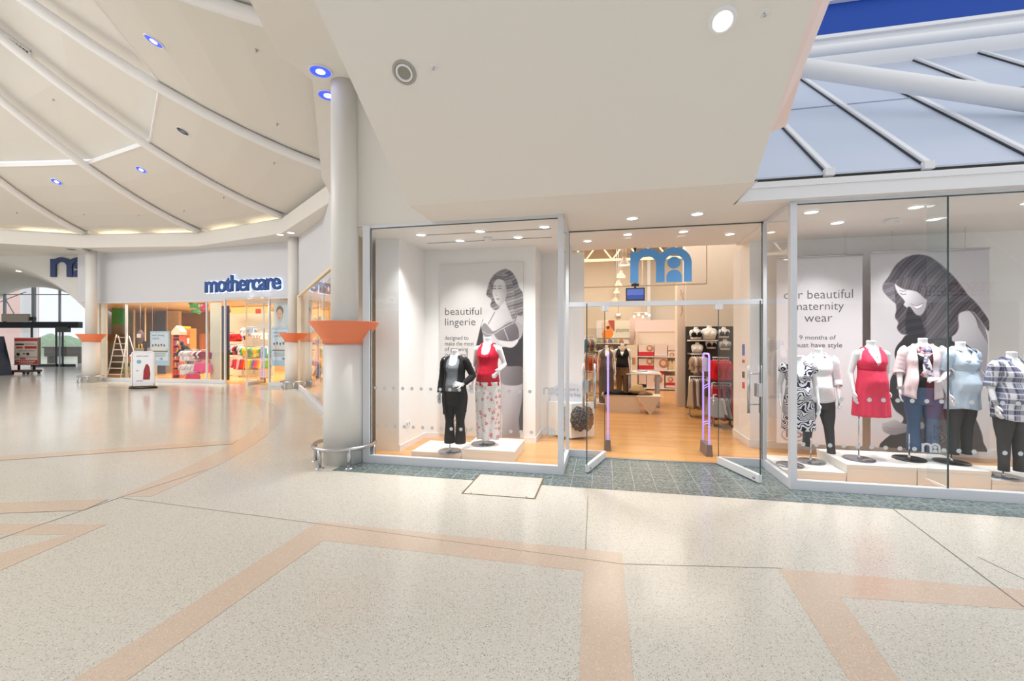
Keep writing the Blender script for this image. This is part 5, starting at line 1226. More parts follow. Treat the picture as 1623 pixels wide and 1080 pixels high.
def d_plaid(r):
    b = B(); shell(b, vneck_top(1.17, 1.31), lambda th: .665 + .02 * cos(2 * th), 0.014, folds=9, amp=.007, drape=.5, flare=.16, skirt=.76, belt=(1.09, .02, .01)); sleeve(b, 'down', -1, .55, .024); sleeve(b, 'back', 1, .55, .024); collar(b, w=.03, open_=.7); cloth(b, 'shirt', F_plaid, r)
    for pz, s_ in (('down', -1), ('back', 1)):
        p, rr = arm_path(pz, s_, off=.03); b = B(); c = p[3].lerp(p[4], .6); d_ = (p[4] - p[3]).normalized(); b.tube([c - d_ * .022, c + d_ * .022], [.062, .060], 16, cap=False); cloth(b, 'cuff', F_plaid, r)
    b = B(); trousers(b, .07, .050, .060, .100); cloth(b, 'trousers', F_char, r)
    bangles(r, 'down', -1, 5)
GW = 'mannequins in the shop windows'
mannequin(fl(713, 714.5, .075), 'white headless mannequin in a grey top, long black cardigan and flared black trousers', .075, 1.01, 0.0, 'down', 'hip', d_cardigan, GW, pole_top=.3)
mannequin(fl(766, 703, .148), 'white headless mannequin in a shiny red vest and long floral skirt', .07, 1.085, -.08, 'down', 'fwd', d_redvest, GW, pole_top=.5)
mannequin(fl(1252, 736.5, .105), 'white headless mannequin in a black and white zebra print dress', .09, .95, -.15, 'down', 'down', d_zebra, GW, legs=False, pole_top=.7)
mannequin(fl(1285, 731, .105), 'white headless mannequin in a plain white shirt and charcoal leggings', .13, 1.01, -.25, 'down', 'down', d_whiteshirt, GW, pole_top=.3, dy=.10, legs=False)
mannequin(fl(1361, 727, .207), 'white headless mannequin in a coral red strappy dress', .13, 1.01, .02, 'down', 'back', d_coral, GW, legs=False, pole_top=.7)
mannequin(fl(1441, 727, .207), 'white headless mannequin in a pale blouse, printed scarf and blue jeans', .14, 1.03, -.36, 'down', 'front', d_scarf, GW, disc=M_discb, pole_top=.3)
mannequin(fl(1508, 732, .207), 'white headless mannequin in a pale denim belted tunic dress behind the glass fin', .09, 1.0, .25, 'down', 'back', d_tunic, GW, disc=M_discb, pole_top=.3)
mannequin(fl(1590, 755, .117), 'white headless mannequin in a navy plaid shirt and charcoal trousers at the right edge', .08, .985, .12, 'down', 'back', d_plaid, GW, pole_top=.2)
# wall socket in the left display
t = thing('wall_socket', 'white double socket on the left wall of the left display', 'socket', (-2.98, 6.32, .36), 0)
b = B(); b.box(0, .012, -.075, .075, -.045, .045, bev=.004); b.build('plate', M_white, t)
for y in (-.035, .035):
    b = B(); b.box(.012, .014, y - .016, y + .016, -.02, .016); b.build('outlet', M_grey, t)
# signs on the right lobby wall
for i, (pz, col, w_) in enumerate(((1.50, srgb(70, 110, 190), 'blue notice'), (1.32, srgb(200, 80, 60), 'small red strip notice'), (1.10, srgb(90, 80, 76), 'small dark switch'), (.93, srgb(214, 52, 44), 'red call point'))):
    b = B(); b.box(2.188, 2.2, 7.62, 7.72, pz - (.09 if i == 0 else .03 if i == 1 else .05), pz + (.09 if i == 0 else .02 if i == 1 else .05), bev=.003)
    tag(b.build('wall_notice' if i < 2 else 'wall_switch', mat('notice_%d' % i, col, .5)), w_ + ' on the lobby wall behind the right open door', 'notice' if i < 2 else 'switch')

# ---------------------------------------------------------------- printed posters (the picture is printed on each sheet)
class Print:
    """a sheet on the plane y = t; its printed picture is a colour per vertex"""
    def __init__(s, corners, t, nx, nz, paper):
        (xa, ya), (xb, yb) = corners; A = tp(xa, ya, t); Bq = tp(xb, yb, t); s.t = t
        s.x0, s.x1, s.z0, s.z1 = A.x, Bq.x, Bq.z, A.z; s.nx, s.nz = nx, nz
        X, Z = np.meshgrid(np.linspace(s.x0, s.x1, nx), np.linspace(s.z0, s.z1, nz))
        cx = X * CY + t * SY; cz = -X * SY + t * CY
        s.PX = 811.5 + FOC * cx / cz; s.PY = 539 - FOC * (Z - EYE) / cz; s.X, s.Z = X, Z
        s.C = np.ones((nz, nx, 3)) * np.array(paper) / 255.0
    def fill(s, pts, col, soft=1.0, smooth=True, sub=5, alpha=1.0):
        P = [Vector((x, y, 0)) for x, y in pts]; P = catmull(P, sub) if smooth else P
        P = np.array([(p.x, p.y) for p in P]); Q = np.roll(P, -1, 0)
        m = 3 * soft + 1; sel = (s.PX > P[:, 0].min() - m) & (s.PX < P[:, 0].max() + m) & (s.PY > P[:, 1].min() - m) & (s.PY < P[:, 1].max() + m)
        x, y = s.PX[sel], s.PY[sel]
        if not len(x): return
        d = np.full(x.shape, 1e9); ins = np.zeros(x.shape, bool)
        for a, c in zip(P, Q):
            e = c - a; L = (e ** 2).sum() + 1e-9; t = np.clip(((x - a[0]) * e[0] + (y - a[1]) * e[1]) / L, 0, 1)
            d = np.minimum(d, np.hypot(x - a[0] - t * e[0], y - a[1] - t * e[1]))
            cr = ((a[1] > y) != (c[1] > y)); xi = a[0] + (y - a[1]) * e[0] / (e[1] if abs(e[1]) > 1e-9 else 1e-9); ins ^= cr & (x < xi)
        sd = np.where(ins, -d, d); al = np.clip(0.5 - sd / soft, 0, 1) * alpha
        cc = col(x, y) if callable(col) else np.ones((len(x), 3)) * np.array(col)
        s.C[sel] = s.C[sel] * (1 - al[:, None]) + (cc / 255.0) * al[:, None]
    def line(s, pts, w, col, soft=0.6, alpha=1.0):
        P = catmull([Vector((x, y, 0)) for x, y in pts], 5, closed=False); L, R = [], []
        for i, p in enumerate(P):
            d = P[min(i + 1, len(P) - 1)] - P[max(i - 1, 0)]; d.normalize(); n = Vector((-d.y, d.x, 0)) * w / 2; L.append((p.x + n.x, p.y + n.y)); R.append((p.x - n.x, p.y - n.y))
        s.fill(L + R[::-1], col, soft, smooth=False, alpha=alpha)
    def build(s, name, parent):
        me = bpy.data.meshes.new(name); V = np.stack([s.X, np.full_like(s.X, s.t), s.Z], -1).reshape(-1, 3)
        I = np.arange(s.nx * s.nz).reshape(s.nz, s.nx); F = np.stack([I[:-1, :-1], I[:-1, 1:], I[1:, 1:], I[1:, :-1]], -1).reshape(-1, 4)
        V = V - np.array(parent.location)
        me.from_pydata(V.tolist(), [], F.tolist()); ca = me.color_attributes.new('ink', 'FLOAT_COLOR', 'POINT')
        C = np.clip(s.C, 0, 1); lin = np.where(C <= 0.04045, C / 12.92, ((C + 0.055) / 1.055) ** 2.4)
        ca.data.foreach_set('color', np.concatenate([lin, np.ones((s.nz, s.nx, 1))], -1).reshape(-1).astype(np.float32))
        me.materials.append(M_ink_print); o = bpy.data.objects.new(name, me); SC.collection.objects.link(o); o.parent = parent; return o
M_ink_print = mat('poster_ink', (1, 1, 1), 0.45); n_, l_, b_ = nt(M_ink_print)
at_ = n_.new('ShaderNodeAttribute'); at_.attribute_name = 'ink'; l_.new(at_.outputs['Color'], b_.inputs['Base Color'])
def streaks(base, hi, f, ang, seed=0.0):       # hair colour with long strands
    ba, hh = np.array(base, float), np.array(hi, float)
    def c(x, y):
        u = x * cos(ang) + y * sin(ang); v = -x * sin(ang) + y * cos(ang)
        w = u * f * 2.2 + 2.2 * np.sin(v * 0.045 + seed) + 0.8 * np.sin(v * 0.10 + u * 0.07)
        k = 0.42 + 0.2 * np.sin(w * 0.31 + seed) + 0.2 * np.sin(w) + 0.14 * np.sin(w * 2.3 + 1.3 + seed); k = np.clip(k, 0, 1)[:, None]
        return ba + (hh - ba) * k
    return c
def grad(c0, c1, p0, p1):
    c0, c1 = np.array(c0, float), np.array(c1, float); d = (p1[0] - p0[0], p1[1] - p0[1]); L = d[0] ** 2 + d[1] ** 2
    def c(x, y):
        t = np.clip(((x - p0[0]) * d[0] + (y - p0[1]) * d[1]) / L, 0, 1)[:, None]; t = t * t * (3 - 2 * t); return c0 + (c1 - c0) * t
    return c
def textline(body, px0, px1, base, asc, t, m, parent, off=-0.012, name='lettering'):
    A = tp(px0, base, t); Bq = tp(px1, base, t); H = tp(px0, asc, t).z - A.z
    o = text(name, body, 1.0, m, (0, 0, 0), (0, 0, 0), None, 0.0, 'LEFT', off)
    xs = [v.co.x for v in o.data.vertices]; w = max(xs) - min(xs); x0 = min(xs); sx_ = (Bq.x - A.x) / w; sy_ = H / 0.73
    for v in o.data.vertices: v.co = Vector((A.x + (v.co.x - x0) * sx_, t, A.z + v.co.y * sy_)) - Vector(parent.location)
    o.parent = parent; return o
M_txt = mat('print_text_grey', srgb(92, 88, 92), 0.6); M_txt2 = mat('print_text_brown', srgb(128, 104, 98), 0.6)
def monogram(parent, px, py, sc, t, m):
    for body, dx, dy in (('M', -7, -9), ('b', 4, 3), ('P', -6, 3)):
        textline(body, px + dx * sc, px + (dx + 9) * sc, py + dy * sc, py + (dy - 9) * sc, t, m, parent, 0.0, 'monogram_letter')
    b = B(); c = tp(px + 3 * sc, py, t); r = abs(tp(px + 14 * sc, py, t).x - tp(px, py, t).x)
    b.tube([Vector((c.x + r * 1.0 * cos(2 * pi * k / 28), t, c.z + r * .62 * sin(2 * pi * k / 28))) - Vector(parent.location) for k in range(29)], 0.0028, 6); b.build('monogram_ring', m, parent)

# --- left window poster
T1 = 6.94
z8 = lambda L: [(680 + x / 3.375, 410 + y / 3.375) for x, y in L]
s1 = thing('window_poster', 'tall grey poster of a long-haired woman in lingerie, reading beautiful lingerie', 'poster', (-1.7, T1 + 0.02, 0.4))
P1 = Print(((697, 419), (829, 694)), T1, 240, 480, (212, 209, 206))
b = B(); b.box(P1.x0, P1.x1, T1 + 0.002, T1 + 0.035, P1.z0, P1.z1); b.build('board', M_plinth, s1, world=True)
P1.fill([(690, 410), (840, 410), (840, 560), (690, 560)], grad((222, 221, 219), (210, 207, 205), (735, 430), (735, 540)), 1, False)
hair = streaks((74, 70, 74), (176, 172, 172), 0.55, 1.25)
P1.fill(z8([(497, 380), (470, 440), (400, 465), (372, 500), (395, 560), (440, 590), (470, 610), (474, 880), (506, 886), (506, 380)]), grad((48, 48, 52), (70, 70, 74), (815, 520), (790, 640)), 1.2)
P1.fill(z8([(290, 322), (275, 365), (262, 420), (248, 480), (238, 545), (240, 600), (262, 604), (288, 470), (300, 430), (296, 380)]), (58, 58, 62), 1.2)
P1.fill(z8([(352, 690), (388, 660), (390, 760), (384, 850), (380, 965), (345, 965), (352, 850)]), grad((150, 146, 152), (176, 172, 178), (785, 620), (795, 690)), 1.5)
P1.fill(z8([(392, 655), (440, 672), (497, 662), (496, 760), (480, 860), (482, 965), (396, 965), (392, 850), (386, 760)]), grad((184, 180, 184), (140, 136, 142), (800, 640), (828, 650)), 1.5)
P1.fill(z8([(388, 570), (430, 574), (500, 580), (499, 664), (430, 676), (384, 656)]), grad((134, 130, 134), (96, 92, 96), (795, 590), (828, 600)), 1.2)
P1.fill(z8([(288, 330), (288, 400), (304, 470), (400, 470), (470, 440), (500, 400), (505, 300), (400, 290)]), grad((204, 201, 202), (160, 156, 160), (770, 520), (828, 520)), 1.5)
P1.fill(z8([(372, 240), (350, 264), (325, 278), (300, 300), (286, 340), (290, 372), (345, 384), (395, 348), (425, 330), (470, 334), (505, 350), (505, 270), (470, 265), (440, 255), (415, 215), (396, 225)]), grad((214, 211, 212), (174, 170, 173), (775, 490), (825, 500)), 1.5)
P1.fill(z8([(395, 54), (360, 72), (333, 102), (316, 145), (307, 190), (325, 208), (335, 222), (328, 250), (352, 273), (374, 262), (386, 235), (402, 220), (430, 240), (441, 272), (470, 300), (506, 292), (506, 195), (482, 150), (468, 108), (446, 72), (420, 55)]), hair, 1.6)
P1.fill(z8([(340, 116), (332, 150), (336, 172), (344, 200), (356, 232), (374, 248), (394, 238), (410, 212), (416, 180), (412, 140), (396, 112), (366, 106)]), grad((222, 220, 220), (170, 167, 168), (785, 470), (802, 476)), 1.2)
P1.fill(z8([(384, 74), (402, 112), (414, 152), (418, 192), (408, 226), (426, 272), (440, 305), (454, 335), (468, 312), (452, 262), (458, 200), (446, 128), (424, 86)]), streaks((96, 92, 95), (190, 187, 187), 0.6, 1.35, 2.0), 1.4)
P1.fill(z8([(384, 74), (356, 84), (336, 112), (328, 160), (318, 190), (330, 200), (340, 170), (346, 130), (370, 104), (400, 112)]), streaks((84, 80, 83), (168, 165, 165), 0.7, 1.7, 1.0), 1.2)
for ex in (350, 378):
    P1.line(z8([(ex - 9, 160), (ex, 155), (ex + 9, 160)]), 1.1, (60, 57, 60)); P1.line(z8([(ex - 9, 147), (ex, 142), (ex + 10, 146)]), 0.9, (92, 88, 90))
P1.line(z8([(359, 178), (356, 192), (363, 196), (369, 193)]), 0.6, (160, 156, 158)); P1.fill(z8([(359, 214), (367, 210), (377, 212), (369, 217)]), (140, 122, 128), 0.9)
P1.fill(z8([(287, 350), (283, 385), (300, 416), (330, 410), (345, 402), (372, 432), (440, 438), (479, 420), (477, 372), (452, 336), (415, 346), (385, 366), (345, 386), (328, 372), (304, 345)]), grad((140, 136, 138), (96, 92, 96), (780, 512), (815, 536)), 1.0)
P1.line(z8([(352, 282), (332, 320), (316, 348)]), 1.3, (120, 116, 120)); P1.line(z8([(482, 270), (470, 300), (458, 338)]), 1.6, (120, 116, 120))
P1.line(z8([(345, 402), (385, 376), (430, 352), (455, 340)]), 0.8, (214, 211, 212)); P1.line(z8([(400, 372), (412, 400), (424, 434)]), 0.8, (214, 211, 212)); P1.line(z8([(286, 385), (310, 400), (345, 402)]), 0.8, (200, 196, 198))
P1.fill(z8([(374, 436), (440, 442), (477, 428), (470, 452), (440, 474), (390, 462)]), (206, 203, 204), 1.2)
P1.build('printed_picture', s1)
for body, x0, x1, y0, y1 in (('beautiful', 705.5, 763, 498.6, 486.6), ('lingerie', 705.5, 753.5, 515.2, 503)): textline(body, x0, x1, y0, y1, T1 - 0.002, M_txt, s1, -0.006)
for body, x1, y0 in (('designed to', 742.5, 538), ('make the most', 751, 547), ('of growing', 742, 555.8), ('curves and', 741, 564.5)): textline(body, 705, x1, y0, y0 - 7.0, T1 - 0.002, M_txt, s1, 0.0)
monogram(s1, 722, 681, 1.05, T1 - 0.004, M_txt2)

# --- right window banners
T2 = 7.0
def rail_of(parent, Pq, ext=0.0):
    b = B(); b.tube([(Pq.x0 - ext, T2 - 0.01, Pq.z1 + 0.012), (Pq.x1 + ext, T2 - 0.01, Pq.z1 + 0.012)], 0.012, 10); b.build('top_rail', M_steel, parent, world=True)
    for f in (0.18, 0.80):
        x = Pq.x0 + (Pq.x1 - Pq.x0) * f; b = B(); b.tube([(x, T2 - 0.01, Pq.z1 + 0.02), (x, T2 - 0.01, 3.168)], 0.0025, 6); b.build('wire', M_steel, parent, world=True)
s2 = thing('text_banner', 'pale hanging banner reading our beautiful maternity wear, 9 months of must have style', 'banner', (3.0, T2 + 0.01, 0.4))
P2 = Print(((1231, 409), (1367, 707)), T2, 30, 60, (222, 218, 222))
b = B(); b.box(P2.x0, P2.x1, T2 + 0.001, T2 + 0.006, P2.z0, P2.z1); b.build('sheet', mat('banner_white', srgb(214, 211, 215), 0.5), s2, world=True); rail_of(s2, P2)
for body, x0, x1, y0, y1 in (('our beautiful', 1242.5, 1352, 473.3, 459), ('maternity', 1257.7, 1337.5, 491, 477.5), ('wear', 1275, 1319.5, 509.3, 495.5)): textline(body, x0, x1, y0, y1, T2 - 0.001, M_txt, s2, -0.006)
for body, x0, x1, y0, y1 in (('9 months of', 1267, 1325, 537.4, 530.2), ('must have style', 1257.7, 1335, 549.6, 542)): textline(body, x0, x1, y0, y1, T2 - 0.001, M_txt, s2, 0.0)
monogram(s2, 1254, 688, 1.35, T2 - 0.003, M_txt2)
s3 = thing('portrait_banner', 'large hanging banner of a smiling dark-haired woman looking down over a black dress', 'banner', (4.3, T2 + 0.01, 0.4))
P3 = Print(((1380, 401), (1568, 716)), T2, 330, 560, (206, 203, 207))
b = B(); b.box(P3.x0, P3.x1, T2 + 0.002, T2 + 0.006, P3.z0, P3.z1); b.build('sheet', mat('banner_white', (1, 1, 1)), s3, world=True); rail_of(s3, P3)
z2_ = lambda L: [(1370 + x / 3.086, 390 + y / 3.086) for x, y in L]
P3.fill(z2_([(215, 430), (180, 462), (156, 492), (148, 530), (160, 582), (132, 640), (118, 690), (125, 740), (150, 800), (192, 842), (150, 900), (92, 1000), (560, 1026), (580, 950), (562, 880), (526, 800), (505, 700), (545, 600), (565, 520), (500, 460), (420, 440), (300, 450)]), grad((44, 44, 48), (70, 70, 74), (1450, 540), (1520, 720)), 1.4)
P3.fill(z2_([(456, 348), (500, 318), (545, 330), (588, 400), (604, 470), (600, 560), (585, 650), (556, 650), (548, 560), (520, 500), (480, 470), (430, 462), (436, 420)]), grad((206, 203, 208), (158, 154, 162), (1520, 500), (1562, 580)), 1.8)
P3.fill(z2_([(235, 42), (190, 60), (150, 95), (120, 145), (96, 180), (92, 215), (120, 250), (150, 275), (156, 310), (150, 345), (166, 372), (160, 400), (182, 428), (215, 432), (300, 450), (420, 442), (460, 400), (462, 330), (522, 315), (562, 350), (592, 395), (608, 412), (612, 370), (582, 320), (542, 270), (510, 240), (480, 200), (440, 150), (400, 110), (360, 75), (320, 50), (280, 40)]), streaks((50, 44, 50), (118, 110, 118), 0.5, 0.75, 0.5), 2.0)
P3.fill(z2_([(96, 180), (92, 215), (120, 250), (150, 275), (150, 240), (145, 200), (150, 178)]), streaks((90, 84, 92), (150, 145, 154), 0.7, 1.2), 1.5)
P3.fill(z2_([(150, 182), (160, 222), (184, 250), (198, 270), (192, 285), (212, 300), (225, 296), (246, 325), (264, 337), (286, 327), (302, 290), (302, 250), (272, 226), (230, 214), (190, 204)]), grad((214, 211, 217), (168, 163, 172), (1430, 470), (1464, 482)), 1.3)
P3.fill(z2_([(146, 170), (190, 208), (250, 216), (302, 258), (316, 226), (290, 180), (220, 150)]), streaks((62, 56, 62), (116, 110, 118), 0.6, 0.3, 1.5), 1.4)
P3.fill(z2_([(214, 296), (226, 300), (244, 332), (272, 344), (292, 400), (292, 444), (215, 432), (200, 382), (205, 330)]), streaks((30, 30, 36), (66, 64, 74), 0.7, 1.4), 1.6)
P3.line(z2_([(176, 228), (188, 235), (204, 232)]), 1.0, (60, 54, 60)); P3.line(z2_([(170, 214), (186, 219), (206, 216)]), 0.8, (90, 84, 92))
P3.fill(z2_([(232, 283), (256, 292), (284, 280), (272, 298), (250, 304)]), (232, 230, 234), 0.7); P3.line(z2_([(228, 280), (254, 291), (288, 277)]), 0.9, (110, 96, 106)); P3.line(z2_([(236, 290), (254, 305), (276, 300)]), 0.8, (134, 112, 122))
for k in range(7): P3.line(z2_([(500 + 12 * k, 300 + 8 * k), (540 + 9 * k, 340 + 14 * k), (560 + 7 * k, 400 + 12 * k)]), 1.0, (64, 56, 62), 1.0, 0.7)
P3.fill(z2_([(88, 868), (94, 905), (140, 922), (192, 912), (250, 897), (292, 888), (280, 858), (200, 868), (150, 848), (110, 860)]), grad((196, 192, 198), (140, 136, 142), (1400, 660), (1410, 690)), 1.2)
P3.line(z2_([(100, 885), (160, 895), (240, 885)]), 0.7, (110, 106, 112), alpha=.7); P3.line(z2_([(110, 900), (170, 908), (250, 894)]), 0.7, (110, 106, 112), alpha=.7)
P3.build('printed_picture', s3)
monogram(s3, 1478, 692, 1.3, T2 - 0.003, mat('print_text_pale', srgb(120, 116, 118), 0.6))

# ---------------------------------------------------------------- garments and racks
def colour_mat(c, name='cloth'):
    return soft('%s_%02x%02x%02x' % (name, *[int(v) for v in c]), srgb(*c), 0.85, 0.5)
GM = {}
def garment_mesh(kind, w, h, seed=0):
    key = (kind, round(w, 2), round(h, 2), seed)
    if key in GM: return GM[key]
    b = B(); rnd = random.Random(seed * 7 + int(h * 100)); ph = rnd.uniform(0, 6)
    N, M = 22, 12; rows = []
    for j in range(M + 1):
        v = j / M; z = -0.02 - v * h
        if kind == 'top': wd = w * (0.55 + 0.45 * min(1, v * 5)) if v < .2 else w * (0.86 + 0.1 * v)
        elif kind == 'dress': wd = w * (0.6 + 0.3 * min(1, v * 6)) if v < .16 else w * (0.72 + 0.38 * v)
        elif kind == 'trousers': wd = w * (0.62 + 0.12 * v)
        else: wd = w * (0.5 + 0.5 * v)
        dth = 0.014 + 0.022 * v + (0.006 if kind != 'trousers' else 0)
        row = []
        for i in range(N):
            a = 2 * pi * i / N; f = 1 + 0.35 * v * sin(5 * a + ph) + 0.2 * v * sin(9 * a + ph * 2)
            row.append(Vector((wd / 2 * cos(a) * (1 + .03 * sin(7 * v + ph)), dth * sin(a) * f * 1.3, z + .012 * v * sin(3 * a + ph) + (0.035 * (1 - abs(cos(a))) * -1 if j == 0 else 0))))
        rows.append(row)
    b.rings(rows, True, True)
    if kind == 'top':
        for s_ in (-1, 1): b.tube([(s_ * w * .30, 0, -.05), (s_ * w * .44, 0, -.12), (s_ * w * .50, .01, -.12 - h * .30)], [.035, .05, .045], 10)
    for f in b.bm.faces: f.smooth = True
    o = b.build('garment', M_white); me = o.data; bpy.data.objects.remove(o); GM[key] = me; return me
HOOK = None
def hang(loc, rz, kind, w, h, col, label, group, seed=0, pat=None, hook=True):
    global HOOK
    o = bpy.data.objects.new({'top': 'hanging_blouse', 'dress': 'hanging_dress', 'trousers': 'hanging_trousers', 'bra': 'hanging_bra'}.get(kind, 'hanging_garment'), garment_mesh(kind, w, h, seed % 4)); SC.collection.objects.link(o)
    o.location = loc; o.rotation_euler = (0, 0, rz); tag(o, label, {'top': 'top', 'dress': 'dress', 'trousers': 'trousers'}.get(kind, 'garment'), group)
    o.material_slots[0].link = 'OBJECT'; o.material_slots[0].material = pat or colour_mat(col)
    if hook:
        if HOOK is None:
            b = B(); b.tube([(-.16, 0, -.055), (0, 0, -.005), (.16, 0, -.055)], .005, 6); b.tube([(0, 0, -.005), (0, 0, .02), (.012, 0, .035), (.02, 0, .025)], .002, 5)
            HOOK = b.build('hanger', M_white); h_ = HOOK; h_.parent = o
        else:
            h_ = HOOK.copy(); SC.collection.objects.link(h_); h_.parent = o
    return o
ORD = ['first', 'second', 'third', 'fourth', 'fifth', 'sixth', 'seventh', 'eighth', 'ninth', 'tenth', 'eleventh', 'twelfth', 'thirteenth', 'fourteenth', 'fifteenth', 'sixteenth']
def rack(p, q, z, n, kinds, cols, where, w=.40, h=.6, turn=None, legs=True, group=None, noun=None, seed=0, cn=None):
    p, q = Vector(p), Vector(q); d = (q - p); a = atan2(d.y, d.x); p0 = Vector((p.x, p.y, 0))
    r = thing('clothes_rail', 'steel clothes rail %s' % where, 'clothes rail', p0, a, 'clothes rails')
    L = Vector((d.x, d.y, 0)).length
    b = B(); b.tube([(0, 0, z), (L, 0, z)], .012, 8); b.build('bar', M_steel, r)
    if legs:
        for x in (0, L):
            b = B(); b.tube([(x, 0, 0.01), (x, 0, z)], .014, 8); b.box(x - .02, x + .02, -.2, .2, 0.004, .03); b.build('upright', M_steel, r)
    rnd = random.Random(seed)
    for i in range(n):
        c = cols[i % len(cols)]; k = kinds[i % len(kinds)]; f = (i + .5) / n; nm = (cn or ['coloured'])[i % len(cn or ['coloured'])]
        hang(p0 + Vector((d.x * f, d.y * f, z - .035)), a + (pi / 2 if turn is None else turn) + rnd.uniform(-.12, .12), k, w * rnd.uniform(.9, 1.05), h * rnd.uniform(.72, 1.08), c,
             '%s %s, %s on the rail %s' % (nm, noun or ('garment' if k == 'bra' else k), ORD[i % 16], where), group or ('garments on the rail ' + where), seed=seed + i)

# ---------------------------------------------------------------- inside the entrance
# shopping bag stand
sb = thing('bag_stand', 'white corner stand with a rounded board reading please use a shopping bag', 'bag stand', (-.53, 7.30, 0), 0)
b = B(); b.prism([(0, 0, .03), (.37, .29, .03), (-.42, .29, .03)], (0, 0, .57)); b.build('box', M_plinth, sb)
ml_ = mat('board_pale_grey', srgb(214, 217, 224), .5)
b = B(); b.prism([(-.38, .27, .60), (.22, .27, .60)] + [(-.08 + .30 * cos(pi * k / 20), .27, .72 + .20 * sin(pi * k / 20)) for k in range(21)], (0, .015, 0)); b.build('header_board', ml_, sb)
for body, x, z in (('please use a', -.28, .79), ('shopping bag', -.28, .70)):
    o = text('lettering', body, .08, mat('board_text_grey', srgb(150, 152, 162), .6), (x, .268, z), FRONT, None, .0005); o.parent = sb
b = B(); d_l = Vector((-.42, .29, 0)).normalized(); p0 = Vector((-.001, -.002, 0)) + d_l * .16; b.prism([p0 + Vector((0, 0, .22)), p0 + d_l * .1 + Vector((0, 0, .22)), p0 + d_l * .1 + Vector((0, 0, .46)), p0 + Vector((0, 0, .46))], (-.002, -.003, 0)); b.build('handle_slot', mat('slot_navy', srgb(52, 56, 72), .6), sb)
for i, (dx, dy, r_) in enumerate(((.13, -.02, .15), (.26, .06, .11))):
    b = B(); bmesh.ops.create_icosphere(b.bm, subdivisions=4, radius=1)
    for v in b.bm.verts:
        n = 1 + .07 * sin(v.co.x * 9 + i) * sin(v.co.z * 11) + .04 * sin(v.co.y * 23 + v.co.z * 17); v.co = Vector((v.co.x * r_ * n, v.co.y * r_ * .7 * n, (v.co.z * .20 if v.co.z < 0 else v.co.z * .20) * n))
    m = mat('black_mesh_bag' if i == 0 else 'brown_mesh_bag', srgb(38, 36, 36) if i == 0 else srgb(92, 66, 44), .7)
    if i < 2 and not m.get('done'):
        n_2, l_2, b_2 = nt(m); tc = n_2.new('ShaderNodeTexCoord'); v_2 = n_2.new('ShaderNodeTexVoronoi'); v_2.feature = 'DISTANCE_TO_EDGE'; v_2.inputs['Scale'].default_value = 20; rp = n_2.new('ShaderNodeValToRGB'); e = rp.color_ramp.elements; e[0].position = .0; e[0].color = (*srgb(150, 140, 128), 1); e[1].position = .06; e[1].color = (*(srgb(34, 32, 34) if i == 0 else srgb(92, 66, 44)), 1)
        l_2.new(tc.outputs['Object'], v_2.inputs['Vector']); l_2.new(v_2.outputs['Distance'], rp.inputs[0]); l_2.new(rp.outputs[0], b_2.inputs['Base Color']); m['done'] = 1
    o = b.build('mesh_bag', m, smooth=True); wl0 = sb.matrix_basis @ Vector((dx, dy, .36)); o.location = wl0; o.rotation_euler = (0, 0, radians(32))
    tag(o, ('bundle of black mesh shopping bags hanging on the white stand' if i == 0 else 'smaller brown mesh bag hanging at the right of the black bags'), 'bag')

# zigzag display plinth, table, mannequins
zc = fl(985, 653)
zz = thing('zigzag_plinth', 'low white angular display plinth with a pointed triangular end', 'display plinth', (zc.x, zc.y, 0), -.05)
M_pl2 = mat('plinth_warm_white', srgb(226, 212, 196), .5)
b = B(); b.prism([(-.30, 0, .004), (.42, -.02, .004), (.36, 0, .40), (-.42, 0, .40)], (0, .55, 0)); b.prism([(-.45, 0.0, .36), (.45, 0.0, .36), (.45, 0, .40), (-.45, 0, .40)], (0, .55, 0)); b.build('body', M_pl2, zz)
b = B(); b.prism([(.34, -.12, .40), (.86, -.10, .40), (.66, -.10, .004), (.60, -.12, .004)], (0, .5, 0)); b.build('triangle_end', M_pl2, zz)
M_blackc = F_black
def lump(name, loc, sx_, sy_, sz_, m, label, cat, seed, group=None):
    b = B(); bmesh.ops.create_icosphere(b.bm, subdivisions=3, radius=1); rnd = random.Random(seed)
    for v in b.bm.verts:
        n = 1 + .14 * sin(v.co.x * 5 + seed) * cos(v.co.y * 6) + .08 * sin(v.co.z * 9 + v.co.x * 7); v.co = Vector((v.co.x * sx_ * n, v.co.y * sy_ * n, max(-.02, v.co.z) * sz_ * n))
    o = b.build(name, m, smooth=True); o.location = loc; tag(o, label, cat, group); return o
lump('folded_garment', zz.matrix_basis @ Vector((-.12, .2, .41)), .24, .17, .085, F_black, 'crumpled black garment on the angular plinth', 'garment', 2)
lump('folded_garment', zz.matrix_basis @ Vector((.52, .15, .41)), .16, .14, .07, F_brown, 'brown folded garment on the triangular end of the plinth', 'garment', 4)
b = B(); b.lathe([(0.0001, 0), (.15, 0), (.19, .06), (.19, .09), (.12, .16), (.11, .2), (0.0001, .21)], seg=24); o = b.build('straw_hat', mat('straw', srgb(196, 168, 124), .8)); o.location = zz.matrix_basis @ Vector((.36, .36, .405)); tag(o, 'straw coloured hat at the back of the angular plinth', 'hat')
tb = thing('display_table', 'small square table with thick grey metal legs and a pale top', 'table', (fl(1022, 645).x, fl(1022, 645).y + .45, 0), -.05)
for x in (-.34, .34):
    b = B(); b.box(x - .035, x + .035, -.42, -.35, .004, .80); b.box(x - .035, x + .035, .35, .42, .004, .80); b.box(x - .03, x + .03, -.42, .42, .004, .035); b.box(x - .03, x + .03, -.42, .42, .77, .80); b.build('leg_frame', M_steel, tb)
b = B(); b.box(-.42, .42, -.46, .46, .80, .83, bev=.004); b.build('top', M_pl2, tb)
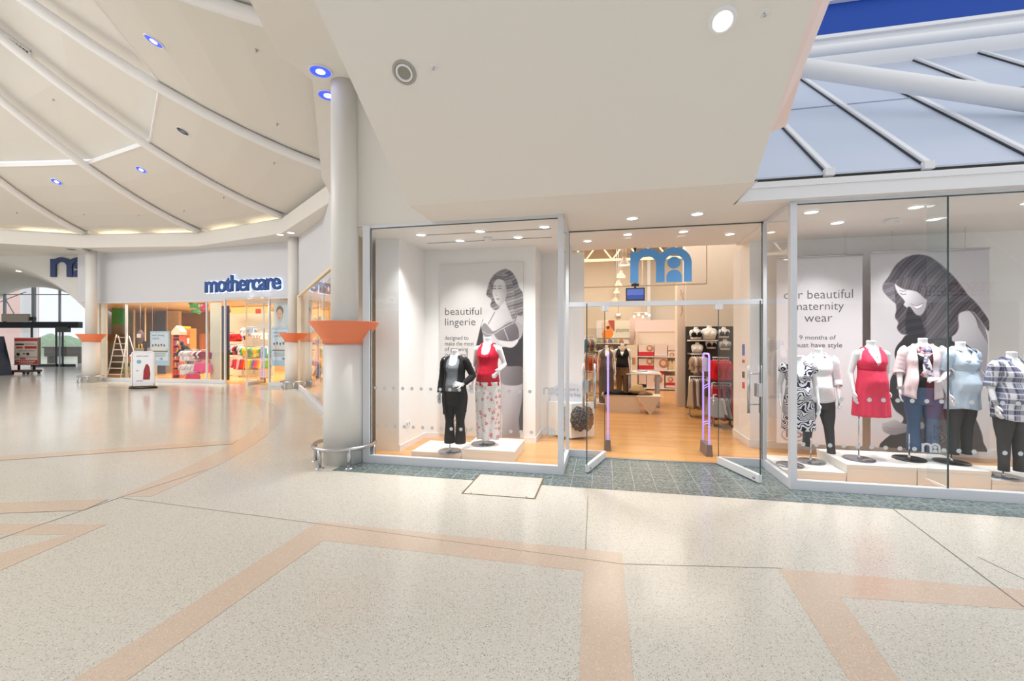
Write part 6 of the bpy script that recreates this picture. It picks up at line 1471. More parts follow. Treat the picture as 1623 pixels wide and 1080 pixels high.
lump('folded_shirt', tb.matrix_basis @ Vector((-.02, -.15, .83)), .40, .22, .06, F_whitec, 'white shirts with blue print spread on the small table', 'shirt', 7)
b = B(); b.box(-.16, .10, -.30, -.16, .888, .892); o = b.build('shirt_print', mat('pale_blue_print', srgb(150, 168, 208), .7)); o.parent = tb; 
F_taupe = soft('taupe_pattern_jersey', srgb(112, 100, 98)); 
def d_maxi(r):
    b = B(); shell(b, tank_top(1.15, 1.22), lambda th: .015, 0.010, folds=10, amp=.010, drape=.4, flare=.0, skirt=.74, nt_=34); straps(b); cloth(b, 'dress', F_taupe, r)
def d_blackvest(r):
    b = B(); shell(b, vneck_top(1.13, 1.28, False), lambda th: .74, 0.011); straps(b); cloth(b, 'vest', F_black, r)
    b = B(); shell(b, lambda th: .80, lambda th: .70, 0.010, nt_=4); cloth(b, 'underlayer', F_whitec, r)
    b = B(); trousers(b, .12, .072, .07); cloth(b, 'trousers', F_brown, r)
    b = B(); n = 30; rg = []
    for k in range(n + 1):
        a = 2 * pi * k / n - pi / 2; c = tor_pt(1.345, a, .014); fr = max(0, -sin(a)); rg.append((c + Vector((0, 0, .03)), c + Vector((cos(a) * .05, sin(a) * .05, -.06 - .08 * fr))))
    for p, q in zip(rg, rg[1:]): b.poly([p[0], p[1], q[1], q[0]], True)
    cloth(b, 'scarf', soft('beige_scarf_cloth', srgb(190, 172, 150)), r)
mq = dp(961, 600, 10.95); mannequin(Vector((mq.x, mq.y, .1)), 'white mannequin in a long taupe dress standing behind the angular plinth', 0, 1.0, .1, 'down', 'down', d_maxi, 'mannequins inside the entrance', disc=None, legs=False)
mq = dp(986.5, 600, 11.1); mannequin(Vector((mq.x, mq.y, .1)), 'white mannequin in a black vest, beige scarf and brown trousers', 0, 1.02, -.1, 'down', 'down', d_blackvest, 'mannequins inside the entrance', disc=None)
b = B(); a_, c_ = dp(950, 600, 10.9), dp(1000, 600, 11.4); b.box(a_.x - .1, c_.x + .1, a_.y - .2, c_.y + .15, .004, .10); tag(b.build('low_plinth', M_pl2), 'low pale platform under the two indoor mannequins', 'plinth')

# boxed-goods shelving on the back wall
YS = 15.2
def box_px(x0, y0, x1, y1, y, dep): A, C_ = tp(x0, y1, y), tp(x1, y0, y); return (A.x, C_.x, y, y + dep, A.z, C_.z)
us = thing('shelf_unit', 'white shelving unit of boxed baby goods facing the entrance', 'shelving', (tp(1042, 600, YS).x, YS, 0))
A = tp(1010.5, 614, YS); C_ = tp(1074, 540, YS)
b = B(); b.box(A.x - .05, C_.x + .9, YS + .46, YS + .5, 0.0, 2.0); b.box(A.x - .05, A.x, YS, YS + .5, 0, 1.95); b.build('carcass', M_pl2, us, world=True)
for py in (564, 585.5, 614.5):
    z = tp(1040, py, YS).z; b = B(); b.box(A.x, C_.x + .9, YS - .02, YS + .46, z - .035, z); b.build('shelf', M_white, us, world=True)
b = B(); b.box(A.x - .05, C_.x + .9, YS + .44, YS + .5, 1.95, 2.35); b.build('header', mat('pale_pink_header', srgb(232, 214, 212), .6), us, world=True)
M_bxw = mat('carton_white', srgb(232, 214, 212), .6); M_bxr = mat('carton_red', srgb(206, 46, 60), .5); M_bxs = mat('carton_skin_print', srgb(178, 134, 108), .6)
def carton(x0, y0, x1, y1, label, red=None, disc=None, cat='box'):
    q = box_px(x0, y0, x1, y1, YS + .04, .36); t = thing('boxed_product', label, cat, (q[0], q[2], q[4]), 0, 'boxed goods on the white shelving')
    b = B(); b.box(*q); b.build('carton', M_bxw, t, world=True)
    if red: q2 = box_px(x0, red[0], x1, red[1], YS + .04, .36); b = B(); b.box(q2[0], q2[1], q2[2] - .004, q2[2], q2[4], q2[5]); b.build('red_panel', M_bxr, t, world=True)
    if disc:
        c = tp(disc[0], disc[1], YS + .035); r_ = disc[2] / FOC * 15.2; b = B(); b.prism([c + Vector((r_ * cos(2 * pi * k / 20), 0, r_ * sin(2 * pi * k / 20))) for k in range(20)], (0, -.002, 0)); b.build('photo_print', M_bxs, t, world=True)
        b = B(); b.prism([c + Vector((r_ * .55 * cos(2 * pi * k / 16) - r_ * .1, -.004, r_ * .55 * sin(2 * pi * k / 16) + r_ * .1)) for k in range(16)], (0, -.002, 0)); b.build('face_print', mat('print_pale_skin', srgb(232, 196, 172), .6), t, world=True)
carton(1012, 546, 1036, 563.3, 'white and red boxed goods, left on the top shelf of the white shelving', (557, 563.3), (1030, 551.5, 5))
carton(1037.5, 546, 1057.5, 563.3, 'plain pale carton beside the red box on the top shelf')
carton(1059, 547, 1073, 554.5, 'small pale carton at the upper right of the shelving'); carton(1059, 556, 1073, 566.5, 'small box with a yellow tag at the right of the shelving', None, (1065, 562, 3.5))
carton(1012, 567.5, 1035.5, 585, 'white and red boxed goods, left on the middle shelf of the white shelving', (578.5, 585), (1030, 572.5, 5))
carton(1036.5, 566.5, 1058, 585, 'wide white carton with a large round photograph on the middle shelf', None, (1052, 575.5, 7))
carton(1012, 588, 1024, 608, 'small pale carton at the left of the bottom shelf')
carton(1025, 587, 1053, 614, 'large white carton with a red top and a photograph on the bottom shelf', (587, 592.5), (1043, 601, 6.5))
carton(1055, 595, 1073, 613.5, 'pink and white case on the bottom shelf of the white shelving', (606, 610), (1063, 601, 4))
for i, px in enumerate((1061.5, 1069)):
    c = tp(px, 580, YS + .16); b = B(); b.lathe([(0.0001, -.19), (.07, -.17), (.105, 0), (.08, .16), (.03, .2), (0.0001, .2)], seg=20); o = b.build('cream_cushion', mat('cream_cushion', srgb(226, 208, 176), .8)); o.location = (c.x, c.y, c.z); tag(o, 'cream rounded cushion, %s of two on the shelving' % ('left' if i == 0 else 'right'), 'cushion', 'cream cushions')
# leaflet rack and other fixtures behind
q = box_px(993, 546, 1010, 600, 14.6, .1); b = B(); b.box(q[0], q[1], q[2], q[3], 0.0, q[5]); tag(b.build('info_board', M_pl2), 'pale standing panel left of the boxed goods', 'panel')
q = box_px(1001, 566, 1007, 577, 14.59, .01); b = B(); b.box(*q); tag(b.build('pinned_picture', M_bxs), 'small brown picture on the pale standing panel', 'picture')
q = box_px(1030, 488, 1075, 533, 17.3, .15); b = B(); b.box(*q); tag(b.build('wall_board', mat('stone_white_panel', srgb(226, 220, 212), .7)), 'large blank off-white panel high on the back wall', 'panel')
b = B(); A, C_ = tp(1026, 533, 16.9), tp(1031, 480, 16.9); b.box(A.x, C_.x, 16.9, 17.2, 0, 5.2); tag(b.build('steel_stanchion', M_frame), 'pale grey vertical post left of the blank panel', 'post')
q = box_px(998, 502, 1026, 545, 17.0, .1); b = B(); b.box(*q); tag(b.build('wall_board', mat('pink_white_panel', srgb(238, 216, 208), .6)), 'pinkish white panel behind the red block', 'panel')
q = box_px(1006.5, 523, 1011.5, 538, 16.6, .2); b = B(); b.box(*q); tag(b.build('red_block', M_bxr), 'small bright red upright block on the shelving', 'display block')
q = box_px(1012, 522, 1025, 538, 16.7, .2); b = B(); b.box(*q); tag(b.build('cream_block', mat('cream_panel_', srgb(228, 208, 176), .6)), 'cream panel next to the bright red block', 'display block')
b = B(); q = box_px(1005, 538.2, 1027, 600, 16.55, .4); b.box(q[0], q[1], q[2], q[3], 0.004, q[5]); tag(b.build('storage_counter', M_pl2), 'tall pale counter carrying the red and cream blocks', 'counter')
# playtime poster
bp = thing('child_banner', 'wall poster of a laughing baby in orange next to the word playtime', 'poster', tp(946, 535, 16.4))
q = box_px(945, 507, 998, 535, 16.4, .03); b = B(); b.box(*q); b.build('board', mat('poster_cream', srgb(226, 222, 206), .6), bp, world=True)
PB = Print(((945.5, 507), (974, 535)), 16.39, 90, 90, (240, 238, 236))
PB.fill([(956, 510), (969, 509), (971, 518), (968, 526), (960, 528), (954, 520)], grad((240, 206, 178), (200, 150, 120), (958, 515), (972, 520)), 1.2); PB.fill([(964, 508), (974, 508), (974, 524), (970, 520)], (176, 86, 70), 1.5)
PB.fill([(956, 524), (970, 522), (972, 530), (966, 536), (956, 536)], (244, 140, 50), 1.5); PB.fill([(961, 517), (966, 516), (966, 520), (962, 521)], (120, 40, 34), 1.0); PB.build('baby_print', bp)
textline('playtime', 976.5, 997, 525, 518, 16.38, mat('playtime_green_grey', srgb(120, 130, 104), .6), bp, -.005)
# long shelf with soft toys under it
sh = thing('wall_shelf', 'long shelf of soft toys below the baby poster', 'shelf', (tp(930, 540, 16.0).x, 16.0, 0))
for py in (543, 555, 567):
    A, C_ = tp(924, py, 16.0), tp(998, py, 16.0); b = B(); b.box(A.x, C_.x, 16.0, 16.45, A.z - .03, A.z); b.build('board', M_white, sh, world=True)
A, C_ = tp(924, 575, 16.0), tp(998, 530, 16.0); b = B(); b.box(A.x, C_.x, 16.45, 16.5, .2, C_.z); b.build('back_panel', M_pl2, sh, world=True)
tc_ = [(170, 120, 90), (200, 190, 140), (120, 110, 120), (196, 160, 120), (150, 160, 130), (90, 84, 90)]
for r_, py in enumerate((543, 555, 567)):
    for i in range(7):
        px = 931 + i * 9 + r_ * 2; c = tp(px, py, 16.15); lump('soft_toy', (c.x, c.y, c.z), .085, .08, .15, colour_mat(tc_[(i * 2 + r_) % 6], 'plush'), 'soft toy, %s from the left on the %s shelf under the baby poster' % (ORD[i], ['upper', 'middle', 'lower'][r_]), 'soft toy', i + r_ * 9, 'soft toys under the baby poster')
# pillar with sketch
A, C_ = tp(1073.5, 638, 11.6), tp(1086, 447, 11.6)
pl_ = thing('pillar', 'slim white square pillar with faint sketches on its front', 'pillar', (A.x, 11.6, 0))
b = B(); b.box(A.x, C_.x, 11.6, 11.95, 0.004, C_.z); b.build('shaft', mat('pillar_warm_white', srgb(236, 222, 210), .6), pl_, world=True)
b = B()
for pts in ([(1078, 468), (1080, 462), (1078, 458)], [(1077, 485), (1080, 480), (1081, 494), (1078, 500)], [(1083, 462), (1082, 470), (1084, 476)], [(1080, 487), (1083, 492)]): b.tube([tp(x, y, 11.595) for x, y in catmull([(x, y, 0) for x, y in pts], 4, False) and [(v.x, v.y) for v in catmull([(x, y, 0) for x, y in pts], 4, False)]], .004, 5)
b.build('sketch_lines', mat('sketch_grey', srgb(150, 138, 128), .7), pl_, world=True)
b = B(); A, C_ = tp(1086.5, 638, 11.9), tp(1092, 480, 11.9); b.box(A.x, C_.x, 12.0, 12.3, 0.004, 4.2); tag(b.build('grey_post', M_frame), 'grey vertical post just right of the white pillar', 'post')
# lingerie fixture
YL = 10.9
lf = thing('lingerie_fixture', 'dark backed wall fixture with bra busts on its upper shelves', 'shop fixture', (tp(1094, 600, YL).x, YL, 0))
b = B(); A = tp(1092.5, 600, YL); b.box(A.x, 3.9, YL + .42, YL + .5, .004, 1.99); b.build('back_panel', mat('dark_fixture_panel', srgb(58, 56, 58), .6), lf, world=True)
b = B(); b.box(A.x, 3.9, YL + .42, YL + .5, 1.99, 4.6); b.build('upper_panel', mat('stone_panel', srgb(222, 212, 202), .7), lf, world=True)
for py, x1_ in ((538, 1137), (559, 1124)):
    q0, q1 = tp(1093, py, YL + .1), tp(x1_, py, YL + .1); b = B(); b.box(q0.x, q1.x, YL + .06, YL + .42, q0.z - .03, q0.z); b.build('shelf', M_steel if py > 540 else M_white, lf, world=True)
def bust(px, py, y, bra, label, s_=1.0):
    c = tp(px, py, y); t = thing('bust_form', label, 'bust form', c, 0, 'bra busts on the lingerie fixture')
    b = B(); zs = [(0, .115, .08), (.06, .13, .10), (.12, .145, .12), (.17, .15, .10), (.215, .13, .075), (.235, .06, .05), (.255, .045, .045), (.285, .045, .045)]
    b.rings([[Vector((rx * s_ * cos(2 * pi * k / 24), ry * s_ * sin(2 * pi * k / 24), z * s_)) for k in range(24)] for z, rx, ry in zs]); b.build('torso', M_mann, t)
    b = B()
    for sx_ in (-1, 1):
        bmesh.ops.create_uvsphere(b.bm, u_segments=14, v_segments=10, radius=.062 * s_, matrix=Matrix.Translation((sx_ * .06 * s_, -.085 * s_, .105 * s_)))
        b.tube([(sx_ * .07 * s_, -.10 * s_, .15 * s_), (sx_ * .08 * s_, -.07 * s_, .20 * s_), (sx_ * .075 * s_, -.02, .228 * s_)], .008 * s_, 6)
    b.rings([[Vector(((.132) * s_ * cos(2 * pi * k / 24), .112 * s_ * sin(2 * pi * k / 24), z)) for k in range(24)] for z in (.055 * s_, .10 * s_)], False, False)
    b.build('bra', bra, t, smooth=True)
bust(1103, 537, YL + .15, F_black, 'white bust wearing a black bra on the top shelf'); bust(1124, 537, YL + .15, F_whitec, 'white bust wearing a white crop bra on the top shelf', 1.12)
bust(1105, 559, YL + .15, F_whitec, 'white bust wearing a white bra on the second shelf', .9); bust(1127, 552, YL + .2, F_black, 'white bust wearing a black bra on the second shelf', .85)
bust(1147, 535, YL + .15, F_black, 'white bust at the right of the fixture seen through the open door', .9); bust(1149, 554, YL + .15, F_grey, 'lower white bust at the right of the fixture seen through the door', .9)
for (a0_, a1_, y, pz, n, cols, cn, w, h, wh) in (
    (1095, 1118, 10.4, 561, 6, [(170, 150, 130), (226, 214, 204), (150, 130, 114)], ['taupe', 'pale', 'brown'], .26, .38, 'under the bra busts'),
    (1093, 1121, 10.1, 596, 8, [(176, 162, 142), (122, 106, 92), (214, 212, 216), (196, 184, 168), (90, 80, 74)], ['beige', 'brown', 'white', 'stone', 'dark brown'], .44, .62, 'of beige clothes right of the pillar'),
    (1129, 1156, 9.2, 566, 8, [(196, 20, 34), (180, 16, 30)], ['bright red', 'deep red'], .36, .36, 'of upper red garments'),
    (1129, 1158, 9.1, 606, 8, [(150, 24, 38), (170, 30, 44), (40, 36, 40)], ['dark red', 'crimson', 'black'], .46, .60, 'of lower red garments')):
    p, q = tp(a0_, pz, y), tp(a1_, pz, y); rack(p, q, p.z, n, ['dress' if h > .5 else 'top'], cols, wh, w, h, turn=pi / 2 + .08, seed=int(a0_), cn=cn, legs=(pz > 590))
p, q = tp(1131, 640, 8.9), tp(1156, 640, 9.1); rack(p, q, .62, 7, ['dress'], [(150, 160, 170), (206, 204, 210), (120, 120, 128)], 'of grey garments near the floor', .40, .42, turn=pi / 2 + .2, seed=3, cn=['grey-blue', 'pale grey', 'dark grey'])
# ceiling things: pendant lamps, screen, mirror ball, trusses
M_shade = mat('pendant_shade', srgb(214, 200, 180), .4)
pz = None
for i in range(5):
    zd = 9.5 + 1.85 * i; c = dp(957 + 32.5 * 9.5 / zd, 539 - 119 * 9.5 / zd, zd)
    lab = 'pendant warehouse lamp, %s in the row hanging above the entrance aisle' % ['nearest', 'second', 'third', 'fourth', 'farthest'][i]
    if pz is None:
        pz = thing('pendant_lamp', lab, 'pendant lamp', c, 0, 'row of pendant lamps')
        b = B(); b.lathe([(.04, .20), (.05, .12), (.10, .06), (.125, .0)], seg=28); b.build('shade', M_shade, pz)
        b = B(); b.lathe([(.035, .19), (.045, .20), (.045, .36), (.03, .40), (0.0001, .40)], seg=20); b.build('housing', M_shade, pz)
        b = B(); b.lathe([(0.0001, .02), (.11, .015)], seg=20); b.build('bulb', M_lampw, pz)
        b = B(); b.tube([(0, 0, .4), (0, 0, 5.2 - c.z)], .008, 6); b.build('cord', M_frame, pz)
    else: copy_tree(pz, loc=c, label=lab)
tvp = tp(992, 476, 7.5); tvq = tp(1022, 455, 7.5)
tv = thing('hanging_screen', 'small flat screen with a black frame showing blue, hung above the doors', 'screen', ((tvp.x + tvq.x) / 2, 7.5, tvp.z))
b = B(); b.box(tvp.x, tvq.x, 7.5, 7.55, tvp.z, tvq.z, bev=.004); b.build('bezel', M_black, tv, world=True)
b = B(); b.box(tvp.x + .018, tvq.x - .018, 7.494, 7.5, tvp.z + .02, tvq.z - .02); b.build('display', mat('screen_blue', srgb(90, 110, 190), .2, emit=srgb(96, 118, 205), es=.55), tv, world=True)
b = B(); b.box(tvp.x + .018, tvq.x - .018, 7.492, 7.494, tvp.z + .02, tvp.z + .09); b.build('lower_band', mat('screen_deep_blue', srgb(60, 80, 160), .2, emit=srgb(60, 84, 170), es=.5), tv, world=True)
b = B(); xm = (tvp.x + tvq.x) / 2; b.tube([(xm, 7.54, tvq.z - .02), (xm, 7.54, tvq.z + .06), (xm, 7.54, 3.188)], .016, 8); b.box(xm - .06, xm + .06, 7.51, 7.57, tvq.z + .03, tvq.z + .07); b.build('bracket', M_black, tv, world=True)
c = dp(980, 501, 12.0); mb = thing('mirror_dome', 'small round silver dome hanging on a thin rod inside the shop', 'ceiling dome', c)
b = B(); bmesh.ops.create_uvsphere(b.bm, u_segments=20, v_segments=14, radius=.085); b.build('globe', M_chrome, mb, smooth=True)
b = B(); b.tube([(0, 0, .08), (0, 0, 5.2 - c.z)], .006, 6); b.build('rod', M_frame, mb)
st_ = thing('spotlight_track', 'cluster of small lit spotlights on a short track above the red block', 'track lights', dp(1018, 500, 15.5))
b = B(); b.tube([(-.3, 0, .12), (.25, 0, .12)], .012, 6); b.tube([(0, 0, .12), (0, 0, 5.2 - st_.location.z)], .008, 6); b.build('track', M_white, st_)
for x, z in ((-.28, -.06), (-.12, .0), (.02, -.07), (.13, .03), (.24, -.02)):
    b = B(); bmesh.ops.create_uvsphere(b.bm, u_segments=12, v_segments=8, radius=.04, matrix=Matrix.Translation((x, 0, z + .04))); b.build('lamp', M_lampw, st_)
M_truss = mat('truss_cream', srgb(232, 216, 188), .5)
for i, y in enumerate((9.3, 12.4, 15.6)):
    t = thing('roof_truss', 'cream steel lattice truss under the shop ceiling, %s one' % ['front', 'middle', 'rear'][i], 'roof truss', (0, y, 4.4), 0, 'roof trusses inside the shop')
    for z in (0.0, .62):
        b = B(); b.box(-3.55, 3.95, -.04, .04, z, z + .09); b.build('chord', M_truss, t)
    b = B()
    for k in range(8): x = -3.4 + .92 * k; b.beam((x, 0, .05), (x + .46, 0, .66), .05, .05, (0, 1, 0)); b.beam((x + .46, 0, .66), (x + .92, 0, .05), .05, .05, (0, 1, 0))
    b.build('lattice_bracing', M_truss, t)
for i, x in enumerate((.9, 2.3)):
    b = B(); b.beam((x, 7.8, 5.08), (x, 17.4, 5.08), .16, .2); tag(b.build('roof_beam', M_truss), 'cream roof beam running into the shop, %s' % ('left' if i == 0 else 'right'), 'roof beam')
b = B(); pa_, pb_ = tp(925, 455, 8.6), tp(1120, 449, 8.6); b.tube([pa_, pb_], .015, 6); b.tube([pa_, Vector((pa_.x, pa_.y, 5.2))], .01, 6); b.tube([pb_, Vector((pb_.x, pb_.y, 5.2))], .01, 6); tag(b.build('conduit_pipe', M_truss), 'thin cream pipe crossing behind the screen', 'pipe')
# sill side shelving at the far left of the entrance view
q = tp(928, 600, 13.5)
rack(tp(927, 580, 13.4), tp(944, 580, 13.8), 1.25, 6, ['top'], [(190, 120, 70), (170, 90, 60), (120, 110, 104), (206, 170, 130)], 'behind the left open door', .34, .5, turn=pi / 2, seed=21, cn=['orange-brown', 'rust', 'grey', 'tan'])
rack(tp(926, 560, 13.0), tp(940, 560, 13.2), 1.75, 5, ['top'], [(90, 120, 140), (196, 180, 150), (160, 80, 70)], 'of high stock behind the left door', .3, .36, turn=pi / 2, seed=25, cn=['teal', 'stone', 'brick red'])

# ---------------------------------------------------------------- goods seen through the distant shop glass
def g0(px, z): return cw((px - 811.5) / FOC * z, z)
def dpx(x0, y0, x1, y1, z): A, C_ = dp(x0, y1, z), dp(x1, y0, z); return A, C_
def upright(name, x0, y0, x1, y1, z, dep, m, label, cat, floor_=False, group=None):
    """slab facing the camera, placed by its outline at distance z"""
    A, C_ = dpx(x0, y0, x1, y1, z); W_ = sqrt((C_.x - A.x) ** 2 + (C_.y - A.y) ** 2); zz0 = .004 if floor_ else A.z
    o = B(); o.box(0, W_, 0, dep, 0, C_.z - zz0); o = o.build(name, m); o.location = (A.x, A.y, zz0); o.rotation_euler = (0, 0, YAW); tag(o, label, cat, group); return o
M_green = mat('leaf_green_gloss', srgb(20, 150, 70), .35); M_lime = mat('lime_green_table', srgb(110, 170, 60), .5); M_yel = mat('yellow_shelving', srgb(244, 196, 40), .5)
q = upright('green_hanging_sign', 177, 488, 202, 513, 19.6, .06, M_green, 'large bright green panel hanging behind the distant window', 'panel')
b = B(); 
for x in (.1, .6): b.tube([(x, .03, 0), (x, .03, .45)], .008, 6)
w_ = b.build('hanging_wire', M_frame); w_.parent = q; w_.location = (0, 0, .72)
# step ladder
ld = thing('step_ladder', 'white metal step ladder standing behind the distant window', 'ladder', g0(169, 18.0), YAW - .1)
for x in (0, .62):
    b = B(); b.tube([(x, 0, .01), (x + (.06 if x == 0 else -.06), .35, 1.9)], .02, 8); b.build('rail', M_white, ld)
    b = B(); b.tube([(x, .95, .01), (x + (.06 if x == 0 else -.06), .42, 1.85)], .018, 8); b.build('rear_leg', M_white, ld)
for k in range(7):
    f = (k + 1) / 7.5; b = B(); b.box(.01 + .06 * f, .61 - .06 * f, .35 * f - .06, .35 * f + .10, 1.9 * f - .015, 1.9 * f + .015); b.build('tread', M_frame, ld)
# green table with goods
gt = thing('green_table', 'lime green display table with shelves behind the poster stand', 'table', g0(193, 19.0), YAW)
b = B(); b.box(0, .58, 0, .5, .66, .72); b.box(.03, .10, .03, .47, .08, .66); b.box(.48, .55, .03, .47, .08, .66); b.box(.1, .48, .43, .47, .08, .66); b.build('frame', M_lime, gt)
b = B(); b.lathe([(.30, .004), (.30, .03), (.08, .06), (.08, .09)], (.29, .25, 0), 24, cap1=True, cap0=True); b.build('foot', M_lime, gt)
cols_l = [(220, 196, 160), (214, 74, 60), (236, 150, 60), (60, 80, 90), (236, 236, 230), (200, 160, 110)]
for i in range(6):
    c = gt.matrix_basis @ Vector((.07 + .09 * i, .2, .72)); b = B(); hh = .14 + .10 * ((i * 7) % 3) / 2; b.box(-.04, .04, -.05, .05, 0, hh, bev=.008); o = b.build('toy_box', colour_mat(cols_l[i], 'gloss')); o.location = c; o.rotation_euler = (0, 0, YAW + .2 * (i % 2)); tag(o, 'small toy box, %s from the left on the lime green table' % ORD[i], 'toy box', 'toy boxes on the green table')
for i in range(2):
    c = gt.matrix_basis @ Vector((.29, .2, .10 + .22 * i)); b = B(); b.box(-.14, .14, -.12, .12, 0, .2, bev=.01); o = b.build('carton', mat('tan_carton', srgb(214, 196, 160), .6)); o.location = c; o.rotation_euler = (0, 0, YAW); tag(o, 'tan carton, the %s of two under the lime green table' % ('lower' if i == 0 else 'upper'), 'box')
# plush dog
c = g0(222, 18.5); pd_ = thing('plush_dog', 'white and grey plush dog sitting on a tall box behind the poster stand', 'soft toy', (c.x, c.y, .72), YAW - .5)
M_pw = bumpy(mat('plush_white', srgb(232, 230, 228), .9), 60, .8, .02); M_pg = bumpy(mat('plush_grey', srgb(92, 90, 92), .9), 60, .8, .02)
b = B()
for p_, r_ in (((0, 0, .16), (.24, .18, .17)), ((-.02, -.16, .33), (.15, .13, .13)), ((-.03, -.28, .29), (.07, .07, .055)), ((-.16, -.12, .05), (.07, .12, .05)), ((.14, -.12, .05), (.07, .12, .05))):
    bmesh.ops.create_icosphere(b.bm, subdivisions=3, radius=1, matrix=Matrix.Translation(p_) @ Matrix.Diagonal((*r_, 1)))
b.build('body', M_pw, pd_, smooth=True)
b = B()
for x in (-.15, .11): bmesh.ops.create_icosphere(b.bm, subdivisions=3, radius=1, matrix=Matrix.Translation((x, -.13, .36)) @ Matrix.Diagonal((.04, .06, .09, 1)))
bmesh.ops.create_icosphere(b.bm, subdivisions=3, radius=1, matrix=Matrix.Translation((.18, .08, .2)) @ Matrix.Diagonal((.12, .12, .12, 1))); b.build('ears_and_patch', M_pg, pd_, smooth=True)
for x in (-.08, .03):
    b = B(); bmesh.ops.create_icosphere(b.bm, subdivisions=2, radius=.018, matrix=Matrix.Translation((x, -.28, .36))); b.build('eye', M_black, pd_, smooth=True)
b = B(); b.box(-.26, .26, -.2, .2, .004, .72, bev=.01); o = b.build('display_box', mat('stone_white_box', srgb(206, 200, 190), .6)); o.location = (c.x, c.y, 0); o.rotation_euler = (0, 0, YAW); tag(o, 'tall pale box carrying the plush dog', 'box')
# kite-like hanging shape, posts, partitions
c = dp(222.5, 534, 19.5); kt = thing('hanging_rocket_toy', 'dark narrow rocket-shaped toy hanging left of the party notice', 'toy', c, YAW)
b = B(); b.lathe([(0.0001, -.36), (.05, -.28), (.15, -.05), (.16, .1), (.12, .24), (0.0001, .36)], seg=20); b.bm.transform(Matrix.Diagonal((1, .5, 1, 1))); b.build('body', mat('dusky_plum', srgb(98, 82, 98), .6), kt, smooth=True)
b = B(); b.box(-.09, .09, -.085, -.075, -.02, .16); b.build('face_patch', mat('toy_cream', srgb(220, 206, 190), .6), kt)
for x in (-.06, .06):
    b = B(); b.tube([(x, 0, -.3), (x * 1.3, 0, -.5)], .02, 6); b.build('leg', M_yel, kt)
b = B(); b.tube([(0, 0, .36), (0, 0, 3.25 - c.z)], .005, 5); b.build('string', M_frame, kt)
upright('dark_post', 228, 540, 231, 551, 19.0, .08, M_black, 'short black upright left of the party notice', 'post', True)
upright('grey_counter', 211, 551, 238, 562, 19.9, .4, mat('counter_grey', srgb(160, 158, 156), .5), 'grey counter behind the plush dog', 'counter', True)
upright('glass_partition_post', 198, 478, 201, 600, 18.9, .06, M_frame, 'thin grey upright behind the green panel', 'post', True)
upright('glass_partition_post', 211, 490, 212.5, 600, 20.5, .06, M_cream, 'thin cream upright between the ladder and the notice', 'post', True)
upright('glass_partition_post', 229, 486, 230, 600, 20.5, .06, M_cream, 'thin cream upright just left of the party notice', 'post', True)
upright('blue_wall_screen', 246, 492, 262, 520, 21.6, .06, mat('slate_blue', srgb(86, 98, 128), .5), 'slate blue screen high above the party notice', 'screen', True)
upright('cream_wall_section', 262, 492, 283, 600, 22.6, .2, M_cream, 'cream wall section right of the slate blue screen', 'wall section', True)
# red house shelf, yellow shelving
hs = thing('red_shelving', 'red shelving with a house-shaped top full of small toys', 'shelving', g0(272.5, 19.2), YAW)
b = B(); b.box(0, .05, 0, .4, .004, 1.9); b.box(.31, .36, 0, .4, .004, 1.9); b.box(0, .36, .36, .4, .004, 1.9)
for k in range(6): b.box(.05, .31, 0, .36, .15 + .32 * k, .18 + .32 * k)
b.build('carcass', mat('shelf_red', srgb(206, 96, 70), .5), hs)
b = B(); b.prism([(-.03, 0, 1.9), (.39, 0, 1.9), (.39, 0, 2.05), (.18, 0, 2.30), (-.03, 0, 2.05)], (0, .35, 0)); b.build('house_top', mat('house_peach', srgb(236, 200, 176), .6), hs)
toyc = [(230, 120, 60), (210, 60, 60), (240, 190, 80), (180, 90, 140), (236, 220, 200)]
for k in range(5):
    for i in range(3):
        c = hs.matrix_basis @ Vector((.09 + .09 * i, .12, .18 + .32 * k)); b = B(); b.box(-.035, .035, -.05, .05, 0, .20, bev=.006); o = b.build('toy_pack', colour_mat(toyc[(i + k * 2) % 5], 'gloss')); o.location = c; o.rotation_euler = (0, 0, YAW); tag(o, 'toy pack, %s across on the %s shelf up of the red shelving' % (ORD[i], ORD[k]), 'toy', 'toy packs on the red shelving')
ys = thing('yellow_shelving', 'tall bright yellow shelving post with lit shelves beside it', 'shelving', g0(284, 19.8), YAW)
b = B(); b.box(0, .16, 0, .5, .004, 2.3); b.build('post', M_yel, ys)
b = B(); b.box(.16, .42, .1, .5, .004, 2.2)
b.build('carcass', mat('shelf_orange', srgb(226, 150, 70), .5), ys)
for k in range(5):
    c = ys.matrix_basis @ Vector((.29, .02, .35 + .38 * k)); b = B(); b.box(-.1, .1, -.05, .08, 0, .26, bev=.01); o = b.build('toy_pack', colour_mat([(240, 236, 220), (120, 60, 50), (236, 200, 120), (236, 236, 236), (220, 120, 70)][k], 'gloss')); o.location = c; o.rotation_euler = (0, 0, YAW); tag(o, 'pale toy pack, %s up beside the yellow shelving post' % ORD[k], 'toy', 'toy packs by the yellow shelving')
upright('orange_shelf_post', 316, 528, 320, 590, 23.5, .4, mat('post_orange', srgb(206, 130, 60), .5), 'orange shelving upright far inside the distant shop', 'post', True)
us_ = thing('lit_shelving', 'pale shelving with rows of yellow goods far inside the distant shop', 'shelving', g0(319, 23.8), YAW)
b = B(); b.box(0, .8, .3, .35, .004, 2.1)
for k in range(4): b.box(0, .8, 0, .3, .6 + .36 * k, .63 + .36 * k)
b.build('carcass', mat('shelf_sand', srgb(226, 190, 130), .5), us_)
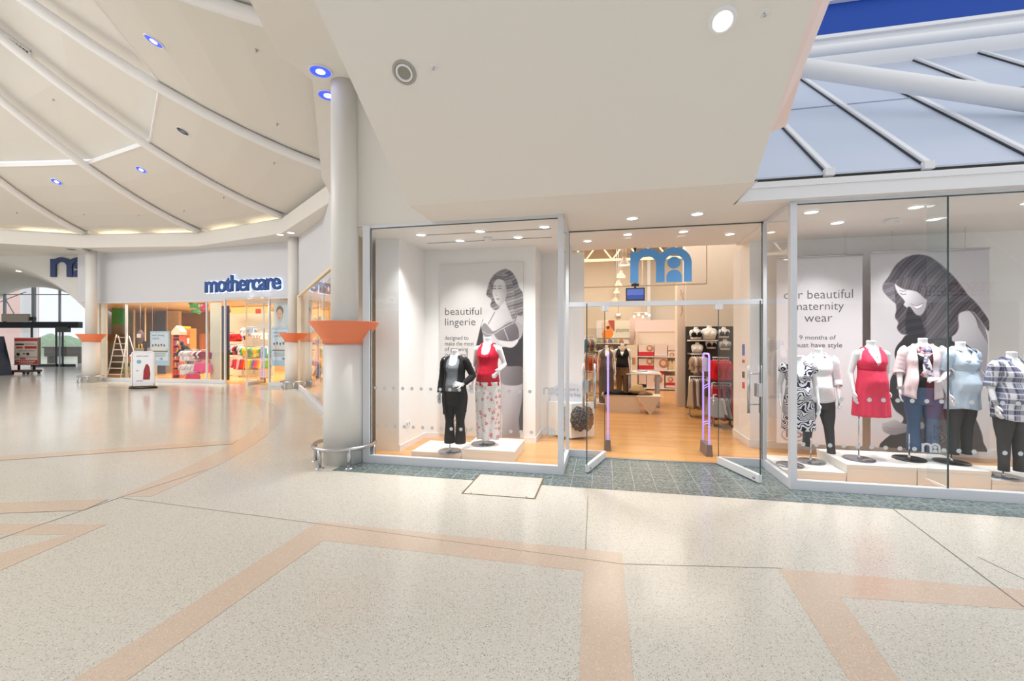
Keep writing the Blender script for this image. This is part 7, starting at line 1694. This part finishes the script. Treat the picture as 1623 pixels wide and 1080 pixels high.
# person bending by the rail
pr = thing('person', 'person with long dark hair in a black top bending over the distant clothes rail', 'person', g0(298, 18.9), YAW)
b = B(); b.tube([(.1, 0, .05), (.12, 0, .5), (.10, 0, .9), (.05, -.05, 1.15), (-.05, -.14, 1.33), (-.10, -.2, 1.42)], [.09, .11, .16, .17, .14, .06], 16); b.tube([(-.02, -.2, 1.28), (-.2, -.3, 1.05), (-.12, -.45, 1.0)], [.055, .045, .03], 10); b.tube([(-.2, -.15, 1.25), (-.34, -.25, 1.02), (-.28, -.45, 1.0)], [.055, .045, .03], 10)
o = b.build('body', F_black, pr, smooth=True); m_ = o.modifiers.new('r', 'REMESH'); m_.mode = 'VOXEL'; m_.voxel_size = .02; m_.use_smooth_shade = True
b = B(); bmesh.ops.create_uvsphere(b.bm, u_segments=20, v_segments=14, radius=1, matrix=Matrix.Translation((-.16, -.27, 1.50)) @ Matrix.Diagonal((.078, .09, .11, 1))); b.build('head', mat('skin_tone', srgb(206, 152, 122), .6), pr, smooth=True)
b = B(); bmesh.ops.create_uvsphere(b.bm, u_segments=20, v_segments=14, radius=1, matrix=Matrix.Translation((-.13, -.235, 1.53)) @ Matrix.Diagonal((.095, .1, .115, 1))); b.tube([(-.06, -.2, 1.5), (-.02, -.2, 1.35), (.0, -.24, 1.18)], [.06, .055, .02], 12); b.build('hair', mat('dark_hair', srgb(34, 26, 26), .6), pr, smooth=True)
# rails of baby clothes near the glass
def rk(x0, x1, py, z, n, kinds, cols, cn, where, w, h, seed, legs=True):
    p, q = dp(x0, py, z), dp(x1, py, z); q.z = p.z; rack(p, q, p.z, n, kinds, cols, where, w, h, turn=.45, seed=seed, cn=cn, legs=legs)
rk(293, 313, 553, 17.9, 5, ['top'], [(240, 236, 236), (228, 190, 190), (236, 236, 240)], ['white', 'pale pink', 'off-white'], 'at the front of the distant window', .5, .5, 31)
rk(313, 327, 554, 17.9, 4, ['top'], [(240, 236, 236), (150, 60, 80)], ['white', 'plum'], 'beside the front rail in the distant window', .45, .28, 33, False)
rk(294, 314, 574, 17.8, 5, ['top'], [(236, 224, 226), (230, 230, 236)], ['pinkish white', 'white'], 'low at the front of the distant window', .5, .42, 35, False)
rk(314, 327, 572, 17.8, 4, ['dress'], [(240, 80, 140), (232, 96, 150)], ['hot pink', 'pink'], 'of pink skirts in the distant window', .42, .42, 37, False)
rk(299, 313, 589, 17.6, 2, ['trousers'], [(220, 70, 110)], ['rose'], 'of rose shorts near the distant window sill', .5, .26, 39, False)
# hanging decorations
rnd = random.Random(4)
for i in range(16):
    px = 302 + 1.7 * i; py = 478 + (6 * (i % 3)) + rnd.uniform(0, 6); c = dp(px, py, 18.6 + .1 * (i % 4)); colr = [(60, 140, 70), (90, 160, 90), (190, 70, 110), (120, 50, 90)][(i // 5) if i < 15 else 3]
    t = thing('hanging_flower', '%s paper decoration, %s along the string at the distant ceiling' % (['green', 'light green', 'pink', 'purple'][(i // 5) if i < 15 else 3], ORD[i]), 'decoration', c, YAW, 'paper decorations')
    b = B()
    for k in range(5): a = 2 * pi * k / 5; bmesh.ops.create_icosphere(b.bm, subdivisions=1, radius=1, matrix=Matrix.Translation((.05 * cos(a), 0, .05 * sin(a))) @ Matrix.Diagonal((.05, .015, .05, 1)))
    b.build('petals', colour_mat(colr, 'paper'), t)
    b = B(); b.tube([(0, 0, .05), (0, 0, 3.25 - c.z)], .004, 4); b.build('string', M_frame, t)
# goods seen through the door bay
def wl5(px, k=2.2): return onl(P1w + nv * k, P2w + nv * k, px)
b = B(); A0, A1 = wl5(364, 3.4), wl5(432, 3.4); wallseg(b, A1, A0, .004, 3.0, .1); tag(b.build('back_board', mat('pale_sage_wall', srgb(206, 206, 190), .7)), 'pale sage upright board behind the clothes in the door bay', 'board')
def rk2(x0, x1, h, k, n, kinds, cols, cn, where, w, hh, seed, legs=True):
    p, q = wl5(x0, k), wl5(x1, k); p.z = q.z = h; rack(p, q, h, n, kinds, cols, where, w, hh, turn=.5, seed=seed, cn=cn, legs=legs)
rk2(363, 384, 2.02, 2.9, 5, ['top'], [(206, 50, 50), (190, 60, 64)], ['red', 'dark red'], 'of red bibs high in the door bay', .42, .36, 41)
rk2(363, 386, 1.45, 2.7, 6, ['top'], [(170, 60, 70), (60, 64, 80), (196, 190, 200)], ['wine red', 'navy', 'pale grey'], 'midway up the door bay', .42, .40, 43, False)
rk2(364, 388, .86, 2.6, 6, ['dress'], [(190, 50, 60), (220, 150, 150), (150, 60, 80)], ['red', 'pink', 'plum'], 'low at the left of the door bay', .42, .48, 45, False)
rk2(386, 402, 2.28, 2.9, 3, ['top'], [(196, 214, 226), (226, 226, 230), (150, 170, 200)], ['pale blue', 'white', 'sky blue'], 'of baby suits high in the door bay', .42, .42, 47)
rk2(403, 421, 2.05, 2.9, 4, ['top'], [(236, 200, 200), (240, 236, 236)], ['pale pink', 'white'], 'of pale tops high in the door bay', .38, .34, 49, False)
rk2(386, 424, 1.38, 2.5, 9, ['top'], [(90, 160, 130), (230, 190, 40), (214, 190, 70), (96, 150, 110)], ['green', 'yellow', 'mustard', 'sea green'], 'of bright tops in the door bay', .42, .42, 51)
rk2(388, 424, .86, 2.4, 9, ['dress'], [(214, 60, 60), (240, 120, 40), (240, 190, 50), (120, 170, 70), (120, 80, 150)], ['red', 'orange', 'yellow', 'green', 'violet'], 'of rainbow clothes in the door bay', .42, .42, 53, False)
pedestal((wl5(419, .9).x, wl5(419, .9).y, 0), ang + 1.2, 'violet glowing anti-theft pedestal inside the distant doors', pd)
b = B(); A0, A1 = wl5(366, 3.0), wl5(428, 3.0); wallseg(b, A1, A0, 2.9, 3.245, .05); tag(b.build('header_strip', mat('gold_header', srgb(236, 200, 140), .6)), 'gold and red header strip above the clothes in the door bay', 'header strip')
b = B(); A0, A1 = wl5(405, 2.98), wl5(413, 2.98); wallseg(b, A1, A0, 2.88, 3.1, .02); tag(b.build('header_emblem', mat('emblem_red', srgb(196, 60, 50), .5)), 'red patterned square on the gold header strip', 'emblem')
# stroller and shelves behind the slanted side window
def wl6(px, k): 
    dv_ = (P3w - P2w).normalized(); n6 = Vector((-dv_.y, dv_.x, 0)); n6 = n6 if n6.y > 0 else -n6; return onl(P2w + n6 * k, P3w + n6 * k, px)
b = B(); A0, A1 = wl6(479, .5), wl6(492, .5); wallseg(b, A1, A0, 0, 3.2, .06); tag(b.build('upright_board', M_cream), 'cream upright board behind the slanted side window', 'panel')
sv = thing('side_shelving', 'wooden shelving of nursery goods behind the slanted side window', 'shelving', wl6(493, 1.6), 0)
b = B(); A0, A1 = wl6(490, 1.9), wl6(520, 1.9); wallseg(b, A1, A0, .004, 3.1, .05); b.build('back_panel', mat('shelf_sand', (0.5, 0.4, 0.3)), sv, world=True)
for z in (.5, 1.45, 1.95, 2.45): b = B(); A0, A1 = wl6(490, 1.5), wl6(520, 1.5); wallseg(b, A1, A0, z, z + .04, -.4); b.build('shelf_board', M_cream, sv, world=True)
rnd = random.Random(9)
for i, (px, z, c_) in enumerate(((495, .54, (150, 144, 140)), (501, .54, (206, 110, 80)), (507, .54, (180, 176, 174)), (495, 1.49, (210, 206, 204)), (500, 1.49, (234, 110, 50)), (506, 1.49, (196, 190, 186)), (496, 1.99, (206, 196, 180)), (503, 1.99, (120, 140, 160)), (508, 2.49, (110, 130, 160)), (499, 2.49, (180, 150, 110)))):
    c = wl6(px, 1.62); lump('nursery_item', (c.x, c.y, z), .11, .1, .2, colour_mat(c_, 'plush'), '%s nursery item on the %s board behind the slanted side window' % ({0: 'grey', 1: 'terracotta', 2: 'pale grey', 3: 'off-white', 4: 'orange', 5: 'stone', 6: 'cream', 7: 'slate', 8: 'blue-grey', 9: 'tan'}[i], {.54: 'lowest', 1.49: 'second', 1.99: 'third', 2.49: 'top'}[z]), 'nursery goods', i + 60)
c = wl6(503, .7); sr = thing('stroller', 'black and grey folded pushchair at the bottom of the slanted side window', 'stroller', c, ang + .6)
b = B(); b.tube([(-.3, 0, .12), (.05, 0, .55), (.30, 0, .98)], .015, 8); b.tube([(.3, 0, .12), (-.05, 0, .5), (-.22, 0, .8)], .015, 8); b.build('frame', M_steel, sr)
b = B(); b.rings([[Vector((x + .14 * cos(2 * pi * k / 16), .18 * sin(2 * pi * k / 16), z)) for k in range(16)] for x, z in ((.0, .3), (-.03, .42), (.08, .62), (.16, .8))]); b.build('seat', F_black, sr, smooth=True)
for x in (-.3, .3):
    b = B(); b.tube([(x, -.16, .11), (x, -.12, .11)], .105, 18); b.tube([(x, .12, .11), (x, .16, .11)], .105, 18); b.build('wheels', M_black, sr)

# ---------------------------------------------------------------- the other side of the mall, behind the photographer (mirrored in the glass)
YO = -7.0
b = B(); b.box(-14, 18, YO - .3, YO, 3.0, 3.80); struct(b, 'trim_opposite_fascia', M_white)
b = B(); b.box(-14, 18, YO - 6, YO - 5.8, 0, 3.4); struct(b, 'wall_opposite', mat('opposite_interior', srgb(150, 140, 126), .8))
b = B(); b.prism([(-14, YO, 3.8), (18, YO, 3.8), (18, YO - 3.2, 6.7), (-14, YO - 3.2, 6.7)], (0, 0, .03)); struct(b, 'window_opposite_roof', M_frost)
for k in range(16):
    x = -1 + 1.15 * k; copy_tree(bpy.data.objects['glazing_bar'], loc=(x, YO - .0, 3.86), rz=pi, label='white glazing bar of the opposite glass roof, %s along' % ORD[k], group='opposite glazing bars')
M_trd = mat('sign_red', srgb(200, 30, 40), .5); M_tbl = mat('sign_dark_blue', srgb(40, 60, 120), .5)
ts = thing('opposite_sign', 'red letters reading TESCO extra with a row of blue dashes, mirrored in the right window', 'sign', (12.9, YO + .02, 3.30), pi)
textfit('word', 'TESCO', 1.35, .34, M_trd, ts, -.03, .03, .01, z=0, x=0); textfit('word', 'extra', .85, .30, M_tbl, ts, -.03, .03, 0.0, z=0, x=1.40)
for k in range(8):
    b = B(); b.prism([(.02 + .26 * k, -.03, -.12), (.18 + .26 * k, -.03, -.12), (.22 + .26 * k, -.03, -.06), (.06 + .26 * k, -.03, -.06)], (0, .02, 0)); b.build('dash', M_tbl, ts)
cs = thing('opposite_sign', 'white script letters reading Clarks over a dark shop front, mirrored in the left window', 'sign', (-8.9, YO + .03, 3.30), pi)
o = text('word', 'Clarks', .42, mat('sign_white_lit', (1, 1, 1), .4, emit=(1, 1, 1), es=1.6), (0, 0, 0), FRONT, None, .01, shear=.4); o.parent = cs
b = B(); b.box(-.2, 1.6, .03, .05, -.25, .5); b.build('backing', mat('sign_backing', srgb(110, 116, 116), .6), cs)
